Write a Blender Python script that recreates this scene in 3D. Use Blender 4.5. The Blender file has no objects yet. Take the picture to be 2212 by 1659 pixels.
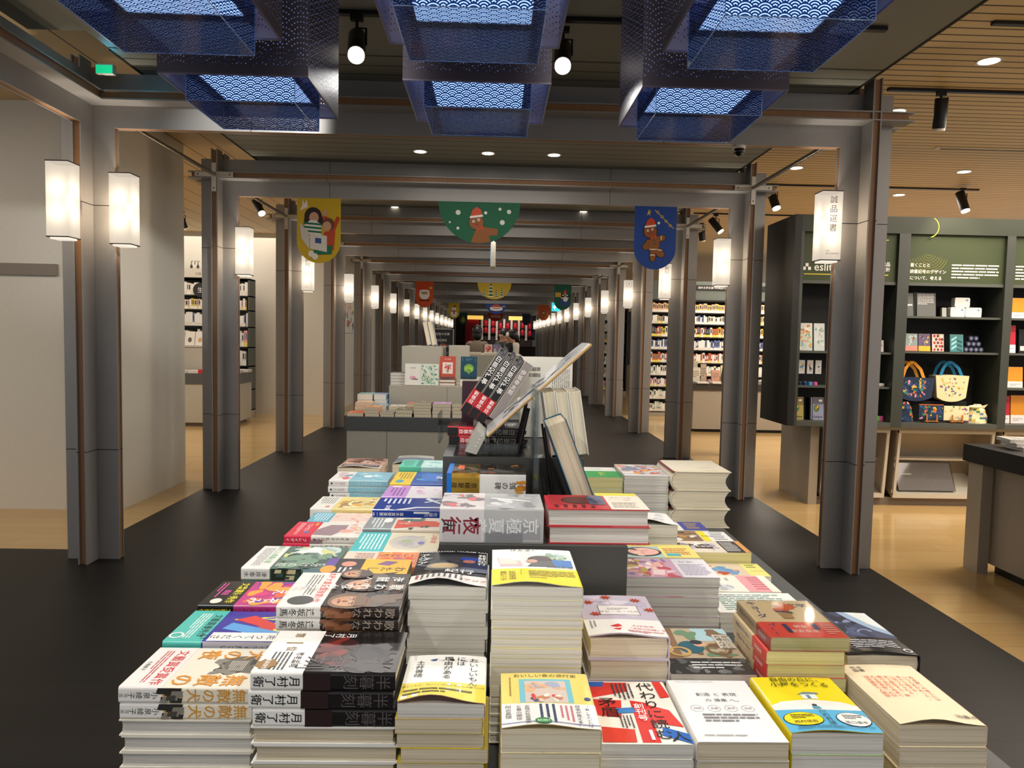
# -*- coding: utf-8 -*-
import bpy, bmesh, math, random
from mathutils import Vector, Matrix
D = bpy.data; SC = bpy.context.scene; COL = SC.collection
PI = math.pi
# ------------------------------------------------------------------ camera
FPX, PITCH, YAW, ROLL, EYE = 1593.28, .0614, .024, .0202, 1.45
fw = Vector((math.sin(YAW)*math.cos(PITCH), math.cos(YAW)*math.cos(PITCH), -math.sin(PITCH)))
rt = Vector((math.cos(YAW), -math.sin(YAW), 0)); up = rt.cross(fw)
cx = math.cos(ROLL)*rt + math.sin(ROLL)*up; cy = -math.sin(ROLL)*rt + math.cos(ROLL)*up
cd = D.cameras.new('camera'); cam = D.objects.new('camera', cd); COL.objects.link(cam)
mw = Matrix((cx, cy, -fw)).transposed().to_4x4(); mw.translation = (0, 0, EYE)
cam.matrix_world = mw
cd.sensor_fit = 'HORIZONTAL'; cd.sensor_width = 36; cd.lens = FPX/2212*36; cd.clip_start = .02; cd.clip_end = 200
SC.camera = cam
# ------------------------------------------------------------------ world, exposure
vs = SC.view_settings
SC.display_settings.display_device = 'sRGB'
vs.view_transform = 'Standard'; vs.look = 'None'; vs.gamma = 1; vs.use_curve_mapping = False
vs.exposure = 0.0
wd = D.worlds.new('world'); SC.world = wd; wd.use_nodes = True
wd.node_tree.nodes['Background'].inputs[0].default_value = (.97, .98, 1, 1)
wd.node_tree.nodes['Background'].inputs[1].default_value = .62
cyc = SC.cycles
cyc.max_bounces = 7; cyc.diffuse_bounces = 4; cyc.glossy_bounces = 2; cyc.transmission_bounces = 3
cyc.transparent_max_bounces = 16; cyc.caustics_reflective = False; cyc.caustics_refractive = False
cyc.sample_clamp_indirect = 3; cyc.use_denoising = True; cyc.use_light_tree = True

def sl(c):
    c = max(0, min(1, c)); return c/12.92 if c <= .04045 else ((c+.055)/1.055)**2.4
def hx(h):
    h = h.lstrip('#')
    if len(h) == 3: h = ''.join(c*2 for c in h)
    return tuple(sl(int(h[i:i+2], 16)/255) for i in (0, 2, 4)) + (1,)
# ------------------------------------------------------------------ lights
def aim(o, loc, to):
    o.location = loc
    o.rotation_euler = (Vector(to)-Vector(loc)).to_track_quat('-Z', 'Y').to_euler()
def spot(loc, to, w, ang=60, blend=.6, col='#fff1de', r=.04):
    l = D.lights.new('spot_beam', 'SPOT'); l.energy = w; l.spot_size = math.radians(ang); l.spot_blend = blend
    l.color = hx(col)[:3]; l.shadow_soft_size = r
    o = D.objects.new('spot_beam', l); COL.objects.link(o); aim(o, loc, to); return o
def area(loc, to, w, sx, sy, col='#ffe6c8', spread=180):
    l = D.lights.new('downlight_fill', 'AREA'); l.energy = w; l.shape = 'RECTANGLE'; l.size = sx; l.size_y = sy
    l.color = hx(col)[:3]; l.spread = math.radians(spread)
    o = D.objects.new('downlight_fill', l); COL.objects.link(o); aim(o, loc, to); return o
# the table's track spotlights (two in view, the rest unseen, added to light the page fronts)
spot((-.70, 3.72, 2.70), (-.1, 1.55, .95), 62, 52, .5, '#fffcf6')
spot((.31, 3.80, 2.70), (.15, 1.55, .95), 62, 52, .5, '#fffcf6')
spot((-1.2, .55, 2.92), (-.35, 1.55, .9), 62, 62, .6, '#fffcf6')
spot((1.25, .75, 2.92), (.4, 1.6, .9), 58, 62, .6, '#fffcf6')
spot((.1, -.5, 2.92), (.1, 1.1, .85), 60, 62, .7, '#fffaf0')
spot((-.72, 3.9, 2.86), (-1.40, 4.66, 2.72), 170, 40, .7, '#fffcf6')  # extra beam, added for the bright patch on the left lintel
# second table and beyond
spot((-.9, 4.95, 2.95), (-.6, 6.2, .9), 60, 66, .7, '#fff9ee')
spot((.7, 4.95, 2.95), (.1, 6.6, .9), 50, 66, .7, '#fff9ee')
for yy in (9.2, 13.0, 17.6, 22.5):
    spot((-.4, yy, 2.95), (-.2, yy+.8, .8), 70, 80, .8, '#fff6e8')
# side halls: broad unseen lamps stand in for rows of downlights
for yy, w in ((2.6, 130), (5.4, 150), (9.5, 170), (13.6, 150)):
    area((5.0, yy, 3.15), (5.0, yy, 0), w, 2.6, 2.0, '#fff1e0')
for yy, w in ((3.4, 55), (9.3, 75), (12.4, 42)):
    area((-4.9, yy, 3.15), (-4.9, yy, 0), w, 2.4, 2.0, '#fff2e2')
# corridor downlights
for yy in (1.4, 5.75, 8.0, 10.4, 12.9, 15.4, 20.4, 25.4, 32.9):
    area((-.1, yy, 2.99), (-.1, yy, 0), 17, 1.6, .5, '#fff6ea')
# ------------------------------------------------------------------ materials
MATS = {}
def nt(name):
    m = D.materials.new(name); m.use_nodes = True
    return m, m.node_tree, m.node_tree.nodes['Principled BSDF']
def C(h, rough=.5, metal=0, spec=.4, emit=0, name=None, coat=0):
    k = (h, rough, metal, spec, emit, coat)
    if k in MATS: return MATS[k]
    m, t, b = nt(name or 'paint_'+h.lstrip('#'))
    b.inputs['Base Color'].default_value = hx(h); b.inputs['Roughness'].default_value = rough
    b.inputs['Metallic'].default_value = metal; b.inputs['Specular IOR Level'].default_value = spec
    if coat: b.inputs['Coat Weight'].default_value = coat; b.inputs['Coat Roughness'].default_value = .1
    if emit:
        b.inputs['Emission Color'].default_value = hx(h); b.inputs['Emission Strength'].default_value = emit
    MATS[k] = m; return m
class G:
    """tiny helper that writes math into a node tree"""
    def __init__(s, t): s.t = t
    def n(s, ty, **kw):
        x = s.t.nodes.new(ty)
        for k, v in kw.items(): setattr(x, k, v)
        return x
    def m(s, op, a, b=None, c=None):
        x = s.n('ShaderNodeMath', operation=op)
        for i, v in enumerate((a, b, c)):
            if v is None: continue
            if isinstance(v, (int, float)): x.inputs[i].default_value = v
            else: s.t.links.new(v, x.inputs[i])
        return x.outputs[0]
    def coord(s, what='Object'):
        tc = s.n('ShaderNodeTexCoord'); sp = s.n('ShaderNodeSeparateXYZ')
        s.t.links.new(tc.outputs[what], sp.inputs[0]); return tc.outputs[what], sp.outputs
    def mix(s, f, a, b):
        x = s.n('ShaderNodeMix', data_type='RGBA')
        for i, v in ((0, f), (6, a), (7, b)):
            if isinstance(v, (int, float)): x.inputs[i].default_value = v
            elif isinstance(v, tuple): x.inputs[i].default_value = v
            elif isinstance(v, str): x.inputs[i].default_value = hx(v)
            else: s.t.links.new(v, x.inputs[i])
        return x.outputs[2]
    def noise(s, vec, scale, detail=3, sc=None):
        x = s.n('ShaderNodeTexNoise'); x.inputs['Scale'].default_value = scale; x.inputs['Detail'].default_value = detail
        if sc:
            mp = s.n('ShaderNodeMapping'); mp.inputs['Scale'].default_value = sc; s.t.links.new(vec, mp.inputs[0]); vec = mp.outputs[0]
        s.t.links.new(vec, x.inputs['Vector']); return x.outputs['Fac']
    def L(s, a, b): s.t.links.new(a, b)

def seam_metal(name, h, metal=.35, rough=.42):
    """painted steel sheet with the two fine panel joints of every post"""
    m, t, b = nt(name); g = G(t); v, (x, y, z) = g.coord()
    f = g.noise(v, 60, 2, (1, 1, .2))
    col = g.mix(g.m('MULTIPLY', f, .25), h, '#a3a2a4')
    s1 = g.m('LESS_THAN', g.m('ABSOLUTE', g.m('SUBTRACT', z, .70)), .0025)
    s2 = g.m('LESS_THAN', g.m('ABSOLUTE', g.m('SUBTRACT', z, 2.22)), .0025)
    s3 = g.m('LESS_THAN', g.m('ABSOLUTE', g.m('SUBTRACT', g.m('ABSOLUTE', g.m('ADD', x, .25)), 1.28)), .002)
    s3 = g.m('MULTIPLY', s3, g.m('GREATER_THAN', z, 2.6))
    col = g.mix(g.m('MAXIMUM', g.m('MAXIMUM', s1, s2), s3), col, '#15120f')
    g.L(col, b.inputs['Base Color']); b.inputs['Metallic'].default_value = metal; b.inputs['Roughness'].default_value = rough
    return m
STEEL = seam_metal('painted_steel', '#93918f', .2)
STEELE = C('#aaa49c', .35, .4, name='steel_edge')
def planks(name, h1, h2, gap, pitch, axis, rough, plank=None, gw=.006):
    """boards with dark joints; axis = which world axis the joints step along"""
    m, t, b = nt(name); g = G(t); v, o = g.coord()
    a = o[axis]; c = o[1-axis]
    q = g.m('DIVIDE', a, pitch); row = g.m('FLOOR', q); fr = g.m('FRACT', q)
    wn = g.n('ShaderNodeTexWhiteNoise', noise_dimensions='1D'); g.L(row, wn.inputs['W'])
    sc = (1, 22, 1) if axis == 1 else (22, 1, 1)
    f = g.noise(v, 4, 5, sc)
    if plank:
        q2 = g.m('ADD', g.m('DIVIDE', c, plank), g.m('MULTIPLY', wn.outputs['Value'], 7.3))
        cell = g.m('ADD', g.m('FLOOR', q2), g.m('MULTIPLY', row, 17.3))
        w2 = g.n('ShaderNodeTexWhiteNoise', noise_dimensions='1D'); g.L(cell, w2.inputs['W'])
        val = w2.outputs['Value']; e2 = g.m('LESS_THAN', g.m('FRACT', q2), gw*.5/plank)
    else: val = wn.outputs['Value']; e2 = None
    col = g.mix(g.m('ADD', g.m('MULTIPLY', f, .6), g.m('MULTIPLY', val, .4)), h1, h2)
    e = g.m('LESS_THAN', fr, gw/pitch)
    if e2 is not None: e = g.m('MAXIMUM', e, e2)
    col = g.mix(e, col, gap)
    g.L(col, b.inputs['Base Color']); b.inputs['Roughness'].default_value = rough
    return m
WOODC = planks('wood_plank_ceiling', '#dcc798', '#cbb282', '#4a3420', .0925, 1, .55, None, .015)
WOODCL = planks('wood_plank_ceiling_side', '#d8c192', '#c8ac7a', '#4a3420', .30, 0, .55, None, .012)
DARKC = planks('dark_plank_ceiling', '#84857b', '#797a71', '#141412', .147, 1, .5, None, .011)
WOODF = planks('oak_floor', '#cfb07a', '#bf9b63', '#a07843', .15, 1, .15, 1.1, .0025)
STONE = planks('black_slate_floor', '#171615', '#211f1e', '#080807', .20, 1, .46, .62, .006)
STONE.node_tree.nodes['Principled BSDF'].inputs['Specular IOR Level'].default_value = .28
WOOD = None
def wood(name, h1, h2):
    m, t, b = nt(name); g = G(t); v, o = g.coord()
    g.L(g.mix(g.noise(v, 5, 5, (8, 8, .6)), h1, h2), b.inputs['Base Color']); b.inputs['Roughness'].default_value = .55
    return m
WOOD = wood('wood_core', '#96704c', '#80593a')
def speckle(name, h1, h2, scale, rough, bump=0):
    m, t, b = nt(name); g = G(t); v, o = g.coord(); f = g.noise(v, scale, 4)
    g.L(g.mix(f, h1, h2), b.inputs['Base Color']); b.inputs['Roughness'].default_value = rough
    if bump:
        bp = g.n('ShaderNodeBump'); bp.inputs['Strength'].default_value = bump; bp.inputs['Distance'].default_value = .002
        g.L(f, bp.inputs['Height']); g.L(bp.outputs[0], b.inputs['Normal'])
    return m
PLASTER = speckle('white_plaster', '#dcd7cb', '#d4cfc3', 40, .8)
TABLETOP = speckle('grey_tabletop', '#55585a', '#4d5052', 90, .45)
PANEL = speckle('pale_grey_panel', '#b4b0a3', '#aca89b', 30, .5)
TAUPE = speckle('taupe_panel', '#a59c8e', '#9c9385', 50, .45)
RISER = speckle('dark_riser_laminate', '#4a4a48', '#434341', 120, .42)
BLACKM = C('#161514', .5, name='matt_black')
SHELFG = speckle('dark_green_grey_lacquer', '#3a3e37', '#353932', 60, .45)
def pagemat(name, h1, h2):
    m, t, b = nt(name); g = G(t); v, o = g.coord()
    f = g.noise(v, 1, 2, (6, 6, 1400)); f2 = g.noise(v, 1, 1, (3, 3, 260))
    f = g.m('ADD', g.m('MULTIPLY', f, .6), g.m('MULTIPLY', f2, .4))
    mr = g.n('ShaderNodeMapRange'); g.L(f, mr.inputs[0]); mr.inputs[1].default_value = .36; mr.inputs[2].default_value = .6
    g.L(g.mix(mr.outputs[0], h2, h1), b.inputs['Base Color']); b.inputs['Roughness'].default_value = .8
    b.inputs['Specular IOR Level'].default_value = .1
    return m
PG = {'w': pagemat('paper_edge_white', '#f6f2e9', '#d2cdc1'), 'c': pagemat('paper_edge_cream', '#f0e6ce', '#cdc1a6'),
      'y': pagemat('paper_edge_yellow', '#e8dfa8', '#c9be80'), 'g': pagemat('paper_edge_grey', '#e8e5de', '#bab6ae'),
      'k': pagemat('paper_edge_kraft', '#e0d4bc', '#b8aa90')}
def acrylic(name, tint, gloss=.1):
    m = D.materials.new(name); m.use_nodes = True; t = m.node_tree; g = G(t); t.nodes.remove(t.nodes['Principled BSDF'])
    a = g.n('ShaderNodeBsdfTransparent'); a.inputs[0].default_value = hx(tint)
    b = g.n('ShaderNodeBsdfGlossy'); b.inputs['Roughness'].default_value = .05
    lw = g.n('ShaderNodeLayerWeight'); lw.inputs['Blend'].default_value = .25
    x = g.n('ShaderNodeMixShader'); f = g.m('ADD', g.m('MULTIPLY', lw.outputs['Fresnel'], .6), gloss)
    g.L(f, x.inputs[0]); g.L(a.outputs[0], x.inputs[1]); g.L(b.outputs[0], x.inputs[2])
    g.L(x.outputs[0], t.nodes['Material Output'].inputs[0]); return m
CLEAR = acrylic('clear_acrylic', '#eef2f2', .03)
FILM = acrylic('shrink_film', '#fbfbf8', .05)

def wave_field(g, x, y, R):
    """seigaiha scales: distance to the front-most circle, 0..1, and the angle round it"""
    hh = R*.5
    j = g.m('FLOOR', g.m('DIVIDE', y, hh))
    def row(i):
        odd = g.m('MODULO', g.m('ABSOLUTE', i), 2)
        xs = g.m('ADD', g.m('DIVIDE', x, 2*R), g.m('MULTIPLY', odd, .5))
        dx = g.m('MULTIPLY', g.m('SUBTRACT', g.m('FRACT', g.m('ADD', xs, 50)), .5), 2*R)
        dy = g.m('SUBTRACT', y, g.m('MULTIPLY', i, hh))
        d = g.m('DIVIDE', g.m('SQRT', g.m('ADD', g.m('MULTIPLY', dx, dx), g.m('MULTIPLY', dy, dy))), R)
        return d, g.m('ARCTAN2', dx, dy)
    d0, a0 = row(g.m('SUBTRACT', j, 1)); d1, a1 = row(j)
    ins = g.m('LESS_THAN', d0, 1)
    def sel(p, q): return g.m('ADD', g.m('MULTIPLY', ins, p), g.m('MULTIPLY', g.m('SUBTRACT', 1, ins), q))
    return sel(d0, d1), sel(a0, a1)
def blue_acrylic():
    m = D.materials.new('blue_wave_acrylic'); m.use_nodes = True; t = m.node_tree; g = G(t)
    t.nodes.remove(t.nodes['Principled BSDF'])
    v, (x, y, z) = g.coord('UV'); d, a = wave_field(g, x, y, .027)
    ring = g.m('GREATER_THAN', g.m('FRACT', g.m('ADD', g.m('MULTIPLY', d, 3.5), .45)), .44)
    clear = g.n('ShaderNodeBsdfTransparent'); clear.inputs[0].default_value = hx('#eef3fb')
    haze = g.n('ShaderNodeBsdfDiffuse'); haze.inputs[0].default_value = hx('#a9b3cc')
    c2 = g.n('ShaderNodeMixShader'); c2.inputs[0].default_value = .2
    g.L(clear.outputs[0], c2.inputs[1]); g.L(haze.outputs[0], c2.inputs[2])
    ink = g.n('ShaderNodeBsdfDiffuse'); ink.inputs[0].default_value = hx('#2c56a8')
    inkt = g.n('ShaderNodeBsdfTransparent'); inkt.inputs[0].default_value = hx('#14234e')
    i2 = g.n('ShaderNodeMixShader'); i2.inputs[0].default_value = .3
    g.L(inkt.outputs[0], i2.inputs[1]); g.L(ink.outputs[0], i2.inputs[2])
    x2 = g.n('ShaderNodeMixShader'); g.L(ring, x2.inputs[0]); g.L(c2.outputs[0], x2.inputs[1]); g.L(i2.outputs[0], x2.inputs[2])
    gl = g.n('ShaderNodeBsdfGlossy'); gl.inputs['Roughness'].default_value = .08
    x3 = g.n('ShaderNodeMixShader'); x3.inputs[0].default_value = .06
    g.L(x2.outputs[0], x3.inputs[1]); g.L(gl.outputs[0], x3.inputs[2])
    g.L(x3.outputs[0], t.nodes['Material Output'].inputs[0]); return m
def perforated():
    m = D.materials.new('perforated_dark_metal'); m.use_nodes = True; t = m.node_tree; g = G(t); b = t.nodes['Principled BSDF']
    v, (x, y, z) = g.coord('UV'); d, a = wave_field(g, x, y, .075)
    gm = g.n('ShaderNodeNewGeometry'); g.L(g.mix(gm.outputs['Backfacing'], '#67616d', '#cdc8dc'), b.inputs['Base Color']); g.L(g.m('MULTIPLY', g.m('SUBTRACT', 1, gm.outputs['Backfacing']), .55), b.inputs['Metallic']); b.inputs['Roughness'].default_value = .38  # inner face coloured paler than the outer, so the inside looks lit
    q = g.m('MULTIPLY', d, 4.0); band = g.m('FLOOR', q)
    rad = g.m('DIVIDE', g.m('ABSOLUTE', g.m('SUBTRACT', g.m('FRACT', q), .5)), 4.0)     # in units of R
    rc = g.m('DIVIDE', g.m('ADD', band, .5), 4.0)
    step = g.m('DIVIDE', .155, g.m('MAXIMUM', rc, .1))
    af = g.m('MULTIPLY', g.m('SUBTRACT', g.m('FRACT', g.m('ADD', g.m('DIVIDE', a, step), 50.5)), .5), step)
    tang = g.m('MULTIPLY', af, rc)
    rr = g.m('SQRT', g.m('ADD', g.m('MULTIPLY', rad, rad), g.m('MULTIPLY', tang, tang)))
    hole = g.m('MULTIPLY', g.m('LESS_THAN', rr, .034), g.m('GREATER_THAN', y, .034))
    tr = g.n('ShaderNodeBsdfTransparent'); x2 = g.n('ShaderNodeMixShader')
    g.L(hole, x2.inputs[0]); g.L(b.outputs[0], x2.inputs[1]); g.L(tr.outputs[0], x2.inputs[2])
    g.L(x2.outputs[0], t.nodes['Material Output'].inputs[0]); return m
def shade_mat():
    m = D.materials.new('lantern_paper'); m.use_nodes = True; t = m.node_tree; g = G(t); t.nodes.remove(t.nodes['Principled BSDF'])
    a = g.n('ShaderNodeBsdfTranslucent'); a.inputs[0].default_value = (.036, .0340, .0305, 1)
    e = g.n('ShaderNodeEmission'); e.inputs[0].default_value = hx('#fff3e2'); e.inputs[1].default_value = .60
    c = g.n('ShaderNodeBsdfTransparent'); c.inputs[0].default_value = hx('#fff2e0')
    x = g.n('ShaderNodeAddShader'); g.L(a.outputs[0], x.inputs[0]); g.L(e.outputs[0], x.inputs[1])
    y = g.n('ShaderNodeMixShader'); y.inputs[0].default_value = .25; g.L(x.outputs[0], y.inputs[1]); g.L(c.outputs[0], y.inputs[2])
    g.L(y.outputs[0], t.nodes['Material Output'].inputs[0]); return m
SHADE = shade_mat(); BLUEAC = blue_acrylic(); PERF = perforated()
# ------------------------------------------------------------------ mesh builder
TXT = {}
def glyphs(s, bold=0):
    k = (s, bold)
    if k not in TXT:
        c = D.curves.new('glyph', 'FONT'); c.body = s; c.resolution_u = 2; c.fill_mode = 'FRONT'; c.offset = bold
        o = D.objects.new('glyph', c); me = D.meshes.new_from_object(o)
        TXT[k] = ([v.co.copy() for v in me.vertices], [tuple(p.vertices) for p in me.polygons])
        D.objects.remove(o); D.curves.remove(c); D.meshes.remove(me)
    return TXT[k]
class MB:
    def __init__(s): s.v = []; s.f = []; s.m = []; s.mats = []; s.sm = []; s.uv = {}
    def mi(s, mat):
        if isinstance(mat, str): mat = C(mat, .45)
        if mat not in s.mats: s.mats.append(mat)
        return s.mats.index(mat)
    def poly(s, pts, mat, smooth=False, uv=None):
        b = len(s.v); s.v += [tuple(p) for p in pts]; s.f.append(tuple(range(b, b+len(pts)))); s.m.append(s.mi(mat)); s.sm.append(smooth)
        if uv: s.uv[len(s.f)-1] = uv
    def mesh(s, vs, fs, mat, smooth=False):
        b = len(s.v); s.v += [tuple(p) for p in vs]; k = s.mi(mat)
        for f in fs: s.f.append(tuple(b+i for i in f)); s.m.append(k); s.sm.append(smooth)
    def box(s, x0, y0, z0, x1, y1, z1, mat, M=None):
        vs = [Vector((x, y, z)) for z in (z0, z1) for y in (y0, y1) for x in (x0, x1)]
        if M: vs = [M @ v for v in vs]
        s.mesh(vs, [(0, 2, 3, 1), (4, 5, 7, 6), (0, 1, 5, 4), (2, 6, 7, 3), (0, 4, 6, 2), (1, 3, 7, 5)], mat)
    def extr(s, prof, e0, e1, mat, axis='y', smooth=False, M=None):
        """profile (p,q) extruded along axis: y -> (p,e,q); x -> (e,p,q); z -> (p,q,e)"""
        f = {'y': lambda p, e: (p[0], e, p[1]), 'x': lambda p, e: (e, p[0], p[1]), 'z': lambda p, e: (p[0], p[1], e)}[axis]
        n = len(prof); vs = [f(p, e0) for p in prof]+[f(p, e1) for p in prof]
        if M: vs = [M @ Vector(v) for v in vs]
        s.mesh(vs, [(i, (i+1) % n, n+(i+1) % n, n+i) for i in range(n)], mat, smooth)
        s.mesh(vs, [tuple(range(n))[::-1], tuple(range(n, 2*n))], mat)
    def tube(s, pts, r, mat, n=8, caps=True):
        pts = [Vector(p) for p in pts]; rs = r if isinstance(r, (list, tuple)) else [r]*len(pts); vs = []
        for i, p in enumerate(pts):
            d = (pts[min(i+1, len(pts)-1)]-pts[max(i-1, 0)]).normalized()
            a = d.orthogonal().normalized() if i == 0 else (a-d*a.dot(d)).normalized()
            b = d.cross(a); vs += [p+(a*math.cos(2*PI*k/n)+b*math.sin(2*PI*k/n))*rs[i] for k in range(n)]
        fs = [(i*n+k, i*n+(k+1) % n, (i+1)*n+(k+1) % n, (i+1)*n+k) for i in range(len(pts)-1) for k in range(n)]
        s.mesh(vs, fs, mat, True)
        if caps: m = (len(pts)-1)*n; s.mesh(vs, [tuple(range(n))[::-1], tuple(range(m, m+n))], mat)
    def ball(s, c, rx, ry, rz, mat, n=12, m=8):
        vs = [(c[0]+rx*math.sin(PI*j/m)*math.cos(2*PI*i/n), c[1]+ry*math.sin(PI*j/m)*math.sin(2*PI*i/n), c[2]+rz*math.cos(PI*j/m)) for j in range(m+1) for i in range(n)]
        s.mesh(vs, [(j*n+i, (j+1)*n+i, (j+1)*n+(i+1) % n, j*n+(i+1) % n) for j in range(m) for i in range(n)], mat, True)
    def text(s, st, O, R, U, size, mat, align='c', vert=False, bold=0, lead=1.04):
        O, R, U = Vector(O), Vector(R), Vector(U)
        if vert:
            for i, ch in enumerate(st):
                if ch == ' ': continue
                q = 'l' if ch in 'ー（）' else ch
                vs, fs = glyphs(ch, bold)
                if ch in 'ー…':   # long mark turns in vertical writing
                    s.mesh([O-U*size*lead*i+(R*(v.y-.38)-U*(v.x))*size for v in vs], fs, mat)
                else: s.mesh([O-U*size*lead*i+(R*(v.x-.5)+U*(v.y-.88))*size for v in vs], fs, mat)
            return
        vs, fs = glyphs(st, bold)
        if not vs: return
        w = max(v.x for v in vs); off = {'l': 0, 'c': -w/2, 'r': -w}[align]
        s.mesh([O+(R*(v.x+off)+U*(v.y-.37))*size for v in vs], fs, mat)
    def build(s, name, parent=None, bevel=0, me=None):
        me = D.meshes.new(name); me.from_pydata(s.v, [], s.f)
        for m in s.mats: me.materials.append(m)
        me.polygons.foreach_set('material_index', s.m); me.polygons.foreach_set('use_smooth', s.sm)
        if s.uv:
            ul = me.uv_layers.new(name='UVMap')
            for fi, co in s.uv.items():
                for li, c in zip(me.polygons[fi].loop_indices, co): ul.data[li].uv = c
        me.update(); o = D.objects.new(name, me); COL.objects.link(o)
        if parent: o.parent = parent
        if bevel:
            b = o.modifiers.new('bevel', 'BEVEL'); b.width = bevel; b.segments = 2; b.limit_method = 'ANGLE'
        return o
def tag(o, label, cat, group=None, kind=None):
    o['label'] = label; o['category'] = cat
    if group: o['group'] = group
    if kind: o['kind'] = kind
    return o
def thing(name, label, cat, loc=(0, 0, 0), rz=0, group=None):
    o = D.objects.new(name, None); o.empty_display_size = .05; COL.objects.link(o); o.location = loc; o.rotation_euler = (0, 0, rz)
    return tag(o, label, cat, group)
def struct(name, mb):
    o = mb.build(name); o['kind'] = 'structure'; return o
def boxo(name, parent, *a, bevel=0):
    m = MB(); m.box(*a); return m.build(name, parent, bevel)
def dup(root, loc, rz=None, label=None, group=None):
    r = root.copy(); COL.objects.link(r); r.location = loc
    if rz is not None: r.rotation_euler = (0, 0, rz)
    if label: r['label'] = label
    if group: r['group'] = group
    for ch in list(root.children):
        c = ch.copy(); COL.objects.link(c); c.parent = r
        for g in list(ch.children):
            d = g.copy(); COL.objects.link(d); d.parent = c
    return r
# ---- flat printed decoration: items are drawn on the plane O + u*W*R + v*H*U, each a hair above the last
def art(mb, O, R, U, W, H, items, eps=.00012, base=.0002):
    O, R, U = Vector(O), Vector(R), Vector(U); N = R.cross(U).normalized()
    P = lambda u, v, z: O+R*(u*W)+U*(v*H)+N*z
    for i, it in enumerate(items):
        k = it[0]; z = base+eps*i
        if k == 'r': _, u0, v0, u1, v1, c = it; mb.poly([P(u0, v0, z), P(u1, v0, z), P(u1, v1, z), P(u0, v1, z)], c)
        elif k == 'e':
            _, a, b, ru, rv, c = it; n = 20
            mb.poly([P(a+ru*math.cos(2*PI*q/n), b+rv*math.sin(2*PI*q/n), z) for q in range(n)], c)
        elif k == 'p': mb.poly([P(u, v, z) for u, v in it[1]], it[2])
        elif k == 't':
            al = it[6] if len(it) > 6 else 'c'; w = max([q.x for q in glyphs(it[4])[0]] or [1])*it[3]
            room = {'c': 2*min(it[1], 1-it[1]), 'l': 1-it[1], 'r': it[1]}[al]*W-.003; sc = min(1, room/w)
            mb.text(it[4], P(it[1], it[2], z), R, U, it[3]*sc, it[5], al, False, it[7] if len(it) > 7 else 0)
        elif k == 'v':
            sc = min(1, (it[2]*H-.002)/(len(it[4])*1.04*it[3])); mb.text(it[4], P(it[1], it[2], z), R, U, it[3]*sc, it[5], 'c', True, it[6] if len(it) > 6 else 0)
        elif k == 'l':      # rows of print too small to read: fine broken bars
            _, u0, v0, u1, v1, n, c = it; rr = random.Random(n*7+int(u0*99))
            for q in range(n):
                vv = v1-(v1-v0)*(q+.3)/n; h = (v1-v0)/n*.42; u = u0; e = u1 if q < n-1 else u0+(u1-u0)*.6
                while u < e-.01:
                    w = min(e-u, (u1-u0)*rr.uniform(.1, .3)); mb.poly([P(u, vv-h, z), P(u+w, vv-h, z), P(u+w, vv, z), P(u, vv, z)], c); u += w+(u1-u0)*.02
        elif k == 'L':      # the same in vertical columns
            _, u0, v0, u1, v1, n, c = it; rr = random.Random(n*5+int(u0*99))
            for q in range(n):
                uu = u0+(u1-u0)*(q+.3)/n; w = (u1-u0)/n*.42; v = v1; e = v0+(v1-v0)*rr.uniform(0, .25)
                while v > e+.01:
                    h = min(v-e, (v1-v0)*rr.uniform(.08, .2)); mb.poly([P(uu, v-h, z), P(uu+w, v-h, z), P(uu+w, v, z), P(uu, v, z)], c); v -= h+(v1-v0)*.02
        elif k == 'b':      # scattered painterly shapes
            _, seed, u0, v0, u1, v1, n, cs, sz = it; rr = random.Random(seed)
            for q in range(n):
                a, b = rr.uniform(u0+sz*.5, u1-sz*.5), rr.uniform(v0+sz*.5, v1-sz*.5); rot = rr.uniform(0, 6.3); pts = []
                m = 12; as_ = rr.uniform(.35, 1); p1, p2 = rr.uniform(0, 6), rr.uniform(0, 6); s1 = sz*rr.uniform(.5, 1); tw = rr.uniform(0, 3.1)
                for w in range(m):
                    t = 2*PI*w/m; r_ = s1*(1+.28*math.sin(2*t+p1)+.18*math.sin(3*t+p2)); x_, y_ = r_*math.cos(t), r_*as_*math.sin(t)
                    x_, y_ = x_*math.cos(tw)-y_*math.sin(tw), x_*math.sin(tw)+y_*math.cos(tw)
                    pts.append((min(u1, max(u0, a+x_)), min(v1, max(v0, b+y_*W/H))))
                mb.poly([P(u, v, z+eps*.9*q/n) for u, v in pts], rr.choice(cs))
        elif k == 'o':      # ring
            _, a, b, ru, th, c = it; n = 24; rv = ru*W/H
            for q in range(n):
                t0, t1 = 2*PI*q/n, 2*PI*(q+1)/n
                mb.poly([P(a+f*ru*math.cos(t), b+f*rv*math.sin(t), z) for f, t in ((1-th, t0), (1, t0), (1, t1), (1-th, t1))], c)
ORD = ['first', 'second', 'third', 'fourth', 'fifth', 'sixth', 'seventh', 'eighth', 'ninth', 'tenth', 'eleventh', 'twelfth',
       'thirteenth', 'fourteenth', 'fifteenth', 'sixteenth', 'seventeenth', 'eighteenth', 'nineteenth', 'twentieth']
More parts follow.
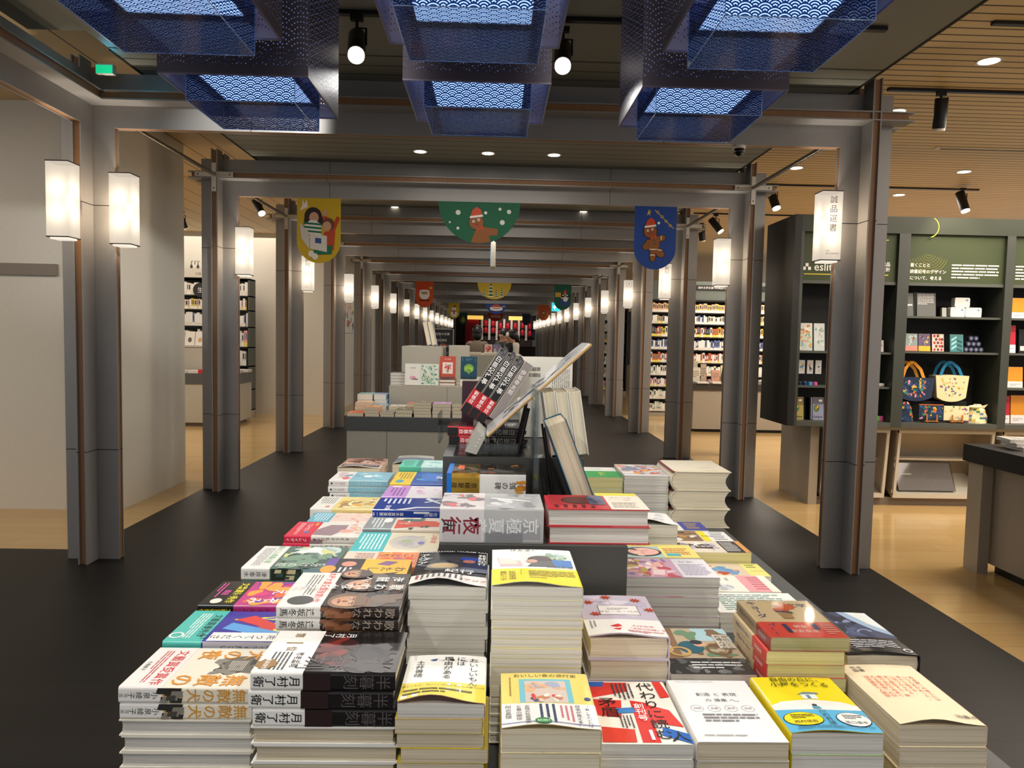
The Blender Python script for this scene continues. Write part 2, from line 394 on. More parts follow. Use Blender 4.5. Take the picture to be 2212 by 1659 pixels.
# ------------------------------------------------------------------ room shell
def slab(name, *a):
    m = MB(); m.box(*a); return struct(name, m)
slab('floor', -2.69, -3, -.1, 2.478, 46, 0, STONE)
slab('floor', -9, -3, -.1, -2.69, 4.87, 0, STONE)
slab('floor', 2.478, -3, -.1, 9, 46, 0, WOODF)
slab('floor', -9, 4.87, -.1, -2.69, 46, 0, WOODF)
CEILP = C('#82837a', .5, name='smooth_dark_ceiling_panel')
slab('ceiling', -2.18, -3, 3.02, 2.18, 4.25, 3.12, CEILP)
slab('ceiling', -2.18, 4.262, 3.02, 2.18, 46, 3.12, DARKC)
slab('ceiling', -2.50, -3, 3.03, -2.195, 4.06, 3.12, CEILP)
slab('ceiling', -9, -3, 3.23, -2.18, 46, 3.30, WOODCL)
slab('ceiling', 2.18, -3, 3.23, 9, 46, 3.30, WOODC)
for k, x in enumerate((-2.197, 2.181)):
    m = MB(); m.box(x, -3 if x > 0 else 4.3, 3.017, x+.016, 46, 3.229, C('#0b0b0a', .7)); struct('trim_%d' % (k+3), m)  # black strip in place of the dark gap between the two ceilings
slab('wall_left', -9, 5.97, 0, -3.0, 6.2, 3.23, PLASTER)
m = MB(); pr = [(-3.3, 6.2)]+[(-3.05+.05*math.cos(t), 6.25-.05+.0*t+.05*math.sin(t)) for t in ()]+[(-3.0, 6.2), (-3.0, 7.2)]
pr += [(-3.08+.08*math.cos(t*PI/12), 7.2+.08*math.sin(t*PI/12)) for t in range(1, 7)]+[(-3.3, 7.28)]
m.extr(pr, 0, 3.23, PLASTER, 'z'); struct('wall_side', m)
m = MB(); m.box(-9, 13.35, 0, -3.2, 13.5, 3.23, PLASTER); struct('wall_back', m)
m = MB(); m.box(-3.2, 13.35, 0, -3.05, 44, 3.23, PLASTER); struct('wall_left', m)
slab('wall_back', -9, 45, 0, 9, 45.1, 3.3, C('#2a2420', .7))
m = MB(); m.box(-9, 5.945, 1.875, -3.47, 5.97, 1.965, C('#837a6e', .6)); o = struct('trim_1', m)
m = MB(); m.box(-3.432, 5.966, 0, -3.428, 5.972, 3.2, C('#8d867a', .7)); o = struct('trim_2', m)
# ------------------------------------------------------------------ portals
XL, XR, XLO, XRO = -2.3625, 2.1467, -2.687, 2.471
FL, FR, ZB, ZT, ZF, PF = -2.525, 2.309, 2.691, 3.018, 2.855, .125
def plate_y(m, w, x0, x1, z0, z1):      # sheet / core / sheet, facing the aisle's length
    for a, b in ((-.0275, -.0205), (.0205, .0275)): m.box(x0, a, z0, x1, b, z1, STEEL)
    w.box(x0+.007, -.0205, z0+.0005, x1-.007, .0205, z1-.0005, WOOD)
def fin_x(m, w, xc, z0, z1):
    for s in (-1, 1):
        y0, y1 = sorted((s*.0275, s*(.0275+PF)))
        for a, b in ((-.029, -.020), (.020, .029)): m.box(xc+a, y0, z0, xc+b, y1, z1, STEEL)
        yi, yo = s*.0275, s*(.0275+PF-.012); yi, yo = sorted((yi, yo))
        w.box(xc-.020, yi, z0, xc+.020, yo, z1-.012, WOOD)
def fin_z(m, w, zc, x0, x1):
    for s in (-1, 1):
        y0, y1 = sorted((s*.0275, s*(.0275+PF)))
        for a, b in ((-.029, -.020), (.020, .029)): m.box(x0, y0, zc+a, x1, y1, zc+b, STEEL)
        yi, yo = sorted((s*.0275, s*(.0275+PF-.012)))
        w.box(x0+.03, yi, zc-.020, x1-.03, yo, zc+.020, WOOD)
PY = [4.70, 6.871, 9.147, 11.659, 14.149, 16.672, 19.165]+[19.165+2.5*i for i in range(1, 9)]
def portal():
    r = thing('portal_frame', '', 'portal', (0, PY[0], 0))
    for nm, a, b, f in (('left_post', XLO, XL, FL), ('right_post', XR, XRO, FR)):
        m, w = MB(), MB(); plate_y(m, w, a, b, 0, ZT); fin_x(m, w, f, 0, ZT+.065)
        o = m.build(nm, r); w.build('wood_core', o)
    m, w = MB(), MB(); plate_y(m, w, XL, XR, ZB, ZT); fin_z(m, w, ZF, XLO-.07, XRO+.07)
    o = m.build('lintel', r); w.build('wood_core', o)
    return r
p0 = portal()
for i, y in enumerate(PY):
    lb = 'dark steel portal frame with wood cores, %s from the front of the arcade' % ORD[i]
    o = p0 if i == 0 else dup(p0, (0, y, 0))
    o['label'] = lb; o['group'] = 'portal frames along the arcade'
    if 0 < i < 8:
        for f in (FL, FR):
            m = MB(); pl = C('#c9c5bc', .35, .3, name='joint_plate')
            m.box(f-.17, -.160, ZF-.019, f+.17, -.1535, ZF+.019, pl); m.box(f-.019, -.1605, ZF-.15, f+.019, -.1535, ZF+.10, pl)
            for x, z in ((-.14, 0), (.14, 0), (0, -.12)): m.tube([(f+x, -.1605, ZF+z), (f+x, -.163, ZF+z)], .006, BLACKM, 8)
            m.build('joint_plate', o)
# side beam of the first bay, running from the first left post towards the camera
r = thing('side_beam', 'long steel beam with wood edge along the left of the first bay', 'beam', (FL, 0, 0))
m, w = MB(), MB(); ya, yb = -2.5, PY[0]-.0275-PF
for a, b in ((-.029, -.022), (.022, .029)): m.box(a, ya, ZB, b, yb, ZT-.01, STEEL)
w.box(-.022, ya, ZB+.007, .022, yb, ZT-.012, WOOD)
for s in (-1, 1):
    x0, x1 = sorted((s*.029, s*(.029+PF)))
    for a, b in ((-.029, -.022), (.022, .029)): m.box(x0, ya, ZF+a, x1, yb, ZF+b, STEEL)
    x0, x1 = sorted((s*.029, s*(.029+PF-.012))); w.box(x0, ya, ZF-.022, x1, yb, ZF+.022, WOOD)
m.build('beam', r); w.build('wood_core', r)
# tie rods between the portals
for i in range(7):
    for s, x in (('left', FL), ('right', FR)):
        m = MB(); m.tube([(x, PY[i]+.155, ZF), (x, PY[i+1]-.165, ZF)], .017, C('#8a8278', .25, .8, name='brushed_rod'), 12)
        tag(m.build('tie_rod'), 'thin steel tie rod on the %s side between portals %s and %s' % (s, ORD[i], ORD[i+1]), 'rod', 'tie rods between the portals')
# ------------------------------------------------------------------ lanterns
RIM = C('#2a1f22', .4, name='lantern_rim')
def lantern():
    r = thing('wall_lantern', '', 'lantern', (0, 0, 0)); w, d, h = .0625, .06, .2125
    m = MB(); q = [(-w, -d), (w, -d), (w, d), (-w, d)]
    for i in range(4): a, b = q[i], q[(i+1) % 4]; m.poly([(a[0], a[1], -h), (b[0], b[1], -h), (b[0], b[1], h), (a[0], a[1], h)], SHADE)
    sh = m.build('shade', r)
    for z in (-h, h):
        m = MB()
        for a in ((-w-.002, -d-.002, w+.002, -d+.004), (-w-.002, d-.004, w+.002, d+.002), (-w-.002, -d, -w+.004, d), (w-.004, -d, w+.002, d)):
            m.box(a[0], a[1], z-.003, a[2], a[3], z+.003, RIM)
        m.build('rim', r)
    m = MB(); m.box(-w*.8, -d*.8, -h-.012, w*.8, d*.8, -h-.001, C('#fff3e2', .5, emit=.8)); m.build('base_diffuser', r)
    m = MB(); m.box(-.02, d, -.05, .02, d+.02, .05, STEELE); m.build('bracket', r)
    return r
L0 = lantern(); first = True
LX, LR = XL+.075, XR-.075
spots = [(FL+.03, PY[0]-.35, 'white paper lantern on the post of the left side frame, nearest the left edge', None)]
for i, y in enumerate(PY):
    for s, x in (('left', LX), ('right', LR)):
        spots.append((x, y-.065, 'white paper lantern on the %s post of the %s portal' % (s, ORD[i]), (s, i)))
for k, (x, y, lb, id_) in enumerate(spots):
    o = L0 if first else dup(L0, (x, y, 2.19))
    first = False; o.location = (x, y, 2.19); o['label'] = lb; o['group'] = 'paper lanterns on the posts'
    if True:
        for dz in ((-.075, .065) if y < 9.5 else (-.02,)):
            l = D.lights.new('lantern_bulb', 'POINT'); l.energy = 8 if y < 9.5 else 18; l.color = hx('#fff0dc')[:3]; l.shadow_soft_size = .024
            b = D.objects.new('lantern_bulb', l); COL.objects.link(b); b.location = (x, y, 2.19+dz)
    if id_ in (('right', 0), ('right', 2), ('left', 2), ('right', 3)):
        m = MB(); ink = C('#8b7f76', .6); O = (0, -.0605, 0)
        if id_ == ('right', 0):
            m.text('誠品選書', (.008, -.0604, .185), (1, 0, 0), (0, 0, 1), .05, ink, vert=True, lead=1.15)
            m.text('eslite', (-.032, -.0604, -.155), (1, 0, 0), (0, 0, 1), .012, ink, 'l')
            m.text('RECOMMENDS', (-.032, -.0604, -.172), (1, 0, 0), (0, 0, 1), .0125, ink, 'l')
        elif id_[1] == 2:
            m.text('新刊', (.005, -.0604, .185), (1, 0, 0), (0, 0, 1), .055, ink, vert=True)
            m.text('NEW', (0, -.0604, -.165), (1, 0, 0), (0, 0, 1), .012, ink)
        else:
            m.text('¥', (0, -.0604, .15), (1, 0, 0), (0, 0, 1), .05, ink)
            for a in ((-.04, .105, .04, .108), (-.04, .19, .04, .193), (-.04, .105, -.037, .193), (.037, .105, .04, .193)): m.box(a[0], -.0606, a[1], a[2], -.0602, a[3], ink)
        for ch in o.children:
            if ch.name.startswith('shade'): m.build('lettering', ch)
# ------------------------------------------------------------------ overhead light boxes: metal sleeve + blue wave acrylic
SLV = C('#8e87a0', .3, .5, name='sleeve_inside')
def lightbox():
    r = thing('pendant_light_box', '', 'ceiling light', (0, 0, 0)); W, Dp = .5525, .525; x0, x1, y0, y1, z0, z1 = -W/2, W/2, -Dp/2, Dp/2, 2.40, 3.018
    m = MB(); q = [(x0, y0), (x1, y0), (x1, y1), (x0, y1)]
    for i in range(4):
        a, b = q[i], q[(i+1) % 4]; L = math.dist(a, b)
        m.poly([(a[0], a[1], z0), (b[0], b[1], z0), (b[0], b[1], z1), (a[0], a[1], z1)], PERF, False, [(0, 0), (L, 0), (L, z1-z0), (0, z1-z0)])
    m.build('metal_sleeve', r)
    m = MB()
    for a in ((x0, y0, x1, y0+.006), (x0, y1-.006, x1, y1), (x0, y0, x0+.006, y1), (x1-.006, y0, x1, y1)): m.box(a[0], a[1], z0-.002, a[2], a[3], z0+.004, SLV)
    m.build('sleeve_edge', r)
    ax0, ax1, ay0, ay1, az0, az1 = -.205, .205, -.195+.015, .195+.015, 2.33, 2.535
    m = MB(); q = [(ax0, ay0), (ax1, ay0), (ax1, ay1), (ax0, ay1)]
    for i in range(4):
        a, b = q[i], q[(i+1) % 4]; L = math.dist(a, b)
        m.poly([(a[0], a[1], az0), (b[0], b[1], az0), (b[0], b[1], az1), (a[0], a[1], az1)], BLUEAC, False, [(0, 0), (L, 0), (L, az1-az0), (0, az1-az0)])
    m.poly([(ax0, ay0, az0), (ax1, ay0, az0), (ax1, ay1, az0), (ax0, ay1, az0)], BLUEAC, False, [(0, 0), (.41, 0), (.41, .39), (0, .39)])
    ac = m.build('acrylic_box', r)
    m = MB(); ec = C('#7fa6e6', .2, name='acrylic_edge')
    for a, b in ((q[0], q[1]), (q[1], q[2]), (q[2], q[3]), (q[3], q[0])): m.tube([(a[0], a[1], az0), (b[0], b[1], az0)], .0016, ec, 4)
    for a in q: m.tube([(a[0], a[1], az0), (a[0], a[1], az1)], .0016, ec, 4)
    m.build('edges', ac)
    m = MB(); m.box(-.18, -.16, 2.445, .18, .185, 2.46, C('#b2d4ff', .4, emit=1.9)); p = m.build('light_panel', r)
    m = MB()
    for a in ((-.188, -.168, .188, -.16), (-.188, .185, .188, .193), (-.188, -.168, -.18, .193), (.18, -.168, .188, .193)): m.box(a[0], a[1], 2.441, a[2], a[3], 2.47, C('#b9bcc2', .3, .7))
    m.build('panel_rim', p)
    m = MB(); m.box(x0+.01, y0+.01, 3.0, x1-.01, y1-.01, 3.01, C('#cfcad8', .6)); m.build('top_plate', r)
    m = MB()
    for x in (-.17, .17): m.tube([(x, .02, 2.46), (x, .02, 3.018)], .005, STEELE, 6)
    m.build('hanger', r)
    return r
lb0 = lightbox(); nm = {0: 'left', 1: 'centre', 2: 'right'}
for j, yc in enumerate((3.068, 2.21)):
    for i, xc in enumerate((-.985, -.085, .8075)):
        o = lb0 if (i, j) == (0, 0) else dup(lb0, (xc, yc, 0)); o.location = (xc, yc, 0)
        o['label'] = 'perforated metal sleeve holding a blue wave acrylic light box, %s, %s' % (nm[i], 'back row' if j == 0 else 'front row nearest the camera')
        o['group'] = 'blue wave light boxes under the ceiling'
# ------------------------------------------------------------------ ceiling fittings
def downlight(x, y, z, r_, lb):
    t = thing('downlight', lb, 'downlight', (x, y, z)); m = MB(); n = 20
    ring = [(math.cos(2*PI*k/n), math.sin(2*PI*k/n)) for k in range(n)]
    for k in range(n):
        a, b = ring[k], ring[(k+1) % n]
        m.poly([(a[0]*r_, a[1]*r_, -.002), (b[0]*r_, b[1]*r_, -.002), (b[0]*r_*1.25, b[1]*r_*1.25, -.004), (a[0]*r_*1.25, a[1]*r_*1.25, -.004)], C('#d9d2c4', .4))
        m.poly([(a[0]*r_*1.25, a[1]*r_*1.25, -.004), (b[0]*r_*1.25, b[1]*r_*1.25, -.004), (b[0]*r_*1.27, b[1]*r_*1.27, .002), (a[0]*r_*1.27, a[1]*r_*1.27, .002)], C('#d9d2c4', .4))
    m.build('trim_ring', t)
    m = MB(); m.poly([(p[0]*r_, p[1]*r_, -.002) for p in ring][::-1], C('#fff4e0', .5, emit=9)); m.build('lens', t)
    t['group'] = 'recessed ceiling downlights'
for i, x in enumerate((-.666, -.09, .473)): downlight(x, 6.39, 3.02, .05, '%s downlight in the dark ceiling behind the first portal, counted from the left' % ORD[i])
for i, x in enumerate((-1.25, 1.05)): downlight(x, 9.14, 3.02, .05, '%s downlight in the dark ceiling above the hanging banners' % ('left', 'right')[i])
for x, y, lb in ((3.035, 4.63, 'wood ceiling downlight nearest the right picture corner'), (3.016, 5.65, 'wood ceiling downlight just right of the first portal top'), (3.01, 7.51, 'wood ceiling downlight seen through the first portal, right of the tie rod'),
                 (4.72, 7.49, 'wood ceiling downlight above the green shelf unit'), (4.72, 8.7, 'small wood ceiling downlight over the far side of the green shelf unit'), (3.0, 9.6, 'wood ceiling downlight beyond the second portal on the right')): downlight(x, y, 3.23, .06, lb)
BLK = C('#121112', .45, name='black_fixture')
def track_spot(x, y, zc, d, lb, s=1, lit=1.0, gap=.04):
    t = thing('track_spotlight', lb, 'spotlight', (x, y, zc), 0, 'black track spotlights'); d = Vector(d).normalized()
    m = MB(); m.box(-.03, -.015, -.025, .03, .015, 0, BLK); m.tube([(0, 0, -.02), (0, 0, -.02-gap)], .008, BLK); m.build('adapter', t)
    c = Vector((.05, 0, -.05-gap-.05*s)); m = MB(); m.tube([(0, 0, -.02-gap), (.045, 0, -.02-gap), (.045, 0, c.z)], .006, BLK, 6); m.build('arm', t)
    c.x = 0; L = .20*s; R = .043*s
    m = MB(); a, b = c-d*L*.5, c+d*L*.5; m.tube([a, a+d*.004, b], [R*.9, R, R], BLK, 16); h = m.build('head', t)
    m = MB(); m.tube([b, b+d*.018], [R*.92, R*.92], C('#fff4e2', .4, emit=2.5*lit), 16); m.build('lens', h)
track_spot(-.70, 3.70, 3.0, (.12, -.75, -.75), 'lit track spotlight between the left and centre light boxes')
track_spot(.31, 3.76, 3.0, (-.05, -.75, -.75), 'lit track spotlight between the centre and right light boxes')
m = MB(); m.box(-1.9, 3.68, 3.0, 1.9, 3.715, 3.02, BLK); tag(m.build('lighting_track'), 'black lighting track across the first bay behind the blue boxes', 'track')
track_spot(3.055, 5.15, 3.21, (.1, .25, -.95), 'large black track spotlight on the wood ceiling, right of the first portal', 1.0, .0)
m = MB(); m.box(2.68, 5.13, 3.21, 8.0, 5.165, 3.23, BLK); tag(m.build('lighting_track'), 'black lighting track on the wood ceiling right of the first portal', 'track')
m = MB(); m.box(2.68, 4.06, 3.212, 3.9, 4.095, 3.23, BLK); tag(m.build('lighting_track'), 'short black lighting track at the top right picture corner', 'track')
track_spot(5.13, 8.14, 3.21, (.15, -.3, -.95), 'black track spotlight hanging above the green shelf unit', 1.1, 1)
track_spot(3.08, 8.29, 3.21, (.2, -.35, -.9), 'black track spotlight beside the second portal, lens lit', 1.1, 1)
track_spot(3.0, 10.19, 3.21, (.55, -.3, -.8), 'tilted black track spotlight seen through the second portal', 1.1, 1)
track_spot(3.02, 10.95, 3.21, (.2, .2, -.95), 'unlit black track spotlight behind the tilted one on the right', 1.1, 0)
for y, a, b, lb in ((8.27, 2.6, 5.4, 'black lighting track above the second right portal'), (10.2, 2.7, 5.2, 'black lighting track on the wood ceiling beyond the second right portal')):
    m = MB(); m.box(a, y, 3.215, b, y+.035, 3.23, BLK); tag(m.build('lighting_track'), lb, 'track')
track_spot(-3.05, 9.6, 3.21, (.5, -.4, -.8), 'black track spotlight seen through the second left portal', 1.1, 1)
track_spot(-4.6, 11.0, 3.21, (.3, .2, -.9), 'black track spotlight above the left bookcase, upper one', 1.1, 0)
track_spot(-5.2, 12.2, 3.21, (0, .3, -.9), 'black track spotlight above the left bookcase, lower one', 1.1, 0)
m = MB(); m.box(3.9, 6.60, 3.222, 8, 6.66, 3.231, C('#e8ddc8', .5)); m.box(3.95, 6.615, 3.219, 8, 6.645, 3.224, C('#6b5a44', .6)); tag(m.build('ceiling_vent'), 'long slotted air vent in the wood ceiling on the right', 'vent')
m = MB(); m.tube([(1.515, 4.70, 2.69), (1.515, 4.70, 2.672)], .04, C('#cfcac0', .5), 20); m.ball((1.515, 4.70, 2.658), .034, .034, .03, C('#0c0c0d', .15)); tag(m.build('dome_camera'), 'small black dome camera under the first portal lintel', 'camera')
# exit signs
t = thing('exit_sign', 'small green lit exit sign above the top left corner of the first portal', 'exit sign', (-2.33, 4.52, 2.985))
m = MB(); m.box(-.05, -.02, -.025, .05, .02, .03, C('#d9d9d2', .5)); m.build('housing', t)
m = MB(); m.box(-.047, -.023, -.023, .047, -.02, .022, C('#17c98a', .5, emit=.9)); m.build('panel', t)
l = D.lights.new('sign_glow', 'POINT'); l.energy = .35; l.color = hx('#2fb8e0')[:3]; l.shadow_soft_size = .04
b = D.objects.new('sign_glow', l); COL.objects.link(b); b.location = (-2.20, 4.30, 2.975)
t = thing('exit_sign', 'white hanging guide sign seen edge on below the green banner', 'sign', (-.05, 10.4, 2.45))
m = MB(); m.box(-.033, 0, 0, .033, .42, .34, C('#ded9cd', .5)); m.build('housing', t, .004)
m = MB(); m.box(-.036, .02, .03, -.033, .40, .31, C('#5fb6ee', .5, emit=.8)); m.build('panel', t)
m = MB(); m.tube([(0, .21, .34), (0, .21, .57)], .012, C('#d9d4c8', .5)); m.build('hanging_rod', t)
t = thing('exit_sign', 'turquoise lit arrow sign hanging far down the arcade on the right', 'sign', (1.78, 21.9, 2.28))
m = MB(); m.box(-.13, 0, 0, .13, .05, .26, C('#ddd', .5)); m.build('housing', t)
m = MB(); m.box(-.125, -.003, .005, .125, 0, .255, C('#36c9d8', .5, emit=.9)); m.box(-.09, -.005, .115, .08, -.003, .145, C('#f4ffff', .5, emit=.9))
m.poly([(-.1, -.0052, .13), (-.02, -.0052, .05), (-.02, -.0052, .21)], C('#f4ffff', .5, emit=.9)); m.build('panel', t)
m = MB(); m.tube([(0, .025, .26), (0, .025, .74)], .01, C('#d9d4c8', .5)); m.build('hanging_rod', t)
# ------------------------------------------------------------------ banners under the lintels
def banner(name, lb, x, y, w, h, shape, col, items, grp='festive banners under the lintels', ztop=2.69):
    n = 20
    if shape == 'u':   # straight sides, round foot
        r_ = w/2; sq = min(1, h*.42/r_); pts = [(-w/2, 0), (-w/2, -(h-r_*sq))]+[(-r_*math.cos(PI*k/n), -(h-r_*sq)-r_*sq*math.sin(PI*k/n)) for k in range(1, n)]+[(w/2, -(h-r_*sq)), (w/2, 0)]
    else: pts = [(-w/2*math.cos(PI*k/n), -h*math.sin(PI*k/n)) for k in range(n+1)]
    m = MB(); m.extr([(a, b) for a, b in pts][::-1], -.002, .002, C(col, .6), 'y')
    art(m, (-w/2, -.002, -h), (1, 0, 0), (0, 0, 1), w, h, items, .0002, .0004)
    o = m.build(name); o.location = (x, y-.035, ztop-.001); return tag(o, lb, 'banner', grp)
GB, RD, DKL = '#8a5220', '#c9431c', '#201512'
def cookie(cx, cy, s, k, full=True):   # a plain gingerbread biscuit with icing, s = scale in u, k = u/v ratio
    it = []
    def e(a, b, ru, rv, c): it.append(('e', cx+a*s, cy+b*s*k, ru*s, rv*s*k, c))
    if full:
        for a, b, ru, rv in ((-.62, -.75, .3, .3), (-.4, -.5, .3, .35), (.75, .02, .3, .26), (.4, -.1, .4, .25), (-.02, -1.55, .26, .5), (.55, -1.25, .3, .36), (.72, -1.4, .27, .27), (.05, -.6, .5, .72)): e(a, b, ru+.05, rv+.05, DKL)
        for a, b, ru, rv in ((-.62, -.75, .3, .3), (-.4, -.5, .3, .35), (.75, .02, .3, .26), (.4, -.1, .4, .25), (-.02, -1.55, .26, .5), (.55, -1.25, .3, .36), (.72, -1.4, .27, .27), (.05, -.6, .5, .72)): e(a, b, ru, rv, GB)
    e(-.3, .55, .62, .6, DKL); e(-.3, .55, .57, .55, GB)
    e(-.52, .62, .1, .1, '#efe9dc'); e(-.12, .75, .1, .1, '#efe9dc'); e(-.52, .62, .045, .045, DKL); e(-.12, .75, .045, .045, DKL)
    e(-.25, .38, .26, .1, '#b0402c'); e(-.25, .4, .2, .04, '#7a2418')
    it.append(('p', [(cx+a*s, cy+b*s*k) for a, b in ((-.78, .95), (.18, 1.08), (.05, 1.55), (-.3, 1.75), (-.6, 1.5))], RD))
    it.append(('p', [(cx+a*s, cy+b*s*k) for a, b in ((-.82, .86), (.22, 1.0), (.2, 1.16), (-.8, 1.02))], '#efe9e2')); e(.42, 1.3, .12, .12, '#efe9e2')
    it.append(('p', [(cx+a*s, cy+b*s*k) for a, b in ((-.25, .05), (.0, .15), (.25, .3), (.25, -.02), (.0, .07), (-.28, -.25))], RD))
    if full:
        e(.02, -.2, .07, .07, '#4a4a5a'); e(.1, -.5, .07, .07, '#4a4a5a')
        for a, b, ru, rv in ((.02, -1.0, .42, .04), (-.05, -1.5, .24, .04), (.6, -1.05, .2, .04), (.68, .02, .04, .2)): e(a, b, ru, rv, '#efe9dc')
    return it
BN = [('yellow banner with a woman and child reading a book', -1.6255, .395, .585, 'u', '#c9a81c',
       [('p', [(.06, .8), (.25, .86), (.22, .98), (.17, .9), (.13, .99), (.12, .88)], '#e9e2d6'), ('e', .37, .72, .2, .14, '#2a1512'), ('e', .3, .66, .14, .08, '#2a1512'), ('e', .5, .66, .1, .1, '#2a1512'), ('e', .39, .7, .11, .085, '#c79a7c'),
        ('p', [(.15, .4), (.56, .4), (.55, .6), (.42, .66), (.3, .66), (.17, .58)], '#e6e2d8')]+[('p', [(.15, .42+q*.06), (.56, .4+q*.06), (.56, .43+q*.06), (.15, .45+q*.06)], '#0f6a4a') for q in range(4)] +
       [('p', [(.62, .2), (.85, .2), (.88, .52), (.99, .7), (.92, .73), (.75, .5), (.62, .48)], '#b8411c'), ('p', [(.6, .55), (.7, .55), (.7, .72), (.6, .74)], '#b8411c'), ('e', .65, .77, .06, .05, '#c79a7c'), ('e', .72, .6, .14, .1, '#6a3d1c'), ('e', .69, .57, .1, .075, '#c79a7c'),
        ('p', [(.35, .12), (.8, .14), (.82, .27), (.45, .3)], '#0f6a4a'), ('p', [(.06, .62), (.28, .47), (.3, .2), (.1, .38)], '#cfc9be'), ('p', [(.29, .46), (.69, .42), (.69, .17), (.31, .22)], '#d8d3c9'), ('p', [(.42, .39), (.56, .38), (.56, .3), (.42, .31)], '#2a4a92'),
        ('e', .33, .14, .07, .05, '#e9e2d6'), ('e', .42, .1, .07, .05, '#e9e2d6')]),
      ('green half round banner with a gingerbread biscuit', -.165, .75, .375, 's', '#0c5c3e',
       [('e', .24, .74, .03, .06, '#dcdad2'), ('e', .14, .5, .012, .024, '#dcdad2'), ('e', .24, .36, .018, .036, '#dcdad2'), ('e', .75, .84, .018, .036, '#dcdad2'), ('e', .86, .78, .026, .052, '#dcdad2'), ('e', .78, .52, .03, .06, '#dcdad2')] +
       [('p', [(.4, .03), (.5, .0), (.64, .05), (.62, .2), (.72, .2), (.73, .36), (.56, .4), (.45, .3)], GB)]+cookie(.51, .34, .155, 2.0, False)),
      ('blue banner with a gingerbread biscuit in a red hat', 1.455, .388, .575, 'u', '#18418f',
       [('p', [(.32, .93), (.36, .96), (.34, .91), (.4, .93), (.36, .89), (.37, .85), (.33, .88), (.29, .85), (.31, .9)], '#d8b53a')]+[('o', .55+.1*q, .91-.07*q, .035, .35, '#c9a94a') for q in range(4)]+[('p', [(.48, .95), (.94, .66), (.93, .65), (.47, .94)], '#c9a94a')]+cookie(.46, .5, .27, .675))]
for lb, x, w, h, sh, col, it in BN: banner('banner', lb+', first row', x, PY[1], w, h, sh, col, it)
SN = [('e', .5, .5, .3, .2, '#ece8df'), ('p', [(.2, .62), (.35, .9), (.6, .95), (.8, .62)], RD), ('e', .5, .62, .3, .06, '#ece8df'), ('e', .5, .55, .2, .06, '#c79a7c'), ('e', .42, .56, .02, .015, DKL), ('e', .58, .56, .02, .015, DKL), ('r', .2, .24, .8, .28, DKL), ('e', .85, .75, .08, .05, '#d8b53a')]
TR = []
for a, b, s in ((.2, .2, .5), (.4, .15, 1), (.56, .12, .55), (.72, .2, .65)):
    for q in range(4): TR += [('p', [(a-.1*s*(1-q*.2), b+q*.2*s), (a+.1*s*(1-q*.2), b+q*.2*s), (a, b+q*.2*s+.26*s)], '#0d5a40'), ('p', [(a-.1*s*(1-q*.2), b+q*.2*s), (a+.1*s*(1-q*.2), b+q*.2*s), (a+.085*s*(1-q*.2), b+.05*s+q*.2*s), (a-.085*s*(1-q*.2), b+.05*s+q*.2*s)], '#e8e4da')]
CAT = [('e', .62, .52, .24, .12, '#e9e5dc'), ('e', .5, .56, .14, .08, DKL), ('e', .78, .56, .12, .08, DKL), ('e', .52, .57, .05, .03, '#e9e5dc'), ('e', .76, .57, .05, .03, '#e9e5dc'), ('p', [(.5, .66), (.75, .66), (.66, .82)], RD), ('r', .06, .5, .4, .68, '#c79a24'), ('e', .62, .3, .3, .16, '#24457f'), ('e', .66, .42, .14, .1, '#e9e5dc')]
for lb, x, w, h, sh, col, it in (('orange banner with a bearded man in red', -1.60, .39, .575, 'u', '#c2491a', SN), ('yellow half round banner with snowy fir trees', -.04, .76, .37, 's', '#b89a1c', TR), ('green banner with a masked cat carrying a gift', 1.50, .385, .57, 'u', '#0c5540', CAT)):
    banner('banner', lb+', second row', x, PY[5], w, h, sh, col, it)
SM = [('e', .5, .3, .3, .2, '#e6e2d8'), ('e', .5, .6, .22, .15, '#e6e2d8'), ('r', .3, .45, .7, .52, '#a8321c'), ('r', .46, .28, .58, .48, '#a8321c'), ('p', [(.35, .72), (.7, .72), (.62, .88)], '#a8321c'), ('e', .42, .62, .03, .02, DKL)]
for lb, x, w, h, sh, col, it in (('yellow banner with a snowman', -1.50, .39, .56, 'u', '#b89a1c', SM), ('blue half round banner with a bearded man', .02, .77, .37, 's', '#1d3f86', SN), ('orange banner with a small brown bear', 1.72, .39, .56, 'u', '#b8501c', [('e', .5, .5, .25, .16, '#8a5a30'), ('e', .5, .45, .1, .06, '#e6e2d8'), ('e', .5, .3, .3, .15, '#8a5a30')])):
    banner('banner', lb+', third row', x, PY[9], w, h, sh, col, it)
for lb, x, w, h, sh, col, it in (('small green banner with a yellow bird', -1.60, .39, .58, 'u', '#0c4f3a', [('e', .5, .35, .25, .2, '#b89a2c'), ('e', .5, .55, .15, .1, '#b89a2c')]), ('red half round banner with white lettering', .0, .78, .40, 's', '#b8351a', [('t', .5, .6, .17, '禮物節', '#f0d8b0')]), ('navy banner with a dark tree', 1.52, .39, .56, 'u', '#1c2c52', [('p', [(.2, .2), (.8, .2), (.5, .75)], '#10241c')])):
    banner('banner', lb+', fourth row', x, PY[13], w, h, sh, col, it)
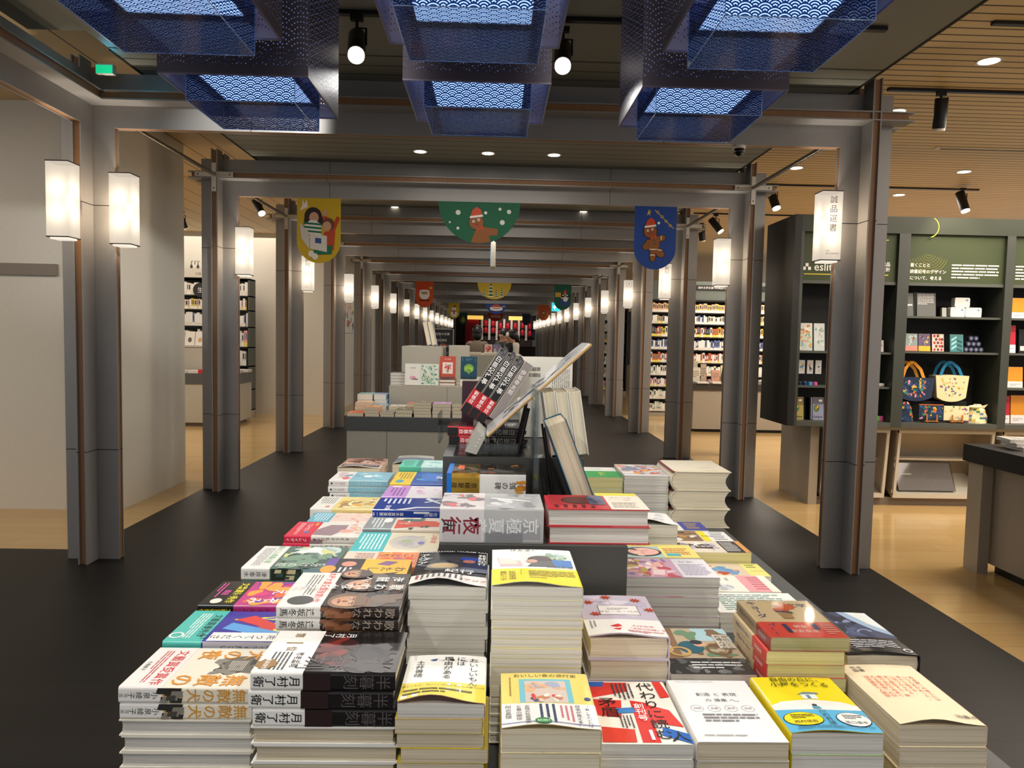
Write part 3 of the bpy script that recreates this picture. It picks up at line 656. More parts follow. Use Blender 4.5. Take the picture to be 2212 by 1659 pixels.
# ------------------------------------------------------------------ books
KINDS = {}
def clip(poly, ax, c, keep):
    out = []
    for i in range(len(poly)):
        a, b = poly[i], poly[(i+1) % len(poly)]; ia, ib = (a[ax]-c)*keep >= 0, (b[ax]-c)*keep >= 0
        if ia: out.append(a)
        if ia != ib: t = (c-a[ax])/(b[ax]-a[ax]); out.append(tuple(p+(q-p)*t for p, q in zip(a, b)))
    return out
def bend(mb, f, xs, ys, zmin, skip=0):
    """cut the upper faces along a grid, then lift them by f(x, y): a cover that no longer lies flat"""
    nm = MB(); nm.mats = mb.mats
    for k, fc in enumerate(mb.f):
        P = [mb.v[i] for i in fc]
        if min(p[2] for p in P) < zmin: nm.v += P; nm.f.append(tuple(range(len(nm.v)-len(P), len(nm.v)))); nm.m.append(mb.m[k]); nm.sm.append(mb.sm[k]); continue
        parts = [P]
        for ax, cs in ((0, xs), (1, ys)):
            lo = [min(p[ax] for p in P), max(p[ax] for p in P)]
            for c in cs:
                if lo[0] < c < lo[1]:
                    nx = []
                    for q in parts:
                        for s in (1, -1):
                            r_ = clip(q, ax, c, s)
                            if len(r_) > 2: nx.append(r_)
                    parts = nx
        for q in parts:
            nm.v += [(p[0], p[1], p[2]+f(p[0], p[1])) for p in q]; nm.f.append(tuple(range(len(nm.v)-len(q), len(nm.v)))); nm.m.append(mb.m[k]); nm.sm.append(mb.sm[k])
    return nm
def spine_art(mb, W, H, T, items, right, zoff=.0):
    """fractions run from head to tail along the back; 'r' t0 t1 colour, 'v' t size text colour"""
    s = 1 if right else -1
    for i, it in enumerate(items):
        x = s*(W/2+.00025+.0001*i+zoff)
        if it[0] == 'r':
            y0, y1 = H/2-it[2]*H, H/2-it[1]*H; a, b = (it[4] if len(it) > 4 else 0), (it[5] if len(it) > 5 else 1)
            q = [(x, y0, T*(.04+.92*a)), (x, y1, T*(.04+.92*a)), (x, y1, T*(.04+.92*b)), (x, y0, T*(.04+.92*b))]
            mb.poly(q if right else q[::-1], it[3])
        elif it[0] == 'v': mb.text(it[3], (x, H/2-it[1]*H, T*(it[6] if len(it) > 6 else .5)), (0, 0, -s), (0, 1, 0), it[2], it[4], vert=True, bold=it[5] if len(it) > 5 else 0)
        elif it[0] == 'b':
            rr = random.Random(it[1])
            for q in range(it[4]):
                y = H/2-rr.uniform(it[2], it[3])*H; z = rr.uniform(.15, .85)*T; a = rr.uniform(.004, .012); z0, z1 = max(.05*T, z-a*.5), min(.95*T, z+a*.5)
                P = [(x+s*.00001*q, y-a, z0), (x+s*.00001*q, y+a*.8, z0), (x+s*.00001*q, y+a, z1), (x+s*.00001*q, y-a*.7, z1)]
                mb.poly(P if right else P[::-1], rr.choice(it[5]))
def BK(key, W, H, T, cover='#ddd', kind='s', page='w', obi=None, art_=(), spine=(), right=True, curl=0, rough=.32, back=None, rnd=0, inner=None, obia=()):
    """one kind of book, lying face up, read with +y as up; W across, H head to tail, T thick; origin under its middle"""
    if curl: BK(key+'_flat', W, H, T, cover, kind, page, obi, art_, spine, right, 0, rough, back, rnd, None, obia)
    hard = kind == 'h'; t = .0022 if hard else .0006; ov = .003 if hard else .0003; s = 1 if right else -1
    def prof(o, ti):       # the wrap seen along y: back board, back, front board
        r_ = min(.004, T*.25); x1 = W/2+o; z0, z1 = 0-o*0, T+o
        pts = [(-W/2-(o if o else 0), z0+ti)] if False else [(-W/2, z0)]
        if rnd:
            n = 8; pts += [(x1-rnd, z0)]+[(x1-rnd+rnd*math.sin(PI*k/n), z0+(z1-z0)*(1-math.cos(PI*k/n))/2) for k in range(1, n)]+[(x1-rnd, z1)]
        else:
            for c0, a0 in (((x1-r_, z0+r_), -90), ((x1-r_, z1-r_), 0)):
                pts += [(c0[0]+r_*math.cos(math.radians(a0+q)), c0[1]+r_*math.sin(math.radians(a0+q))) for q in (0, 30, 60, 90)]
        return pts+[(-W/2, z1)]
    def shell(mb, o, th, y0, y1, mat):
        a = prof(o, 0); n = len(a); b = []
        for i, p in enumerate(a):    # inner line
            if i == 0: b.append((p[0], p[1]+th))
            elif i == n-1: b.append((p[0], p[1]-th))
            else:
                q0, q1 = Vector(a[i-1]), Vector(a[i+1]); d = (q1-q0).normalized(); b.append((p[0]-d.y*th, p[1]+d.x*th))
        f = lambda p, y: (s*p[0], y, p[1])
        def quad(p, q, r2, w, sm=False):
            pts = [p, q, r2, w]; mb.poly(pts if right else pts[::-1], mat, sm)
        for i in range(n-1):
            quad(f(a[i], y0), f(a[i+1], y0), f(a[i+1], y1), f(a[i], y1), 0 < i < n-2)
            quad(f(b[i], y1), f(b[i+1], y1), f(b[i+1], y0), f(b[i], y0))
            quad(f(b[i], y0), f(b[i+1], y0), f(a[i+1], y0), f(a[i], y0)); quad(f(a[i], y1), f(a[i+1], y1), f(b[i+1], y1), f(b[i], y1))
        quad(f(a[0], y0), f(a[0], y1), f(b[0], y1), f(b[0], y0)); quad(f(b[-1], y0), f(b[-1], y1), f(a[-1], y1), f(a[-1], y0))
    cm = C(cover, rough); mc = MB(); shell(mc, 0, t, -H/2, H/2, cm)
    art(mc, (-W/2, -H/2, T), (1, 0, 0), (0, 1, 0), W, H, list(art_))
    spine_art(mc, W, H, T, list(spine) if not obi else [q for q in spine if q[0] != 'o'], right)
    mo = None
    if obi:
        h = obi[0]; mo = MB(); shell(mo, .0004, .0003, -H/2-.0001, -H/2+h, C(obi[1], rough))
        art(mo, (-W/2, -H/2, T+.0004), (1, 0, 0), (0, 1, 0), W, h, list(obia))
        so = [q[1] for q in spine if q[0] == 'o']
        if so: spine_art(mo, W, H, T, so, right, .0004)
    mp = MB(); px0, px1 = -W/2+ov, W/2-(.004 if hard else .001); y0, y1 = -H/2+ov, H/2-ov; z0, z1 = t+.0001, T-t-.0001; pr = []
    if rnd:
        n = 8; c_ = rnd*.9
        pr = [(px0+c_*.8*math.sin(PI*k/n), z1-(z1-z0)*k/n) for k in range(n+1)]+[(px1-rnd+rnd*math.sin(PI*k/n), z0+(z1-z0)*(1-math.cos(PI*k/n))/2) for k in range(n+1)]
    elif hard: pr = [(px0, z1), (px0+.002, (z0+z1)/2), (px0, z0), (px1, z0), (px1+.002, (z0+z1)/2), (px1, z1)]
    else: pr = [(px0, z1), (px0, z0), (px1, z0), (px1, z1)]
    pr = [(s*a, b) for a, b in pr]
    if not right: pr = pr[::-1]
    mp.extr(pr[::-1], y0, y1, PG[page], 'y')
    if inner: mp.box(-W/2*.97, y0+.0005, T-t-.0012, W/2*.97, y1, T-t-.0002, C(inner, .5))
    if curl:
        f = lambda x, y: (curl*max(0, (-y/H+.18)/.68)**2*(.55+.45*math.cos((x/W+.12)*6.2))+curl*.25*math.cos(x/W*3.1))*(1-min(1, max(0, (x*s/W-.36)/.14))*.85)
        xs = [W*(-.5+q/8) for q in range(1, 8)]; ys = [H*(-.5+q/8) for q in range(1, 8)]
        mc = bend(mc, f, xs, ys, T-t-.0001)
        if mo: mo = bend(mo, f, xs, ys, T-.0002)
    r = []
    for nm, q in (('cover', mc), ('pages', mp), ('paper_band', mo)):
        if q:
            o = q.build(nm); r.append((nm, o.data)); D.objects.remove(o)
    KINDS[key] = (r, W, H, T); return key
REST = []
def put(key, x, y, z, rz, label, group=None, name='book', tilt=None):
    r, W, H, T = KINDS[key]; e = thing(name, label, 'book', (x, y, z), math.radians(rz), group)
    if tilt is not None: e.rotation_euler = tilt
    for nm, me in r:
        o = D.objects.new(nm, me); COL.objects.link(o); o.parent = e
    return e
NTH = ['topmost', 'second', 'third', 'fourth', 'fifth', 'sixth', 'seventh', 'eighth', 'ninth', 'tenth', 'eleventh', 'twelfth', 'thirteenth', 'fourteenth', 'fifteenth', 'sixteenth', 'seventeenth', 'eighteenth', 'nineteenth', 'twentieth']
RJ = random.Random(5)
def stack(key, x0, x1, y0, y1, ztop, zbase, rz, n, desc, keylow=None, flips=(), jit=.003, shift=None, vis=2):
    """n copies one on another; rz 0 faces the camera, -90 the left aisle, 90 the right aisle"""
    T = KINDS[key][3]; T2 = KINDS[keylow or key][3]; cx_, cy_ = (x0+x1)/2, (y0+y1)/2; z = ztop-T
    for i in range(n):
        j = 0 if i == 0 else jit; a = rz+(180 if i in flips else 0)
        dx, dy = RJ.uniform(-j, j), RJ.uniform(-j*.5, j*.5)
        if shift and i >= shift[0]: dx += shift[1]
        if z < zbase-.0004: break
        lb = desc if n == 1 else '%s, %s' % (desc, 'topmost' if i == 0 else NTH[i]+' from top')
        z = max(z, zbase+(.0002 if i < vis else -.0003)); key_ = key if i == 0 else (keylow or (key+'_flat' if key+'_flat' in KINDS else key))
        if i >= vis: REST.append((key_, cx_+dx, cy_+dy, z, a))
        else: put(key_, cx_+dx, cy_+dy, z, a, lb, 'books on the front table')
        z -= T2
# ---- front table: grey top on a pale cabinet, with two dark risers
TZ = .82
r = thing('display_table', 'long low book display table nearest the camera, grey top, covered in books', 'table', (.13, 1.9, 0))
boxo('tabletop', r, -.66, -1.02, .715, .66, 1.06, TZ, TABLETOP, bevel=.002); boxo('cabinet', r, -.64, -1.0, .07, .64, 1.04, .713, PANEL); boxo('plinth', r, -.60, -.96, 0, .60, 1.0, .07, BLACKM)
m = MB(); m.box(-.1005, 1.395, TZ, .2635, 1.955, 1.055, RISER); tag(m.build('display_riser', bevel=.0015), 'dark grey box riser in the middle of the front table', 'riser')
m = MB(); m.box(-.12, 1.957, TZ, .2195, 2.30, 1.165, RISER); m.box(-.12, 1.757, 1.0552, .2195, 1.955, 1.165, RISER); tag(m.build('display_riser'), 'taller dark riser behind, holding the leaning books and the acrylic stand', 'riser')
# helper: kinds from the measured footprint. side books: W = depth, H = length
def K(key, b, T, **kw):
    side = kw.pop('side', 1); L, Dp = b[1]-b[0], b[3]-b[2]
    return BK(key, *((Dp, L) if side else (L, Dp)), T, **kw)
def face(u, v, s, skin, hair):
    e = lambda a, b, ru, rv, c: ('e', u+a*s, v+b*s, ru*s, rv*s, c)
    dk = '#2a1a14'
    return [e(0, .12, 1.0, .92, hair), e(-.1, -.3, 1.02, .6, hair), e(0, -.02, .74, .72, skin), e(.2, -.1, .5, .55, '#d2a484' if skin > '#b8' else '#c08c66'), ('p', [(u-.75*s, v+.25*s), (u+.7*s, v+.3*s), (u+.6*s, v+.8*s), (u-.6*s, v+.8*s)], hair),
            e(-.3, .08, .16, .06, '#efe6dc'), e(.28, .1, .16, .06, '#efe6dc'), e(-.28, .08, .07, .06, dk), e(.3, .1, .07, .06, dk), ('r', u-.48*s, v+.18*s, u-.12*s, v+.22*s, dk), ('r', u+.1*s, v+.2*s, u+.46*s, v+.24*s, dk), e(0, -.14, .09, .12, '#a87456'), e(.02, -.40, .24, .06, '#9a4c42')]
W_, BKc, RED = '#f4f1ea', '#17150f', '#d2232a'
# left outer column (spines towards the camera)
b = (-.53, -.342, 1.04, 1.174, .941)
K('dog', b, .0242, cover='#f1ead9', kind='h', obi=(.062, '#f2eeea'), art_=[('b', 3, .12, .55, .7, .98, 16, ['#4a4640', '#6d675d', '#8a8478', '#2e2b28'], .16), ('e', .42, .78, .2, .12, '#6d675d'), ('p', [(.3, .86), (.4, .98), (.46, .86)], '#3a3733'), ('e', .5, .78, .03, .02, '#17150f'), ('l', .35, .7, .6, .84, 9, '#d9d2c4'), ('v', .84, .93, .036, '無敵の', '#e0962e', .012), ('v', .2, .95, .034, '犬の夜', '#e0962e', .012)],
  obia=[('t', .52, .74, .0195, '文藝賞受賞作', RED, 'c', .008), ('l', .1, .28, .9, .5, 3, '#c9565a'), ('t', .5, .15, .008, '小泉綾子', '#333')],
  spine=[('v', .03, .021, '無敵の犬の夜', '#d89a3c', .01), ('b', 4, .55, .68, 12, ['#4a4640', '#2e2b28', '#8a8478']), ('o', ('v', .70, .0105, '小泉綾子', '#2a2a2a')), ('o', ('v', .93, .006, '河出', '#444'))])
K('dog2', b, .0242, cover='#f1ead9', kind='h', page='g', obi=(.062, '#f2eeea'), back='#111')
stack('dog', *b, TZ, -90, 2, 'cream novel with orange title and a sketched dog', jit=.002)
for i in range(3): put('dog2', -.436+.003*(i % 2), 1.107, TZ+.0242*(2-i), 90, 'cream novel turned pages outward under the dog novel, %s from the bottom' % ('third', 'second', 'first')[i], 'books on the front table')
b = (-.32, -.126, .972, 1.112, .996)
K('clock', b, .0252, cover='#211d1e', kind='h', page='c', obi=(.070, '#f5f3ef'), rough=.18, art_=[('b', 8, .1, .36, .9, .66, 14, ['#5a1e1c', '#7a2a22', '#3a1a18'], .16), ('b', 9, .3, .6, 1, 1, 12, ['#3a3436', '#4a4446', '#2b2729'], .2), ('v', .12, .62, .016, '月村了衛', '#eee', .006), ('v', .78, .97, .044, '半暮刻', '#4a4244')],
  obia=[('r', .2, .08, .8, .92, '#f5f3ef'), ('t', .3, .5, .034, '1', '#8a6a3a', 'c', .02), ('t', .12, .5, .016, '第', '#8a6a3a', 'c', .01), ('t', .47, .5, .016, '位', '#8a6a3a', 'c', .01), ('t', .72, .74, .012, '養老孟司', '#222', 'c', .006), ('l', .55, .2, .95, .6, 5, '#444'), ('p', [(.83+.09*(1+.3*(q % 2))*math.cos(q*PI/8), .2+.18*(1+.3*(q % 2))*math.sin(q*PI/8)) for q in range(16)], '#9a7440'), ('t', .83, .2, .008, '最高傑作', '#fff')],
  spine=[('v', .03, .021, '半暮刻', '#5a5254'), ('r', .45, .64, '#2c1718'), ('o', ('v', .655, .0155, '月村了衛', '#111', .008))])
K('clockp', b, .0252, cover='#f0eee9', kind='h', page='k', back='#111')
stack('clock', *b, TZ, -90, 3, 'black novel with white band and dark title', jit=.003, vis=3)
for i in range(4): (REST.append(('clockp', -.223, 1.042, TZ+.0252*(3-i), 90)) if i > 1 else 0) or i > 1 or put('clockp', -.223+.004*(i % 2), 1.042, TZ+.0252*(3-i), 90, 'thick novel turned pages outward under the black novel, %s from the bottom' % ('fourth', 'third', 'second', 'first')[i], 'books on the front table')
b = (-.53, -.34, 1.18, 1.314, .949)
K('run', b, .0215, cover='#4038a0', kind='s', obi=(.062, '#56c4b8'), art_=[('b', 21, .05, .34, .95, .98, 10, ['#e8e6f0', '#6a62c0', '#f0e04a'], .12), ('p', [(.15, .6), (.5, .9), (.75, .8), (.5, .7), (.3, .45)], '#d8342a'), ('p', [(.4, .45), (.7, .95), (.85, .9), (.6, .4)], '#5aa0e0'), ('r', .72, .36, .98, 1, '#f3f1ee'), ('v', .86, .95, .018, '走ってください', '#222', .004)],
  obia=[('t', .5, .82, .016, '文藝賞優秀作', '#103a38', 'c', .008), ('l', .1, .3, .9, .62, 4, '#eef8f6'), ('o', .82, .2, .09, .3, '#f3f1ee')], spine=[('r', 0, .66, '#c9c6d2'), ('v', .06, .012, '走ってください', '#444')])
stack('run', *b, TZ, -90, 6, 'teal and purple novel with a running figure', vis=1)
b = (-.53, -.34, 1.322, 1.452, .957)
K('noso', b, .0228, cover='#c43a86', kind='s', obi=(.064, '#15120f'), art_=[('b', 33, 0, .33, 1, 1, 26, ['#e86a2c', '#d8347a', '#7a3a9a', '#f0a23c', '#c43a86'], .18), ('v', .8, .9, .03, 'のぞみ', '#fff', .01), ('v', .45, .92, .03, 'みえ', '#fff', .01)],
  obia=[('t', .5, .78, .018, '文藝賞優秀作', '#f0e23c', 'c', .012), ('t', .5, .45, .014, '爆誕', '#e05aa8', 'c', .01), ('l', .1, .1, .7, .3, 2, '#e05aa8'), ('e', .85, .4, .1, .16, '#efe9dc')], spine=[('v', .3, .013, 'のぞみみえ', '#7a2a5a'), ('o', ('v', .68, .0095, '文藝賞優秀作', '#f0e23c', .01))])
stack('noso', *b, TZ, -90, 6, 'black banded novel with magenta and yellow cover', vis=1)
b = (-.33, -.141, 1.123, 1.285, 1.031)
K('sea', b, .0195, cover='#3b3330', kind='h', obi=(.068, '#f3f1ec'), rough=.22, art_=[('b', 41, 0, .36, 1, 1, 34, ['#5a4a42', '#2a2422', '#4a3c36', '#6a5648'], .2)]+face(.86, .56, .19, '#b57e58', '#6a4a2c')+face(.40, .62, .20, '#c59272', '#241812')+face(.08, .50, .15, '#b0805e', '#3a281c')+[ ('v', .52, .99, .026, '歌われなかった', '#f3efe6', .006), ('v', .28, .97, .024, '海賊へ', '#f3efe6', .006)],
  obia=[('t', .45, .8, .017, '本屋大賞受賞後第1作', RED, 'c', .008), ('l', .08, .3, .7, .62, 4, '#777'), ('e', .85, .45, .12, .3, '#333')], spine=[('v', .03, .0165, '歌われなかった海賊へ', '#c9b9a8'), ('b', 5, .4, .62, 14, ['#a8704c', '#8a5a3e', '#6a4432']), ('o', ('v', .69, .013, '逢坂冬馬', '#222', .006))])
stack('sea', *b, TZ, -90, 10, 'dark novel with two painted faces and white band', jit=.002, vis=3)
b = (-.53, -.335, 1.551, 1.715, .953)
K('ship', b, .0266, cover='#5c7a70', kind='h', obi=(.06, '#f4f4ef'), art_=[('b', 52, 0, .33, .6, 1, 22, ['#e6eeee', '#c9d8d6', '#a8c0b8', '#d8d890'], .2), ('b', 53, .3, .33, 1, 1, 30, ['#35544a', '#24403a', '#5c7a70', '#7a9a84'], .16), ('v', .85, .97, .024, '夢分けの船', '#f3f1e6')],
  obia=[('t', .4, .72, .017, '瑞々しい青春小説', '#5aa86a', 'c', .006), ('l', .1, .15, .9, .55, 5, '#999')], spine=[('r', .35, .68, '#232e26'), ('b', 6, .38, .66, 8, ['#a89a4a', '#d8d0a0', '#35544a']), ('v', .04, .014, '夢分けの船', '#1c2c28'), ('o', ('v', .72, .012, '津原泰水', '#333')), ('r', 0, .33, '#9ab8c4')])
stack('ship', *b, TZ, -90, 5, 'green painted novel with a white band', vis=1)
b = (-.53, -.34, 1.871, 2.016, .935)
K('respect', b, .0192, cover='#f0ece4', kind='s', obi=(.068, '#e22d4e'), art_=[('p', [(.9, .36), (.55, .36), (.2, .5), (.2, .75), (.5, .75), (.95, .62)], '#9a8088'), ('e', .62, .78, .12, .1, '#e8a89a'), ('b', 61, .02, .7, .9, 1, 8, ['#f0c4a0', '#f0a080', '#e8b8b0'], .1)],
  obia=[('t', .4, .6, .016, 'リスペクト', '#fff', 'c', .008), ('l', .1, .2, .9, .4, 3, '#ffd0d4'), ('e', .75, .7, .06, .1, '#3a78c0'), ('r', .1, .78, .3, .9, '#f0a03c')], spine=[('v', .12, .012, 'RESPECT', '#555'), ('v', .42, .009, 'リスペクト', '#c03a4a'), ('b', 7, .52, .64, 6, ['#9a8088', '#6a5458']), ('o', ('v', .7, .01, 'ブレイディ', '#fff', .008))])
stack('respect', *b, TZ, -90, 6, 'white novel with a bright red band')
b = (-.51, -.33, 2.02, 2.125, .935)
K('peach', b, .0191, cover='#f3d9cc', kind='s', obi=(.06, '#5fb4cc'), art_=[('b', 71, 0, .3, 1, 1, 12, ['#f0c0a8', '#e8a08a', '#f6e8e0'], .1)], obia=[('l', .1, .1, .9, .9, 6, '#dff0f4')])
stack('peach', *b, TZ, -90, 6, 'peach novel with a light blue band', vis=1)
b = (-.53, -.335, 2.135, 2.30, .944)
K('taiwan', b, .031, cover='#f0d98e', kind='s', obi=(.062, '#f1efe8'), art_=[('p', [(.35, .4), (.9, .4), (.8, .6), (.5, .66)], '#b08a5a'), ('b', 81, .05, .35, .95, 1, 22, ['#c8a24a', '#a8845a', '#e8b03c', '#8a6a4a', '#f6e4a8'], .13), ('o', .55, .75, .3, .2, '#f7e9b8')], obia=[('l', .06, .1, .6, .9, 7, '#8a8a8a'), ('t', .82, .72, .014, '大賞', '#d8402c', 'c', .01)],
  spine=[('v', .08, .0135, '台湾漫遊鉄道', '#6a5a2a'), ('v', .5, .008, 'のふたり', '#b0702a'), ('o', ('v', .72, .009, '楊双子', '#333')), ('o', ('v', .83, .006, '三浦裕子', '#555'))])
stack('taiwan', *b, TZ, -90, 4, 'cream yellow novel with a drawn railway tower', vis=1)
b = (-.53, -.34, 2.378, 2.535, .98)
K('kiss', b, .02, cover='#8cc3d6', kind='s', obi=(.064, '#f2f0ee'), art_=[('b', 91, .1, .35, .9, .98, 10, ['#a8d8e4', '#e8f4f6', '#74b0c8'], .1), ('e', .5, .6, .12, .08, '#eef6f8')], obia=[('e', .75, .75, .14, .2, '#e06a7a'), ('l', .1, .2, .7, .6, 4, '#c08a90'), ('b', 92, .3, .6, .6, .95, 4, ['#5a9ab0'], .1)],
  spine=[('v', .1, .011, 'きみのくちづけ', '#cfe6ee'), ('o', ('v', .72, .008, '町田そのこ', '#a05a5a')), ('o', ('v', .93, .008, '●', '#222'))])
stack('kiss', *b, TZ, -90, 8, 'pale blue novel with a white band', vis=3)
b = (-.55, -.40, 2.60, 2.80, .982)
K('photo', b, .027, side=0, cover='#e9d2c4', page='c', art_=[('r', 0, .3, 1, 1, '#c9a08a'), ('b', 101, 0, .35, 1, 1, 20, ['#3a2a2a', '#e8c4b0', '#8a4a3a', '#d8b8b0', '#5a3a34'], .2), ('r', .05, .08, .95, .3, '#241c3a'), ('l', .1, .1, .9, .28, 2, '#ddd'), ('t', .5, .9, .014, 'ふたりの肖像', '#c03a2a')], curl=.006)
stack('photo', *b, TZ, 0, 6, 'paperback with faces and a navy strip at the table end', vis=1)
b = (-.375, -.235, 2.74, 2.945, .972)
K('slate', b, .038, side=0, cover='#e9e7e0', page='c', art_=[('r', 0, .1, 1, .72, '#8296a8'), ('l', .15, .42, .85, .5, 1, '#e9eef2'), ('l', .1, .8, .9, .88, 1, '#b8b8b0')], curl=.012)
stack('slate', *b, TZ, 0, 4, 'slate blue paperback with a curling white cover', vis=1)
# left inner column
b = (-.32, -.13, 2.50, 2.64, 1.007)
K('mint', b, .0187, cover='#bfe3de', obi=(.075, '#5fcdb4'), art_=[('b', 111, .0, .4, 1, 1, 14, ['#e6f4f2', '#9ad0d0', '#d0ecea', '#8ac4cc'], .12)], obia=[('l', .1, .1, .9, .6, 5, '#2a8a7a'), ('r', .05, .76, .95, .96, '#3c8a86')])
stack('mint', *b, TZ, -90, 10, 'mint green novel with teal band', vis=1)
b = (-.32, -.13, 2.285, 2.49, .991)
K('tear', b, .019, cover='#1c56b4', obi=(.064, '#f4d23c'), art_=[('b', 121, 0, .33, .9, 1, 16, ['#2a78c8', '#184a90', '#3a94d0', '#1c3a7a'], .18), ('e', .4, .62, .3, .16, '#2f6ec8'), ('t', .45, .82, .045, '涙', '#e6f0fa', 'c', .01)], obia=[('l', .08, .15, .6, .9, 5, '#a87a1c'), ('e', .8, .4, .12, .2, '#4aa0b8')], spine=[('o', ('v', .7, .01, '第十', '#7a5a10'))])
stack('tear', *b, TZ, -90, 9, 'deep blue novel with a yellow band', vis=1)
b = (-.32, -.13, 2.112, 2.275, .987)
K('lilac', b, .0186, cover='#efe9ee', obi=(.07, '#cf96e0'), art_=[('b', 131, .1, .4, .9, 1, 12, ['#e6c4e0', '#d8b0d0', '#dde0b8', '#f2e4ee'], .12)], obia=[('l', .2, .2, .9, .85, 4, '#8a4aa8'), ('r', .05, .2, .15, .6, '#f6eef8')])
stack('lilac', *b, TZ, -90, 9, 'white novel with a lilac band', vis=1)
b = (-.32, -.13, 1.957, 2.105, .986)
K('cobalt', b, .0237, cover='#1440a0', rough=.2, art_=[('p', [(.98, .3), (.75, .6), (.72, 1), (.8, 1), (.82, .62), (1, .42)], '#eef0f4'), ('p', [(.0, .72), (.1, .68), (.5, .92), (.45, .98)], '#e0e6f0'), ('p', [(.05, .98), (.1, 1), (.4, .7), (.34, .68)], '#e0e6f0'), ('l', .08, .06, .5, .5, 6, '#dfe6f4'), ('t', .82, .2, .016, '直木賞', '#fff', 'c', .008)],
  spine=[('v', .08, .012, '佐藤究', '#dfe6f4'), ('v', .56, .0105, '直木賞受賞第一作', '#fff', .004), ('r', .2, .42, '#eef0f4', .6, .85)])
stack('cobalt', *b, TZ, -90, 7, 'glossy cobalt blue novel with white streaks', vis=1)
b = (-.32, -.13, 1.812, 1.93, .972)
K('stork', b, .019, cover='#efe2d0', obi=(.07, '#8f9698'), art_=[('p', [(.2, .4), (.95, .4), (.7, .8), (.3, .95)], '#d8402c'), ('p', [(.1, .5), (.3, .42), (.35, .7), (.15, .8)], '#2a6a5a'), ('p', [(.3, .8), (.8, .7), (.75, .98), (.4, .98)], '#e0502c'), ('b', 141, 0, .4, 1, 1, 9, ['#f4ead8', '#2a4a44', '#e8b89a'], .1)], obia=[('l', .1, .15, .9, .7, 4, '#e6eaea'), ('p', [(.05, .75), (.15, .9), (.4, .9), (.48, .75), (.4, .6), (.15, .6)], '#f4f4f0')])
stack('stork', *b, TZ, -90, 8, 'novel with red and green birds and a grey band', vis=1)
b = (-.32, -.122, 1.641, 1.805, .965)
K('cream', b, .0207, cover='#f2e6c8', obi=(.075, '#42c0c4'), art_=[('e', .5, .62, .36, .22, '#d6cec4'), ('b', 151, .15, .45, .85, .8, 12, ['#cfc8c4', '#dcd6cc', '#c4bcc0'], .12), ('e', .45, .6, .1, .07, '#b8c49a'), ('e', .55, .78, .08, .04, '#8a84c0'), ('t', .3, .92, .016, 'この夏の星', '#e0503c')], obia=[('l', .1, .1, .9, .9, 7, '#e2f6f6')])
stack('cream', *b, TZ, -90, 7, 'cream novel with a turquoise band', vis=1)
b = (-.32, -.155, 1.528, 1.633, .967)
K('orange', b, .021, cover='#f4905a', obi=(.07, '#f6dccb'), art_=[('b', 161, 0, .45, 1, 1, 14, ['#e8542c', '#f0b03c', '#f07a3c', '#c04a7a'], .16), ('v', .25, .92, .026, 'ことり', '#5a2a3a'), ('v', .6, .98, .02, 'えにした', '#fff2e0'), ('o', .1, .55, .09, .4, '#f6c03c')], obia=[('L', .1, .2, .6, .9, 5, '#8a4a3a'), ('l', .65, .1, .95, .9, 5, '#e86a3c')])
stack('orange', *b, TZ, -90, 7, 'orange and peach novel with a pale band', vis=1)
b = (-.335, -.165, 1.40, 1.52, .985)
K('sunny', b, .0236, cover='#f3bd2c', obi=(.075, '#231c24'), art_=[('p', [(.1, .7), (.3, .6), (.35, .75), (.15, .85)], '#7a4a8a'), ('v', .55, .98, .026, 'わたし', '#3a2a3a', .008), ('p', [(.7, .9), (.9, .8), (.85, .6), (.78, .72)], '#2a1c1c')], obia=[('e', .3, .62, .14, .2, '#d8907a'), ('r', 0, 0, 1, .28, '#5a3a9a'), ('e', .6, .15, .2, .2, '#f0a02c'), ('l', .5, .4, .9, .8, 3, '#eee')])
stack('sunny', *b, TZ, -90, 7, 'golden yellow novel with a dark band', vis=1)
# middle row, facing the camera
b = (-.135, -.006, 1.191, 1.385, 1.041)
K('ferment', b, .0221, side=0, cover='#10131c', page='w', inner='#a01c30', rough=.2, obi=(.046, '#eeece8'), art_=[('b', 171, .0, .3, 1, .8, 14, ['#1c2434', '#242c40', '#0c0e16'], .2), ('b', 172, .02, .66, .3, .95, 6, ['#8a94a4', '#5a6474'], .05), ('e', .38, .52, .22, .1, '#9a8a78'), ('e', .38, .53, .17, .075, '#c0a878'), ('e', .76, .74, .16, .055, '#1c3ca0'), ('e', .74, .66, .09, .05, '#a86a5a'), ('p', [(.6, .36), (1, .34), (1, .62), (.82, .64), (.7, .55)], '#1c2c50'), ('t', .5, .965, .0105, 'FERMENTATION TOURISM ASIA', '#f4f2ee', 'c', .006), ('v', .09, .9, .022, 'アジア', '#f6f4ee', .006), ('v', .92, .9, .016, '発酵紀行', '#f6f4ee', .006), ('t', .62, .33, .026, '紀行', '#f6f4ee', 'c', .006)],
  obia=[('L', .04, .2, .7, .95, 9, '#555'), ('t', .84, .45, .018, 'アジア', '#c0303a', 'c', .006), ('L', .06, .3, .12, .9, 1, '#c03a3a')], curl=.012)
K('ferment2', b, .0221, side=0, cover='#e6e4e0', page='w')
stack('ferment', *b, TZ, 0, 10, 'navy travel book with a white band', 'ferment2', vis=6)
b = (.002, .142, 1.105, 1.30, 1.072)
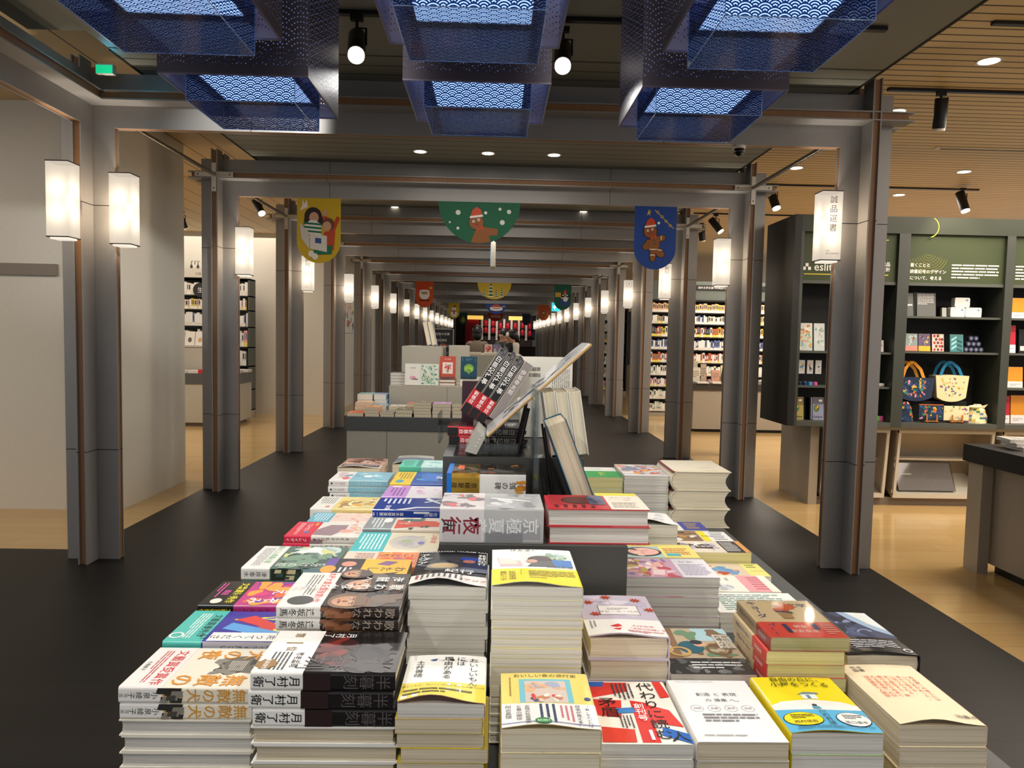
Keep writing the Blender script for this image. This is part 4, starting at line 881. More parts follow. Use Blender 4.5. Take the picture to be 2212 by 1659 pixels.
K('matsu', b, .0208, side=0, cover='#f6f5f1', page='w', obi=(.082, '#f6df16'), art_=[('r', .06, .48, .96, .9, '#e0e4e4'), ('b', 181, .5, .62, .96, .9, 14, ['#8aa48a', '#6a8a5a', '#c8d8d0', '#a8c0b8'], .1), ('r', .72, .48, .96, .68, '#1f6eb4'), ('p', [(.06, .74), (.34, .64), (.36, .5), (.1, .5)], '#d8b8b8'), ('p', [(.08, .72), (.3, .64), (.31, .55), (.1, .56)], '#e8d4c8'), ('e', .58, .68, .15, .11, '#3a2420'), ('p', [(.42, .48), (.75, .48), (.72, .64), (.5, .62)], '#4a4a4e'), ('e', .48, .63, .07, .05, '#c89a84'), ('t', .4, .955, .013, 'ほんまに', '#333'), ('t', .8, .46, .011, '松岡茉優', '#444')],
  obia=[('v', .13, .82, .0125, '最初の本', '#5a4e10'), ('v', .23, .82, .0125, '松岡茉優', '#5a4e10'), ('r', .33, .5, .335, .9, '#6a5a10'), ('l', .42, .42, .95, .85, 5, '#7a6c14'), ('l', .42, .28, .75, .36, 1, '#7a6c14')], curl=.007)
K('matsu2', b, .0151, side=0, cover='#f1eeda', page='w')
K('matsu3', b, .0151, side=0, cover='#f1dc30', page='w')
z = 1.072-.0208; put('matsu', .072, 1.2025, z, 0, 'white and yellow photo essay book, topmost of its tall stack', 'books on the front table'); k = 1
while z > TZ+.012:
    z -= .0151
    if k > 10: REST.append(('matsu2', .072, 1.2025, max(z, TZ-.0003), 0)); k += 1; continue
    put('matsu3' if k in (3, 5, 7, 11) else 'matsu2', .072+RJ.uniform(-.002, .002), 1.2025+RJ.uniform(-.001, .001), max(z, TZ), 0, 'white photo essay book, %s from the top of its tall stack' % NTH[k], 'books on the front table'); k += 1
b = (-.121, -.004, .954, 1.10, .964)
K('oishii', b, .0206, side=0, cover='#b4652c', page='g', obi=(.145, '#f2f0ea'), art_=[('t', .5, .945, .011, 'OISHIIMON', '#4a2a14'), ('r', 0, .845, .18, .875, '#f2cf1c'), ('b', 191, .2, .845, 1, .9, 14, ['#35508a', '#e8e4dc', '#2a2a30', '#c88a9a'], .07)],
  obia=[('r', 0, 0, 1, .36, '#ead44e'), ('v', .84, .93, .0145, 'おいしいもん', '#2a2420', .004), ('v', .68, .95, .0145, 'には', '#2a2420', .004), ('v', .52, .95, .0145, '理由がある', '#2a2420', .004), ('v', .17, .86, .0135, '土井善晴', '#2a2420', .004), ('t', .5, .28, .0088, '美しいもの、おいしいものとひととの暮らしは', '#5a5012'), ('l', .04, .06, .86, .22, 2, '#6a6018')], curl=.010, rough=.45)
K('oishii2', b, .0206, side=0, cover='#c9b43c', page='k')
stack('oishii', *b, TZ, 0, 7, 'white and yellow food essay with a brown top edge', 'oishii2', shift=(3, .003), vis=5)
b = (.018, .148, .924, 1.083, .946)
K('ryuko', b, .0315, side=0, cover='#f2dc7c', page='c', obi=(.064, '#f2f0ee'), art_=[('r', .2, .42, .78, .87, '#7cc4d4'), ('r', .26, .42, .72, .83, '#d8c8c0'), ('b', 201, .26, .62, .72, .83, 10, ['#e8b890', '#c8a89a', '#a8b0c8'], .1), ('b', 202, .28, .42, .7, .62, 14, ['#d8503c', '#3a5a8a', '#e8c8b0', '#c88a6a', '#f0ece4'], .07), ('t', .5, .935, .0105, 'おいしい食の流行史', '#5a4a2a'), ('L', .08, .5, .12, .9, 1, '#a8924a'), ('e', .93, .5, .035, .028, '#35508a')],
  obia=[('v', .9, .95, .011, '「食」をたどれば', '#1c2a4a'), ('v', .8, .95, .0085, '日本が見える！', '#1c2a4a'), ('L', .6, .2, .76, .9, 3, '#d07a8a'), ('L', .38, .1, .58, .95, 3, '#3a4a6a'), ('v', .27, .9, .0085, '女性の社会進出', '#333'), ('v', .18, .9, .0085, 'と食の関係', '#333'), ('v', .07, .9, .009, '阿古真理', '#444'), ('r', 0, .1, 1, .125, '#5a6aa0'), ('e', .42, .14, .085, .14, '#2c8a4a'), ('t', .42, .14, .007, '話題！', '#fff')], curl=.006)
stack('ryuko', *b, TZ, 0, 4, 'yellow food history book with a blue framed picture')
b = (.161, .294, 1.168, 1.36, .969)
K('anise', b, .0372, side=0, cover='#c9bfd0', kind='h', page='c', obi=(.07, '#f4f2f0'), art_=[('b', 211, 0, .36, 1, 1, 20, ['#d6ccda', '#bcb2c6', '#dcd4e0'], .12), ('r', .24, .48, .78, .72, '#6a5a5a'), ('r', .25, .487, .77, .713, '#ece9e6'), ('l', .36, .6, .66, .66, 2, '#8a6a6a'), ('t', .5, .56, .010, 'サレ・エ・ペペ', '#6a5050')]+[('p', [(a+.1*(1 if q % 2 else .35)*math.cos(q*PI/8), b_+.07*(1 if q % 2 else .35)*math.sin(q*PI/8)) for q in range(16)], '#b4472c') for a, b_ in ((.14, .8), (.4, .93), (.8, .86), (.93, .62), (.18, .5))],
  obia=[('p', [(.3, .5), (.42, .66), (.46, .5), (.38, .4)], '#d83a3a'), ('p', [(.32, .3), (.44, .36), (.4, .18)], '#d83a3a'), ('t', .72, .55, .0095, '人はなぜ', '#d0404a'), ('t', .75, .35, .0095, '「本物の料理」を', '#d0404a'), ('l', .5, .08, .95, .24, 2, '#d8808a'), ('L', .05, .4, .15, .9, 2, '#999')], curl=.006)
stack('anise', *b, TZ, 0, 4, 'lilac hardback with star anise on the cover', vis=3)
b = (.153, .281, .965, 1.148, .904)
K('mujun', b, .021, side=0, cover='#f2ece0', page='g', art_=[('p', [(.02, .7), (.5, .82), (.52, .98), (.06, .98)], '#d8342c'), ('p', [(.0, .9), (.2, .9), (.24, .99), (0, .99)], '#1c5cb4'), ('p', [(.02, .42), (.32, .38), (.38, .66), (.05, .68)], '#d8342c'), ('p', [(.46, .02), (.66, .02), (.66, .62), (.48, .66)], '#d8281c'), ('p', [(.6, .32), (.98, .24), (.9, .5), (.64, .6)], '#d8342c'), ('p', [(.03, .02), (.4, .02), (.42, .2), (.06, .24)], '#d8402c'), ('p', [(.7, .12), (1, .0), (1, .14), (.74, .24)], '#1c62b8'), ('p', [(.3, .44), (.5, .46), (.49, .54), (.28, .52)], '#2a78c0'), ('p', [(.86, .7), (.98, .72), (.94, .99), (.84, .99)], '#d8342c'), ('v', .72, .97, .027, '代わりに読む', '#1a1a20', .004), ('t', .88, .1, .03, '人', '#1a1a20'), ('t', .2, .62, .03, '矛', '#1a1210'), ('t', .2, .46, .03, '盾', '#1a1210'), ('v', .56, .6, .0165, '創刊号', '#fff', .008), ('t', .56, .12, .036, '1', '#fff', 'c', .02), ('t', .07, .8, .008, '特集', '#d8342c'), ('L', .3, .66, .56, .94, 5, '#3a3a44'), ('L', .28, .2, .44, .4, 4, '#3a3a44')], rough=.5)
stack('mujun', *b, TZ, 0, 4, 'red blue and white literary magazine, first issue')
b = (.287, .415, .974, 1.157, .903)
K('sozo', b, .0275, side=0, cover='#f3f2f3', page='k', right=False, art_=[('t', .52, .74, .0115, '創造 と 表現', '#2a2a30'), ('t', .55, .64, .0105, 'の 源泉 へ。', '#2a2a30')]+[('o', .2+.2*q, .5, .075, .06, '#7a7a82') for q in range(4)]+[('t', .2+.2*q, .5, .006, ('対話', '言語', '身体', '芸術')[q], '#555') for q in range(4)]+[('l', .22, .28, .86, .42, 3, '#8a8a90'), ('l', .12, .07, .94, .1, 1, '#aaa'), ('l', .1, .955, .9, .97, 1, '#aaa')], rough=.5)
stack('sozo', *b, TZ, 0, 3, 'plain white book with four thin circles')
b = (.421, .551, .982, 1.15, .912)
K('oka', b, .0307, side=0, cover='#f3dc1c', page='g', right=False, art_=[('r', 0, 0, 1, .37, '#58b2dc'), ('p', [(0, .37), (1, .37), (1, .45), (.85, .52), (.5, .56), (.15, .52), (0, .45)], '#f1efe8'), ('p', [(.44, .57), (.62, .57), (.62, .66), (.44, .66)], '#e8f0f0'), ('p', [(.4, .65), (.5, .7), (.66, .69), (.67, .66)], '#7a8a90'), ('r', .5, .575, .54, .64, '#5a8aa0'), ('e', .5, .45, .03, .02, '#2a3a40'), ('p', [(.46, .43), (.54, .43), (.55, .38), (.45, .38)], '#5a9ab0'), ('e', .24, .2, .22, .12, '#222'), ('e', .24, .2, .21, .113, '#f3dc1c'), ('e', .8, .2, .19, .12, '#222'), ('e', .8, .2, .18, .113, '#f4f2ec'), ('l', .12, .2, .38, .28, 3, '#4a4410'), ('t', .24, .145, .0085, '西村佳哲', '#222'), ('l', .7, .2, .92, .28, 3, '#555'), ('t', .8, .145, .0085, '坂口恭平', '#222'), ('v', .52, .36, .011, '川内有緒', '#222'), ('t', .5, .93, .0145, '自由の丘に、', '#2a2a1c', 'c', .006), ('t', .52, .83, .0155, '小屋をつくる', '#2a2a1c', 'c', .006), ('l', .1, .03, .95, .07, 2, '#1c4a6a')], curl=.004, rough=.4)
stack('oka', *b, TZ, 0, 3, 'yellow and blue book with a hut on a hill')
b = (.585, .712, 1.003, 1.196, .913)
K('sakamoto', b, .031, side=0, cover='#f3e2bf', kind='s', page='k', right=True, art_=[('t', .2, .94, .010, '坂本', '#55504a'), ('t', .2, .885, .010, '図書', '#55504a')]+[('v', .78-.082*q, .78, .0088, s_, '#dc6a4a') for q, s_ in enumerate(('坂本龍一の傍らには', 'いつも本があった。', '本から始まる、', 'に気づかされる、', '本で確信する、無', '類の本好き坂本と', 'れる坂本龍一の記', '憶読書家の人物録'))]+[('t', .9, .1, .010, '坂本', '#55504a'), ('t', .8, .1, .010, '図書', '#55504a')], curl=.008, spine=[('r', 0, 1, '#b4402c')], rough=.6)
stack('sakamoto', *b, TZ, 0, 3, 'cream book with small red vertical lettering')
b = (.608, .736, 1.212, 1.405, .924)
K('kafka', b, .0347, side=0, cover='#15161c', kind='h', page='c', art_=[('r', 0, .36, 1, 1, '#3a4260'), ('b', 221, 0, .36, .85, 1, 40, ['#20263c', '#4a5476', '#7a86a8', '#151826', '#2c3450'], .12), ('p', [(.55, 1), (1, 1), (1, .42), (.8, .55), (.62, .8)], '#9ab0c8'), ('p', [(.68, 1), (1, 1), (1, .55), (.85, .68)], '#dfe4e4'), ('v', .85, .96, .013, '旅する町', '#f0ead0'), ('l', .2, .08, .85, .3, 5, '#c9c9cc'), ('o', .9, .08, .06, .3, '#e8e8e8')], curl=.007, rough=.25)
stack('kafka', *b, TZ, 0, 3, 'black hardback with a blue crowd scene')
b = (.455, .583, 1.156, 1.325, .976)
K('bungaku', b, .0223, side=0, cover='#d8bf98', page='y', right=False, obi=(.066, '#d8463c'), art_=[('v', .16, .97, .0195, 'キョーダ', '#2a3a6a', .012), ('t', .78, .86, .0195, '文学', '#2a3a6a', 'c', .012), ('e', .5, .72, .11, .08, '#c0502c'), ('e', .62, .82, .12, .08, '#d0603c'), ('e', .5, .84, .05, .035, '#c08060'), ('e', .6, .92, .05, .035, '#c08060'), ('p', [(.42, .48), (.56, .48), (.6, .66), (.42, .68)], '#a8865c'), ('p', [(.4, .66), (.62, .62), (.62, .66), (.4, .7)], '#2a3a5a')],
  obia=[('v', .18, .95, .018, 'イ!!', '#2a3a6a', .012), ('t', .52, .7, .012, '朝倉', '#f4d8cc'), ('t', .52, .4, .012, '奈倉有里', '#f4d8cc'), ('r', .3, .3, .36, .85, '#26345e'), ('r', .68, .5, .76, .9, '#26345e'), ('l', .8, .2, .97, .9, 6, '#f0b8a8')], spine=[('v', .1, .010, '文学キョーダイ', '#2a3a6a'), ('o', ('v', .68, .008, '奈倉有里', '#fff'))])
stack('bungaku', *b, TZ, 0, 7, 'shrink wrapped tan book with a red band', shift=(1, -.004), vis=5)
m = MB(); mm = KINDS['bungaku']; m.box(.4535, 1.154, .9535, .5845, 1.327, .9775, FILM)
fo = [o for o in COL.objects if o.get('label', '').startswith('shrink wrapped tan book') and 'topmost' in o['label']][0]
f_ = m.build('film_wrap', fo); f_.matrix_parent_inverse = Matrix.Translation(-Vector(fo.location))
b = (.303, .448, 1.187, 1.379, .9)
K('kanda', b, .02, side=0, cover='#8a7a68', page='w', obi=(.06, '#3e3d3c'), art_=[('r', 0, .3, 1, 1, '#b8a488'), ('r', .55, .7, 1, 1, '#a8c8d0'), ('p', [(0, .3), (.25, .3), (.3, 1), (.12, 1)], '#8a6848'), ('b', 231, 0, .3, 1, .98, 16, ['#a88a60', '#c8a87a', '#6a8a6a', '#d8c8a8', '#7a6048'], .12), ('e', .42, .55, .16, .14, '#1f5a6a'), ('e', .55, .62, .08, .06, '#d8a888'), ('e', .52, .66, .08, .05, '#2a2a30'), ('o', .75, .5, .16, .25, '#7a5a34'), ('o', .25, .45, .14, .3, '#c8a05a'), ('r', .78, .52, .98, .84, '#d0c4b4'), ('v', .93, .82, .012, '神田ごくら', '#3a3a3a'), ('v', .84, .82, .012, '町職人ばなし', '#3a3a3a')], obia=[('b', 232, 0, 0, 1, 1, 20, ['#555', '#6a6a6a', '#2c2c2c', '#777'], .08), ('l', .3, .3, .9, .8, 3, '#ddd')], rough=.22)
stack('kanda', *b, TZ, 0, 4, 'comic with a craftsman at work and a dark band', vis=1)
# right columns (fore edges towards the camera)
b = (.279, .475, 1.49, 1.62, .964)
K('manga', b, .0206, cover='#cfa8c0', page='g', obi=(.075, '#e4e2ea'), art_=[('b', 241, 0, .38, 1, 1, 46, ['#d86a7a', '#8a6aa8', '#e8b0a8', '#7a5a4a', '#f0dcd0', '#c04a5a', '#b89a3c', '#e8d8e4'], .13), ('p', [(.05, .55), (.4, .5), (.42, .68), (.1, .72)], '#e8a0b0'), ('p', [(.1, .57), (.37, .53), (.38, .66), (.13, .69)], '#f0d8d8'), ('v', .8, .98, .02, 'こぐり', '#3a2a3a')], obia=[('v', .82, .85, .018, 'ぐり', '#555'), ('L', .1, .1, .7, .9, 9, '#9a90b0')], rough=.28)
stack('manga', *b, TZ, 90, 7, 'purple comic with a crowded cover', vis=6)
b = (.285, .474, 1.632, 1.74, .963)
K('face', b, .0204, cover='#f2e07a', obi=(.08, '#f0e07a'), art_=[('r', 0, .4, .8, 1, '#a8c8c8'), ('e', .4, .66, .34, .24, '#2a2020'), ('e', .42, .64, .27, .19, '#e8b0a4'), ('b', 251, .1, .5, .8, .9, 8, ['#f0c4b8', '#d89a94', '#3a2a2a'], .1), ('v', .88, .95, .012, 'サイコキラー', '#8a3a3a')], obia=[('L', .2, .15, .7, .9, 4, '#c04a3c'), ('r', .1, .5, .3, .9, '#58b0b4')])
stack('face', *b, TZ, 90, 7, 'yellow comic with a reclining face', vis=1)
b = (.50, .70, 1.56, 1.69, .865)
K('green', b, .0225, cover='#f3f2ee', art_=[('L', .1, .1, .9, .9, 9, '#5a8a7a'), ('b', 261, .1, .1, .9, .9, 22, ['#7ab09a', '#b0c8c0', '#b86ac0'], .03)])
stack('green', *b, TZ, 90, 2, 'white book with scattered green writing')
b = (.50, .69, 1.70, 1.822, .863)
K('pink', b, .0215, cover='#f2eee2', obi=(.075, '#f0a8b0'), art_=[('b', 271, .05, .42, .6, .9, 18, ['#8a9098', '#b8bcc0', '#5a6068', '#d8dadc'], .12), ('l', .65, .5, .95, .9, 4, '#bbb')], obia=[('L', .1, .1, .9, .7, 6, '#c86a7a'), ('r', 0, 0, 1, .28, '#f3efdf')])
stack('pink', *b, TZ, 90, 2, 'white sketchbook style book with a pink band', vis=1)
b = (.55, .715, 1.83, 1.94, .858)
K('beige', b, .019, cover='#e0cfb4', obi=(.05, '#f2e98c'), art_=[('p', [(.1, .5), (.5, .9), (.7, .7), (.4, .4)], '#6a9ac8'), ('b', 281, .1, .4, .9, .95, 9, ['#f0dcc4', '#d89a84', '#7aa4c8', '#c8402c'], .12)], obia=[('v', .4, .8, .013, 'どちらかが', '#6a6a1c'), ('L', .6, .2, .9, .8, 2, '#8a8a3c')])
stack('beige', *b, TZ, 90, 2, 'beige novel with a pale yellow band', vis=1)
b = (.515, .705, 1.95, 2.065, .884)
K('coffee', b, .032, cover='#e6dccb', page='y', obi=(.065, '#2c2a2a'), art_=[('p', [(.3, .45), (.7, .5), (.66, .85), (.34, .8)], '#4a3a38'), ('b', 291, .1, .38, .95, 1, 16, ['#8a84a8', '#c8c0d0', '#5a4a44', '#f0ece4'], .1), ('v', .5, .8, .014, '謎の喫茶', '#fff', .006)], obia=[('L', .1, .3, .9, .95, 7, '#ddd'), ('r', 0, 0, 1, .22, '#d89a54')])
stack('coffee', *b, TZ, 90, 2, 'novel with a dark speech badge and black band')
b = (.49, .70, 2.075, 2.185, .88)
K('clinic', b, .03, cover='#d0d0cc', obi=(.085, '#f0efea'), art_=[('r', 0, .42, 1, 1, '#8a6a4c'), ('b', 301, 0, .42, 1, 1, 18, ['#5a5a5a', '#a88a6a', '#e8e4dc', '#3a3a3a', '#c88a4a'], .14)], obia=[('r', 0, .76, 1, 1, '#f2dc1c'), ('v', .5, .98, .012, '診療所', '#222', .008), ('L', .1, .1, .9, .6, 5, '#8a8a9a')])
stack('clinic', *b, TZ, 90, 2, 'novel with a white band striped in yellow', vis=1)
b = (.47, .66, 2.195, 2.30, .88)
K('navy', b, .02, cover='#f0ece4', obi=(.075, '#2f3a9c'), art_=[('e', .5, .7, .32, .2, '#5a3424'), ('e', .5, .7, .24, .14, '#c88a4a'), ('b', 311, 0, .4, 1, 1, 6, ['#8a5a3a', '#b8d4e4'], .1)], obia=[('L', .15, .2, .85, .8, 3, '#c8a83c')])
stack('navy', *b, TZ, 90, 3, 'novel with a royal blue band and a cup', vis=1)
b = (.108, .306, 1.405, 1.531, 1.124)
K('redhard', b, .0345, cover='#c4333c', kind='h', page='g', obi=(.074, '#f0e8d8'), art_=[('r', .3, .44, 1, .96, '#a82a30'), ('e', .6, .66, .26, .18, '#1c1414'), ('e', .6, .66, .24, .165, '#5a2c26'), ('r', .3, .4, .96, .56, '#46506e'), ('b', 321, .35, .42, .95, .56, 10, ['#3a4a70', '#8a3a3c', '#2c3450'], .07), ('l', .1, .5, .28, .95, 5, '#5a1c20')], obia=[('L', .1, .15, .5, .9, 5, '#8a7a6a'), ('v', .82, .9, .012, 'ようこそ', '#3a3430'), ('v', .66, .95, .009, 'ヒュナム洞', '#c0404a')], right=True)
stack('redhard', *b, 1.055, 90, 2, 'thick red hardback with a cream band, on the riser')
b = (.33, .458, 1.78, 1.90, 1.0)
K('whiteb', b, .03, cover='#eeece8', page='g', side=0, art_=[('b', 331, .1, .1, .9, .9, 8, ['#d8d8d8', '#e4e4e2', '#c8ccd0'], .15)], curl=.012)
stack('whiteb', *b, TZ, 0, 6, 'white paperback with a lifting cover beside the red hardbacks')
b = (.295, .438, 2.06, 2.19, .99)
K('lemon', b, .017, cover='#f4ec5a', art_=[('l', .2, .3, .8, .7, 3, '#c8b83c')])
stack('lemon', *b, TZ, 0, 10, 'lemon yellow paperback behind the red hardbacks', vis=1)
b = (.452, .605, 2.49, 2.72, .99)
K('magz', b, .0195, side=0, cover='#e9e6e4', page='g', art_=[('r', .0, .1, 1, 1, '#d8d4d6'), ('b', 341, 0, .1, 1, .95, 40, ['#e05a3c', '#f0a02c', '#6a7a9a', '#c0404a', '#f4f0ee', '#8a94b0', '#e89a8a'], .13), ('p', [(.05, .4), (.5, .45), (.45, .75), (.1, .7)], '#8a90a8'), ('t', .8, .93, .03, 'ユリ', '#222'), ('r', 0, 0, 1, .08, '#f6f4f2')])
stack('magz', *b, TZ, 0, 8, 'white comic magazine with a colourful fight scene', vis=8)
b = (.322, .448, 2.50, 2.70, .981)
K('greenb', b, .04, side=0, cover='#f3f3ec', page='y', obi=(.12, '#18a04c'), obia=[('v', .5, .8, .03, 'めし', '#e0d84a', .01), ('l', .6, .08, .95, .16, 1, '#0c6a30')], art_=[('l', .1, .75, .9, .85, 1, '#8ab89a')])
stack('greenb', *b, TZ, 0, 4, 'book with a wide bright green band')
b = (.605, .81, 2.46, 2.70, 1.012)
K('tome', b, .064, side=0, cover='#efe7d2', kind='h', page='c', right=False, rnd=.022, art_=[('l', .55, .3, .85, .4, 2, '#c8bca8'), ('r', .05, .0, 1, .2, '#ebe2c4'), ('l', .6, .08, .9, .14, 1, '#d8a89a')], inner='#7a2028', rough=.45)
stack('tome', *b, TZ, 0, 3, 'very thick cream dictionary with rounded spine', jit=.002, vis=3)
# on the first riser
b = (-.1, .10, 1.40, 1.535, 1.124)
K('hyakki', b, .069, cover='#bcbdbf', kind='s', page='g', rough=.14, obi=(.085, '#e4dedf'), art_=[('b', 351, 0, .4, 1, 1, 18, ['#8a8c90', '#a8aab0', '#9a9ca0', '#c8cacd'], .16), ('p', [(.3, .5), (.5, .9), (.56, .88), (.36, .48)], '#d8dadc')], obia=[('b', 352, 0, 0, 1, 1, 22, ['#8a8488', '#c8c0c4', '#6a6468', '#c85a64'], .12)],
  spine=[('r', .03, .5, '#a4a6aa', .1, .55), ('r', .2, .56, '#8c8e93', .0, .3), ('v', .04, .032, '京極夏彦', '#eceef0', .01), ('o', ('r', .6, .97, '#d2ccce', .05, .6)), ('o', ('v', .84, .03, '鬼', '#3a3438', .01)), ('o', ('v', .60, .036, '夜行', '#8a2434', .012))])
put('hyakki', 0, 1.4675, 1.055, -90, 'very thick silver grey novel lying spine out on the riser', 'books on the riser')
m = MB(); m.poly([(-.1005, 1.40, 1.056), (-.104, 1.52, 1.056), (-.108, 1.515, 1.135), (-.1015, 1.42, 1.118)], '#d9d5cc')
m.poly([(-.1015, 1.42, 1.118), (-.108, 1.515, 1.135), (-.104, 1.52, 1.056), (-.1005, 1.40, 1.056)], '#d9d5cc'); o = m.build('cover_flap', [q for q in COL.objects if q.get('label', '').startswith('very thick silver')][0]); o.matrix_parent_inverse = Matrix.LocRotScale(Vector((0, 1.4675, 1.055)), Matrix.Rotation(-PI/2, 3, 'Z').to_quaternion(), None).inverted()
GOLD = C('#c9a64a', .12, .9, name='gold_foil')
b = (-.1, .074, 1.62, 1.745, 1.15)
K('nue', b, .0945, cover='#f2f1ee', kind='s', page='c', rough=.15, art_=[('r', 0, .0, 1, 1, '#26211c'), ('b', 361, 0, .35, 1, 1, 14, ['#3a342a', '#8a4a2a', '#4a4a48', '#15120f', '#b8702c'], .2), ('r', .3, .2, .7, .3, '#e0642c')], spine=[('v', .12, .016, '鵼の碑', '#3a322a', .008, .72), ('v', .03, .012, '鳥', '#b8862c', 0, .72), ('b', 362, .0, .1, 8, ['#d8922c', '#c8762c'])])
put('nue', -.013, 1.6835, 1.0552, -90, 'thick white spined novel with a gold foil band on the riser', 'books on the riser')
e = [q for q in COL.objects if q.get('label', '').startswith('thick white spined')][0]
m = MB(); m.box(-.0632, -.0872, .0, .0637, -.016, .0951, GOLD); art(m, (-.063, -.087, .0952), (1, 0, 0), (0, 1, 0), .126, .07, [('b', 363, 0, 0, 1, 1, 10, ['#3a342a', '#8a6a2a'], .2), ('r', .2, .3, .6, .5, '#e0642c')])
spine_art(m, .126, .174, .0945, [('v', .62, .014, '京極夏彦', '#2a1c08', .01, .72)], True, .001); m.build('paper_band', e)
m = MB(); m.box(-.0638, -.0885, .0, .0645, -.0774, .0955, C('#1c78d8', .3)); m.build('blue_strip', e)
# ------------------------------------------------------------------ things standing on the tall riser
def lean_rot(deg, side):
    """a book stood on its tail, cover towards the left (-1) or right (1) aisle, leaning back by deg"""
    s, c = math.sin(math.radians(deg)), math.cos(math.radians(deg))
    if side < 0: X, Yv, Z = (0, -1, 0), (s, 0, c), (-c, 0, s)
    else: X, Yv, Z = (0, 1, 0), (-s, 0, c), (c, 0, s)
    return Matrix((X, Yv, Z)).transposed()
def stand(key, tail, deg, side, label, group=None, name='book'):
    """tail = middle of the tail edge of the back board"""
    r, W, H, T = KINDS[key]; R = lean_rot(deg, side)
    e = put(key, 0, 0, 0, 0, label, group, name); e.rotation_euler = R.to_euler(); e.location = Vector(tail)+R @ Vector((0, H/2, 0)); return e
BK('saga', .13, .20, .0235, cover='#1b191b', kind='s', page='w', obi=(.07, '#c8202c'), art_=[('b', 401, 0, .3, 1, 1, 24, ['#3a3638', '#6a666a', '#8a868a', '#2a2628'], .14), ('v', .5, .95, .03, '白亜紀', '#e8e4e0', .008)], obia=[('t', .5, .6, .016, '絶賛の声', '#fff', 'c', .008), ('l', .1, .1, .9, .4, 3, '#f4c0c0')],
   spine=[('b', 402, 0, .12, 6, ['#4a4648', '#6a6668']), ('v', .10, .017, '白亜紀往事', '#f1eeea', .014), ('o', ('v', .66, .0125, '劉慈欣', '#fff', .008)), ('o', ('r', .86, 1, '#1b191b'))])
BK('isaka', .128, .178, .026, cover='#8d8482', kind='s', page='c', spine=[('v', .12, .015, '伊坂幸太郎', '#eee8e2', .004)])
BK('leanwhite', .125, .158, .0295, cover='#e9e6df', kind='h', page='c', obi=(.06, '#e0622c'), art_=[('b', 411, 0, .35, 1, 1, 10, ['#8a8a9a', '#c8c8d0', '#5a5a6a'], .15)], obia=[('r', 0, .7, 1, 1, '#f0d23c')])
BK('bluehard', .13, .19, .046, cover='#2f5f7c', kind='h', page='k', art_=[('b', 421, .1, .3, .9, .9, 10, ['#4a7a94', '#244c66', '#7a9aa8'], .15)], rough=.3)
BK('backwhite', .15, .231, .035, cover='#e4e2d8', kind='h', page='c', right=True, inner='#3a1a24')
BK('maroon', .13, .155, .04, cover='#3c2430', kind='h', page='c')
for i in range(2): put('saga', -.022+.004*i, 2.02, 1.1652+.0236*(1-i), -90, 'black novel with white lettering and red band lying on the tall riser, %s' % ('upper' if i == 0 else 'lower'), 'books on the riser')
for i in range(3):
    d = Vector((-.848, 0, .53))*.0243*(2-i)
    stand('saga', (-.029+d.x, 2.04, 1.2175+d.z), 32, -1, 'black novel with red band leaning in the acrylic rack, %s from the left' % ORD[i], 'leaning black novels')
stand('isaka', (.009, 2.035, 1.2262), 32, -1, 'slim grey spined novel leaning at the right of the black novels', 'books on the riser')
t = thing('acrylic_stand', 'clear acrylic rack under the leaning black novels', 'stand', (0, 2.04, 0))
m = MB(); m.box(-.15, -.075, 1.2135, .03, .075, 1.2165, CLEAR); m.box(-.15, -.075, 1.2135, -.147, .075, 1.243, CLEAR); m.build('tray', t)
m = MB(); m.box(-.148, -.07, 1.1652, -.143, .07, 1.2133, CLEAR); m.build('foot', t)
# white books with their pages towards the camera, leaning to the left
for i in range(3):
    d = Vector((math.cos(math.radians(9)), 0, math.sin(math.radians(9))))*.0313*i
    stand('leanwhite', (.141+d.x, 1.828, 1.1665+d.z*.2), 9, 1, 'thick white book with orange band standing pages outward on the riser, %s from left' % ORD[i], 'white books on the riser')
e = stand('bluehard', (.183, 1.662, 1.084), 21, 1, 'thick blue hardback leaning on a black easel beside the acrylic panel', 'books on the riser')
t = thing('book_easel', 'black easel propping the thick blue hardback', 'easel', (.20, 1.66, 1.055))
m = MB()
for y in (-.035, .035): m.tube([(-.058, y, .002), (-.088, y, .20)], .0028, BLK, 6); m.tube([(-.02, y, .002), (-.0775, y, .14)], .0025, BLK, 6)
m.build('frame', t); m = MB(); m.box(-.012, -.055, .001, .05, .055, .026, BLK); m.build('ledge', t)
# white hardback seen from the back, standing upright
e = put('backwhite', .148, 1.975, 1.166+.1175, 0, 'large white hardback with a barcode standing upright at the back of the riser', 'books on the riser'); e.rotation_euler = (-PI/2, 0, PI); e.location = (.1495, 2.148, 1.166+.1175)
m = MB(); rr = random.Random(3)
e.rotation_euler = (PI/2, 0, 0); e.location = (.1495, 2.148, 1.166+.1175)
for (u, v, w) in ((-.05, .075, .032), (-.05, .058, .032)):
    x = u
    while x < u+w: d = rr.uniform(.0006, .0018); m.poly([(x, v, .0354), (x+d, v, .0354), (x+d, v+.011, .0354), (x, v+.011, .0354)], '#22201e'); x += d+rr.uniform(.0006, .0016)
art(m, (-.075, -.1175, .0352), (1, 0, 0), (0, 1, 0), .15, .235, [('L', .6, .35, .95, .85, 9, '#9a978e')]); m.build('barcode_print', e)
e = put('maroon', -.03, 2.22, 1.166+.0775, 0, 'dark maroon hardback standing upright behind the black novels', 'books on the riser'); e.rotation_euler = (PI/2, 0, 0)
m = MB(); m.box(-.03, -.02, .0402, .03, .05, .0405, C('#d9d5cc')); m.build('label_sticker', e)
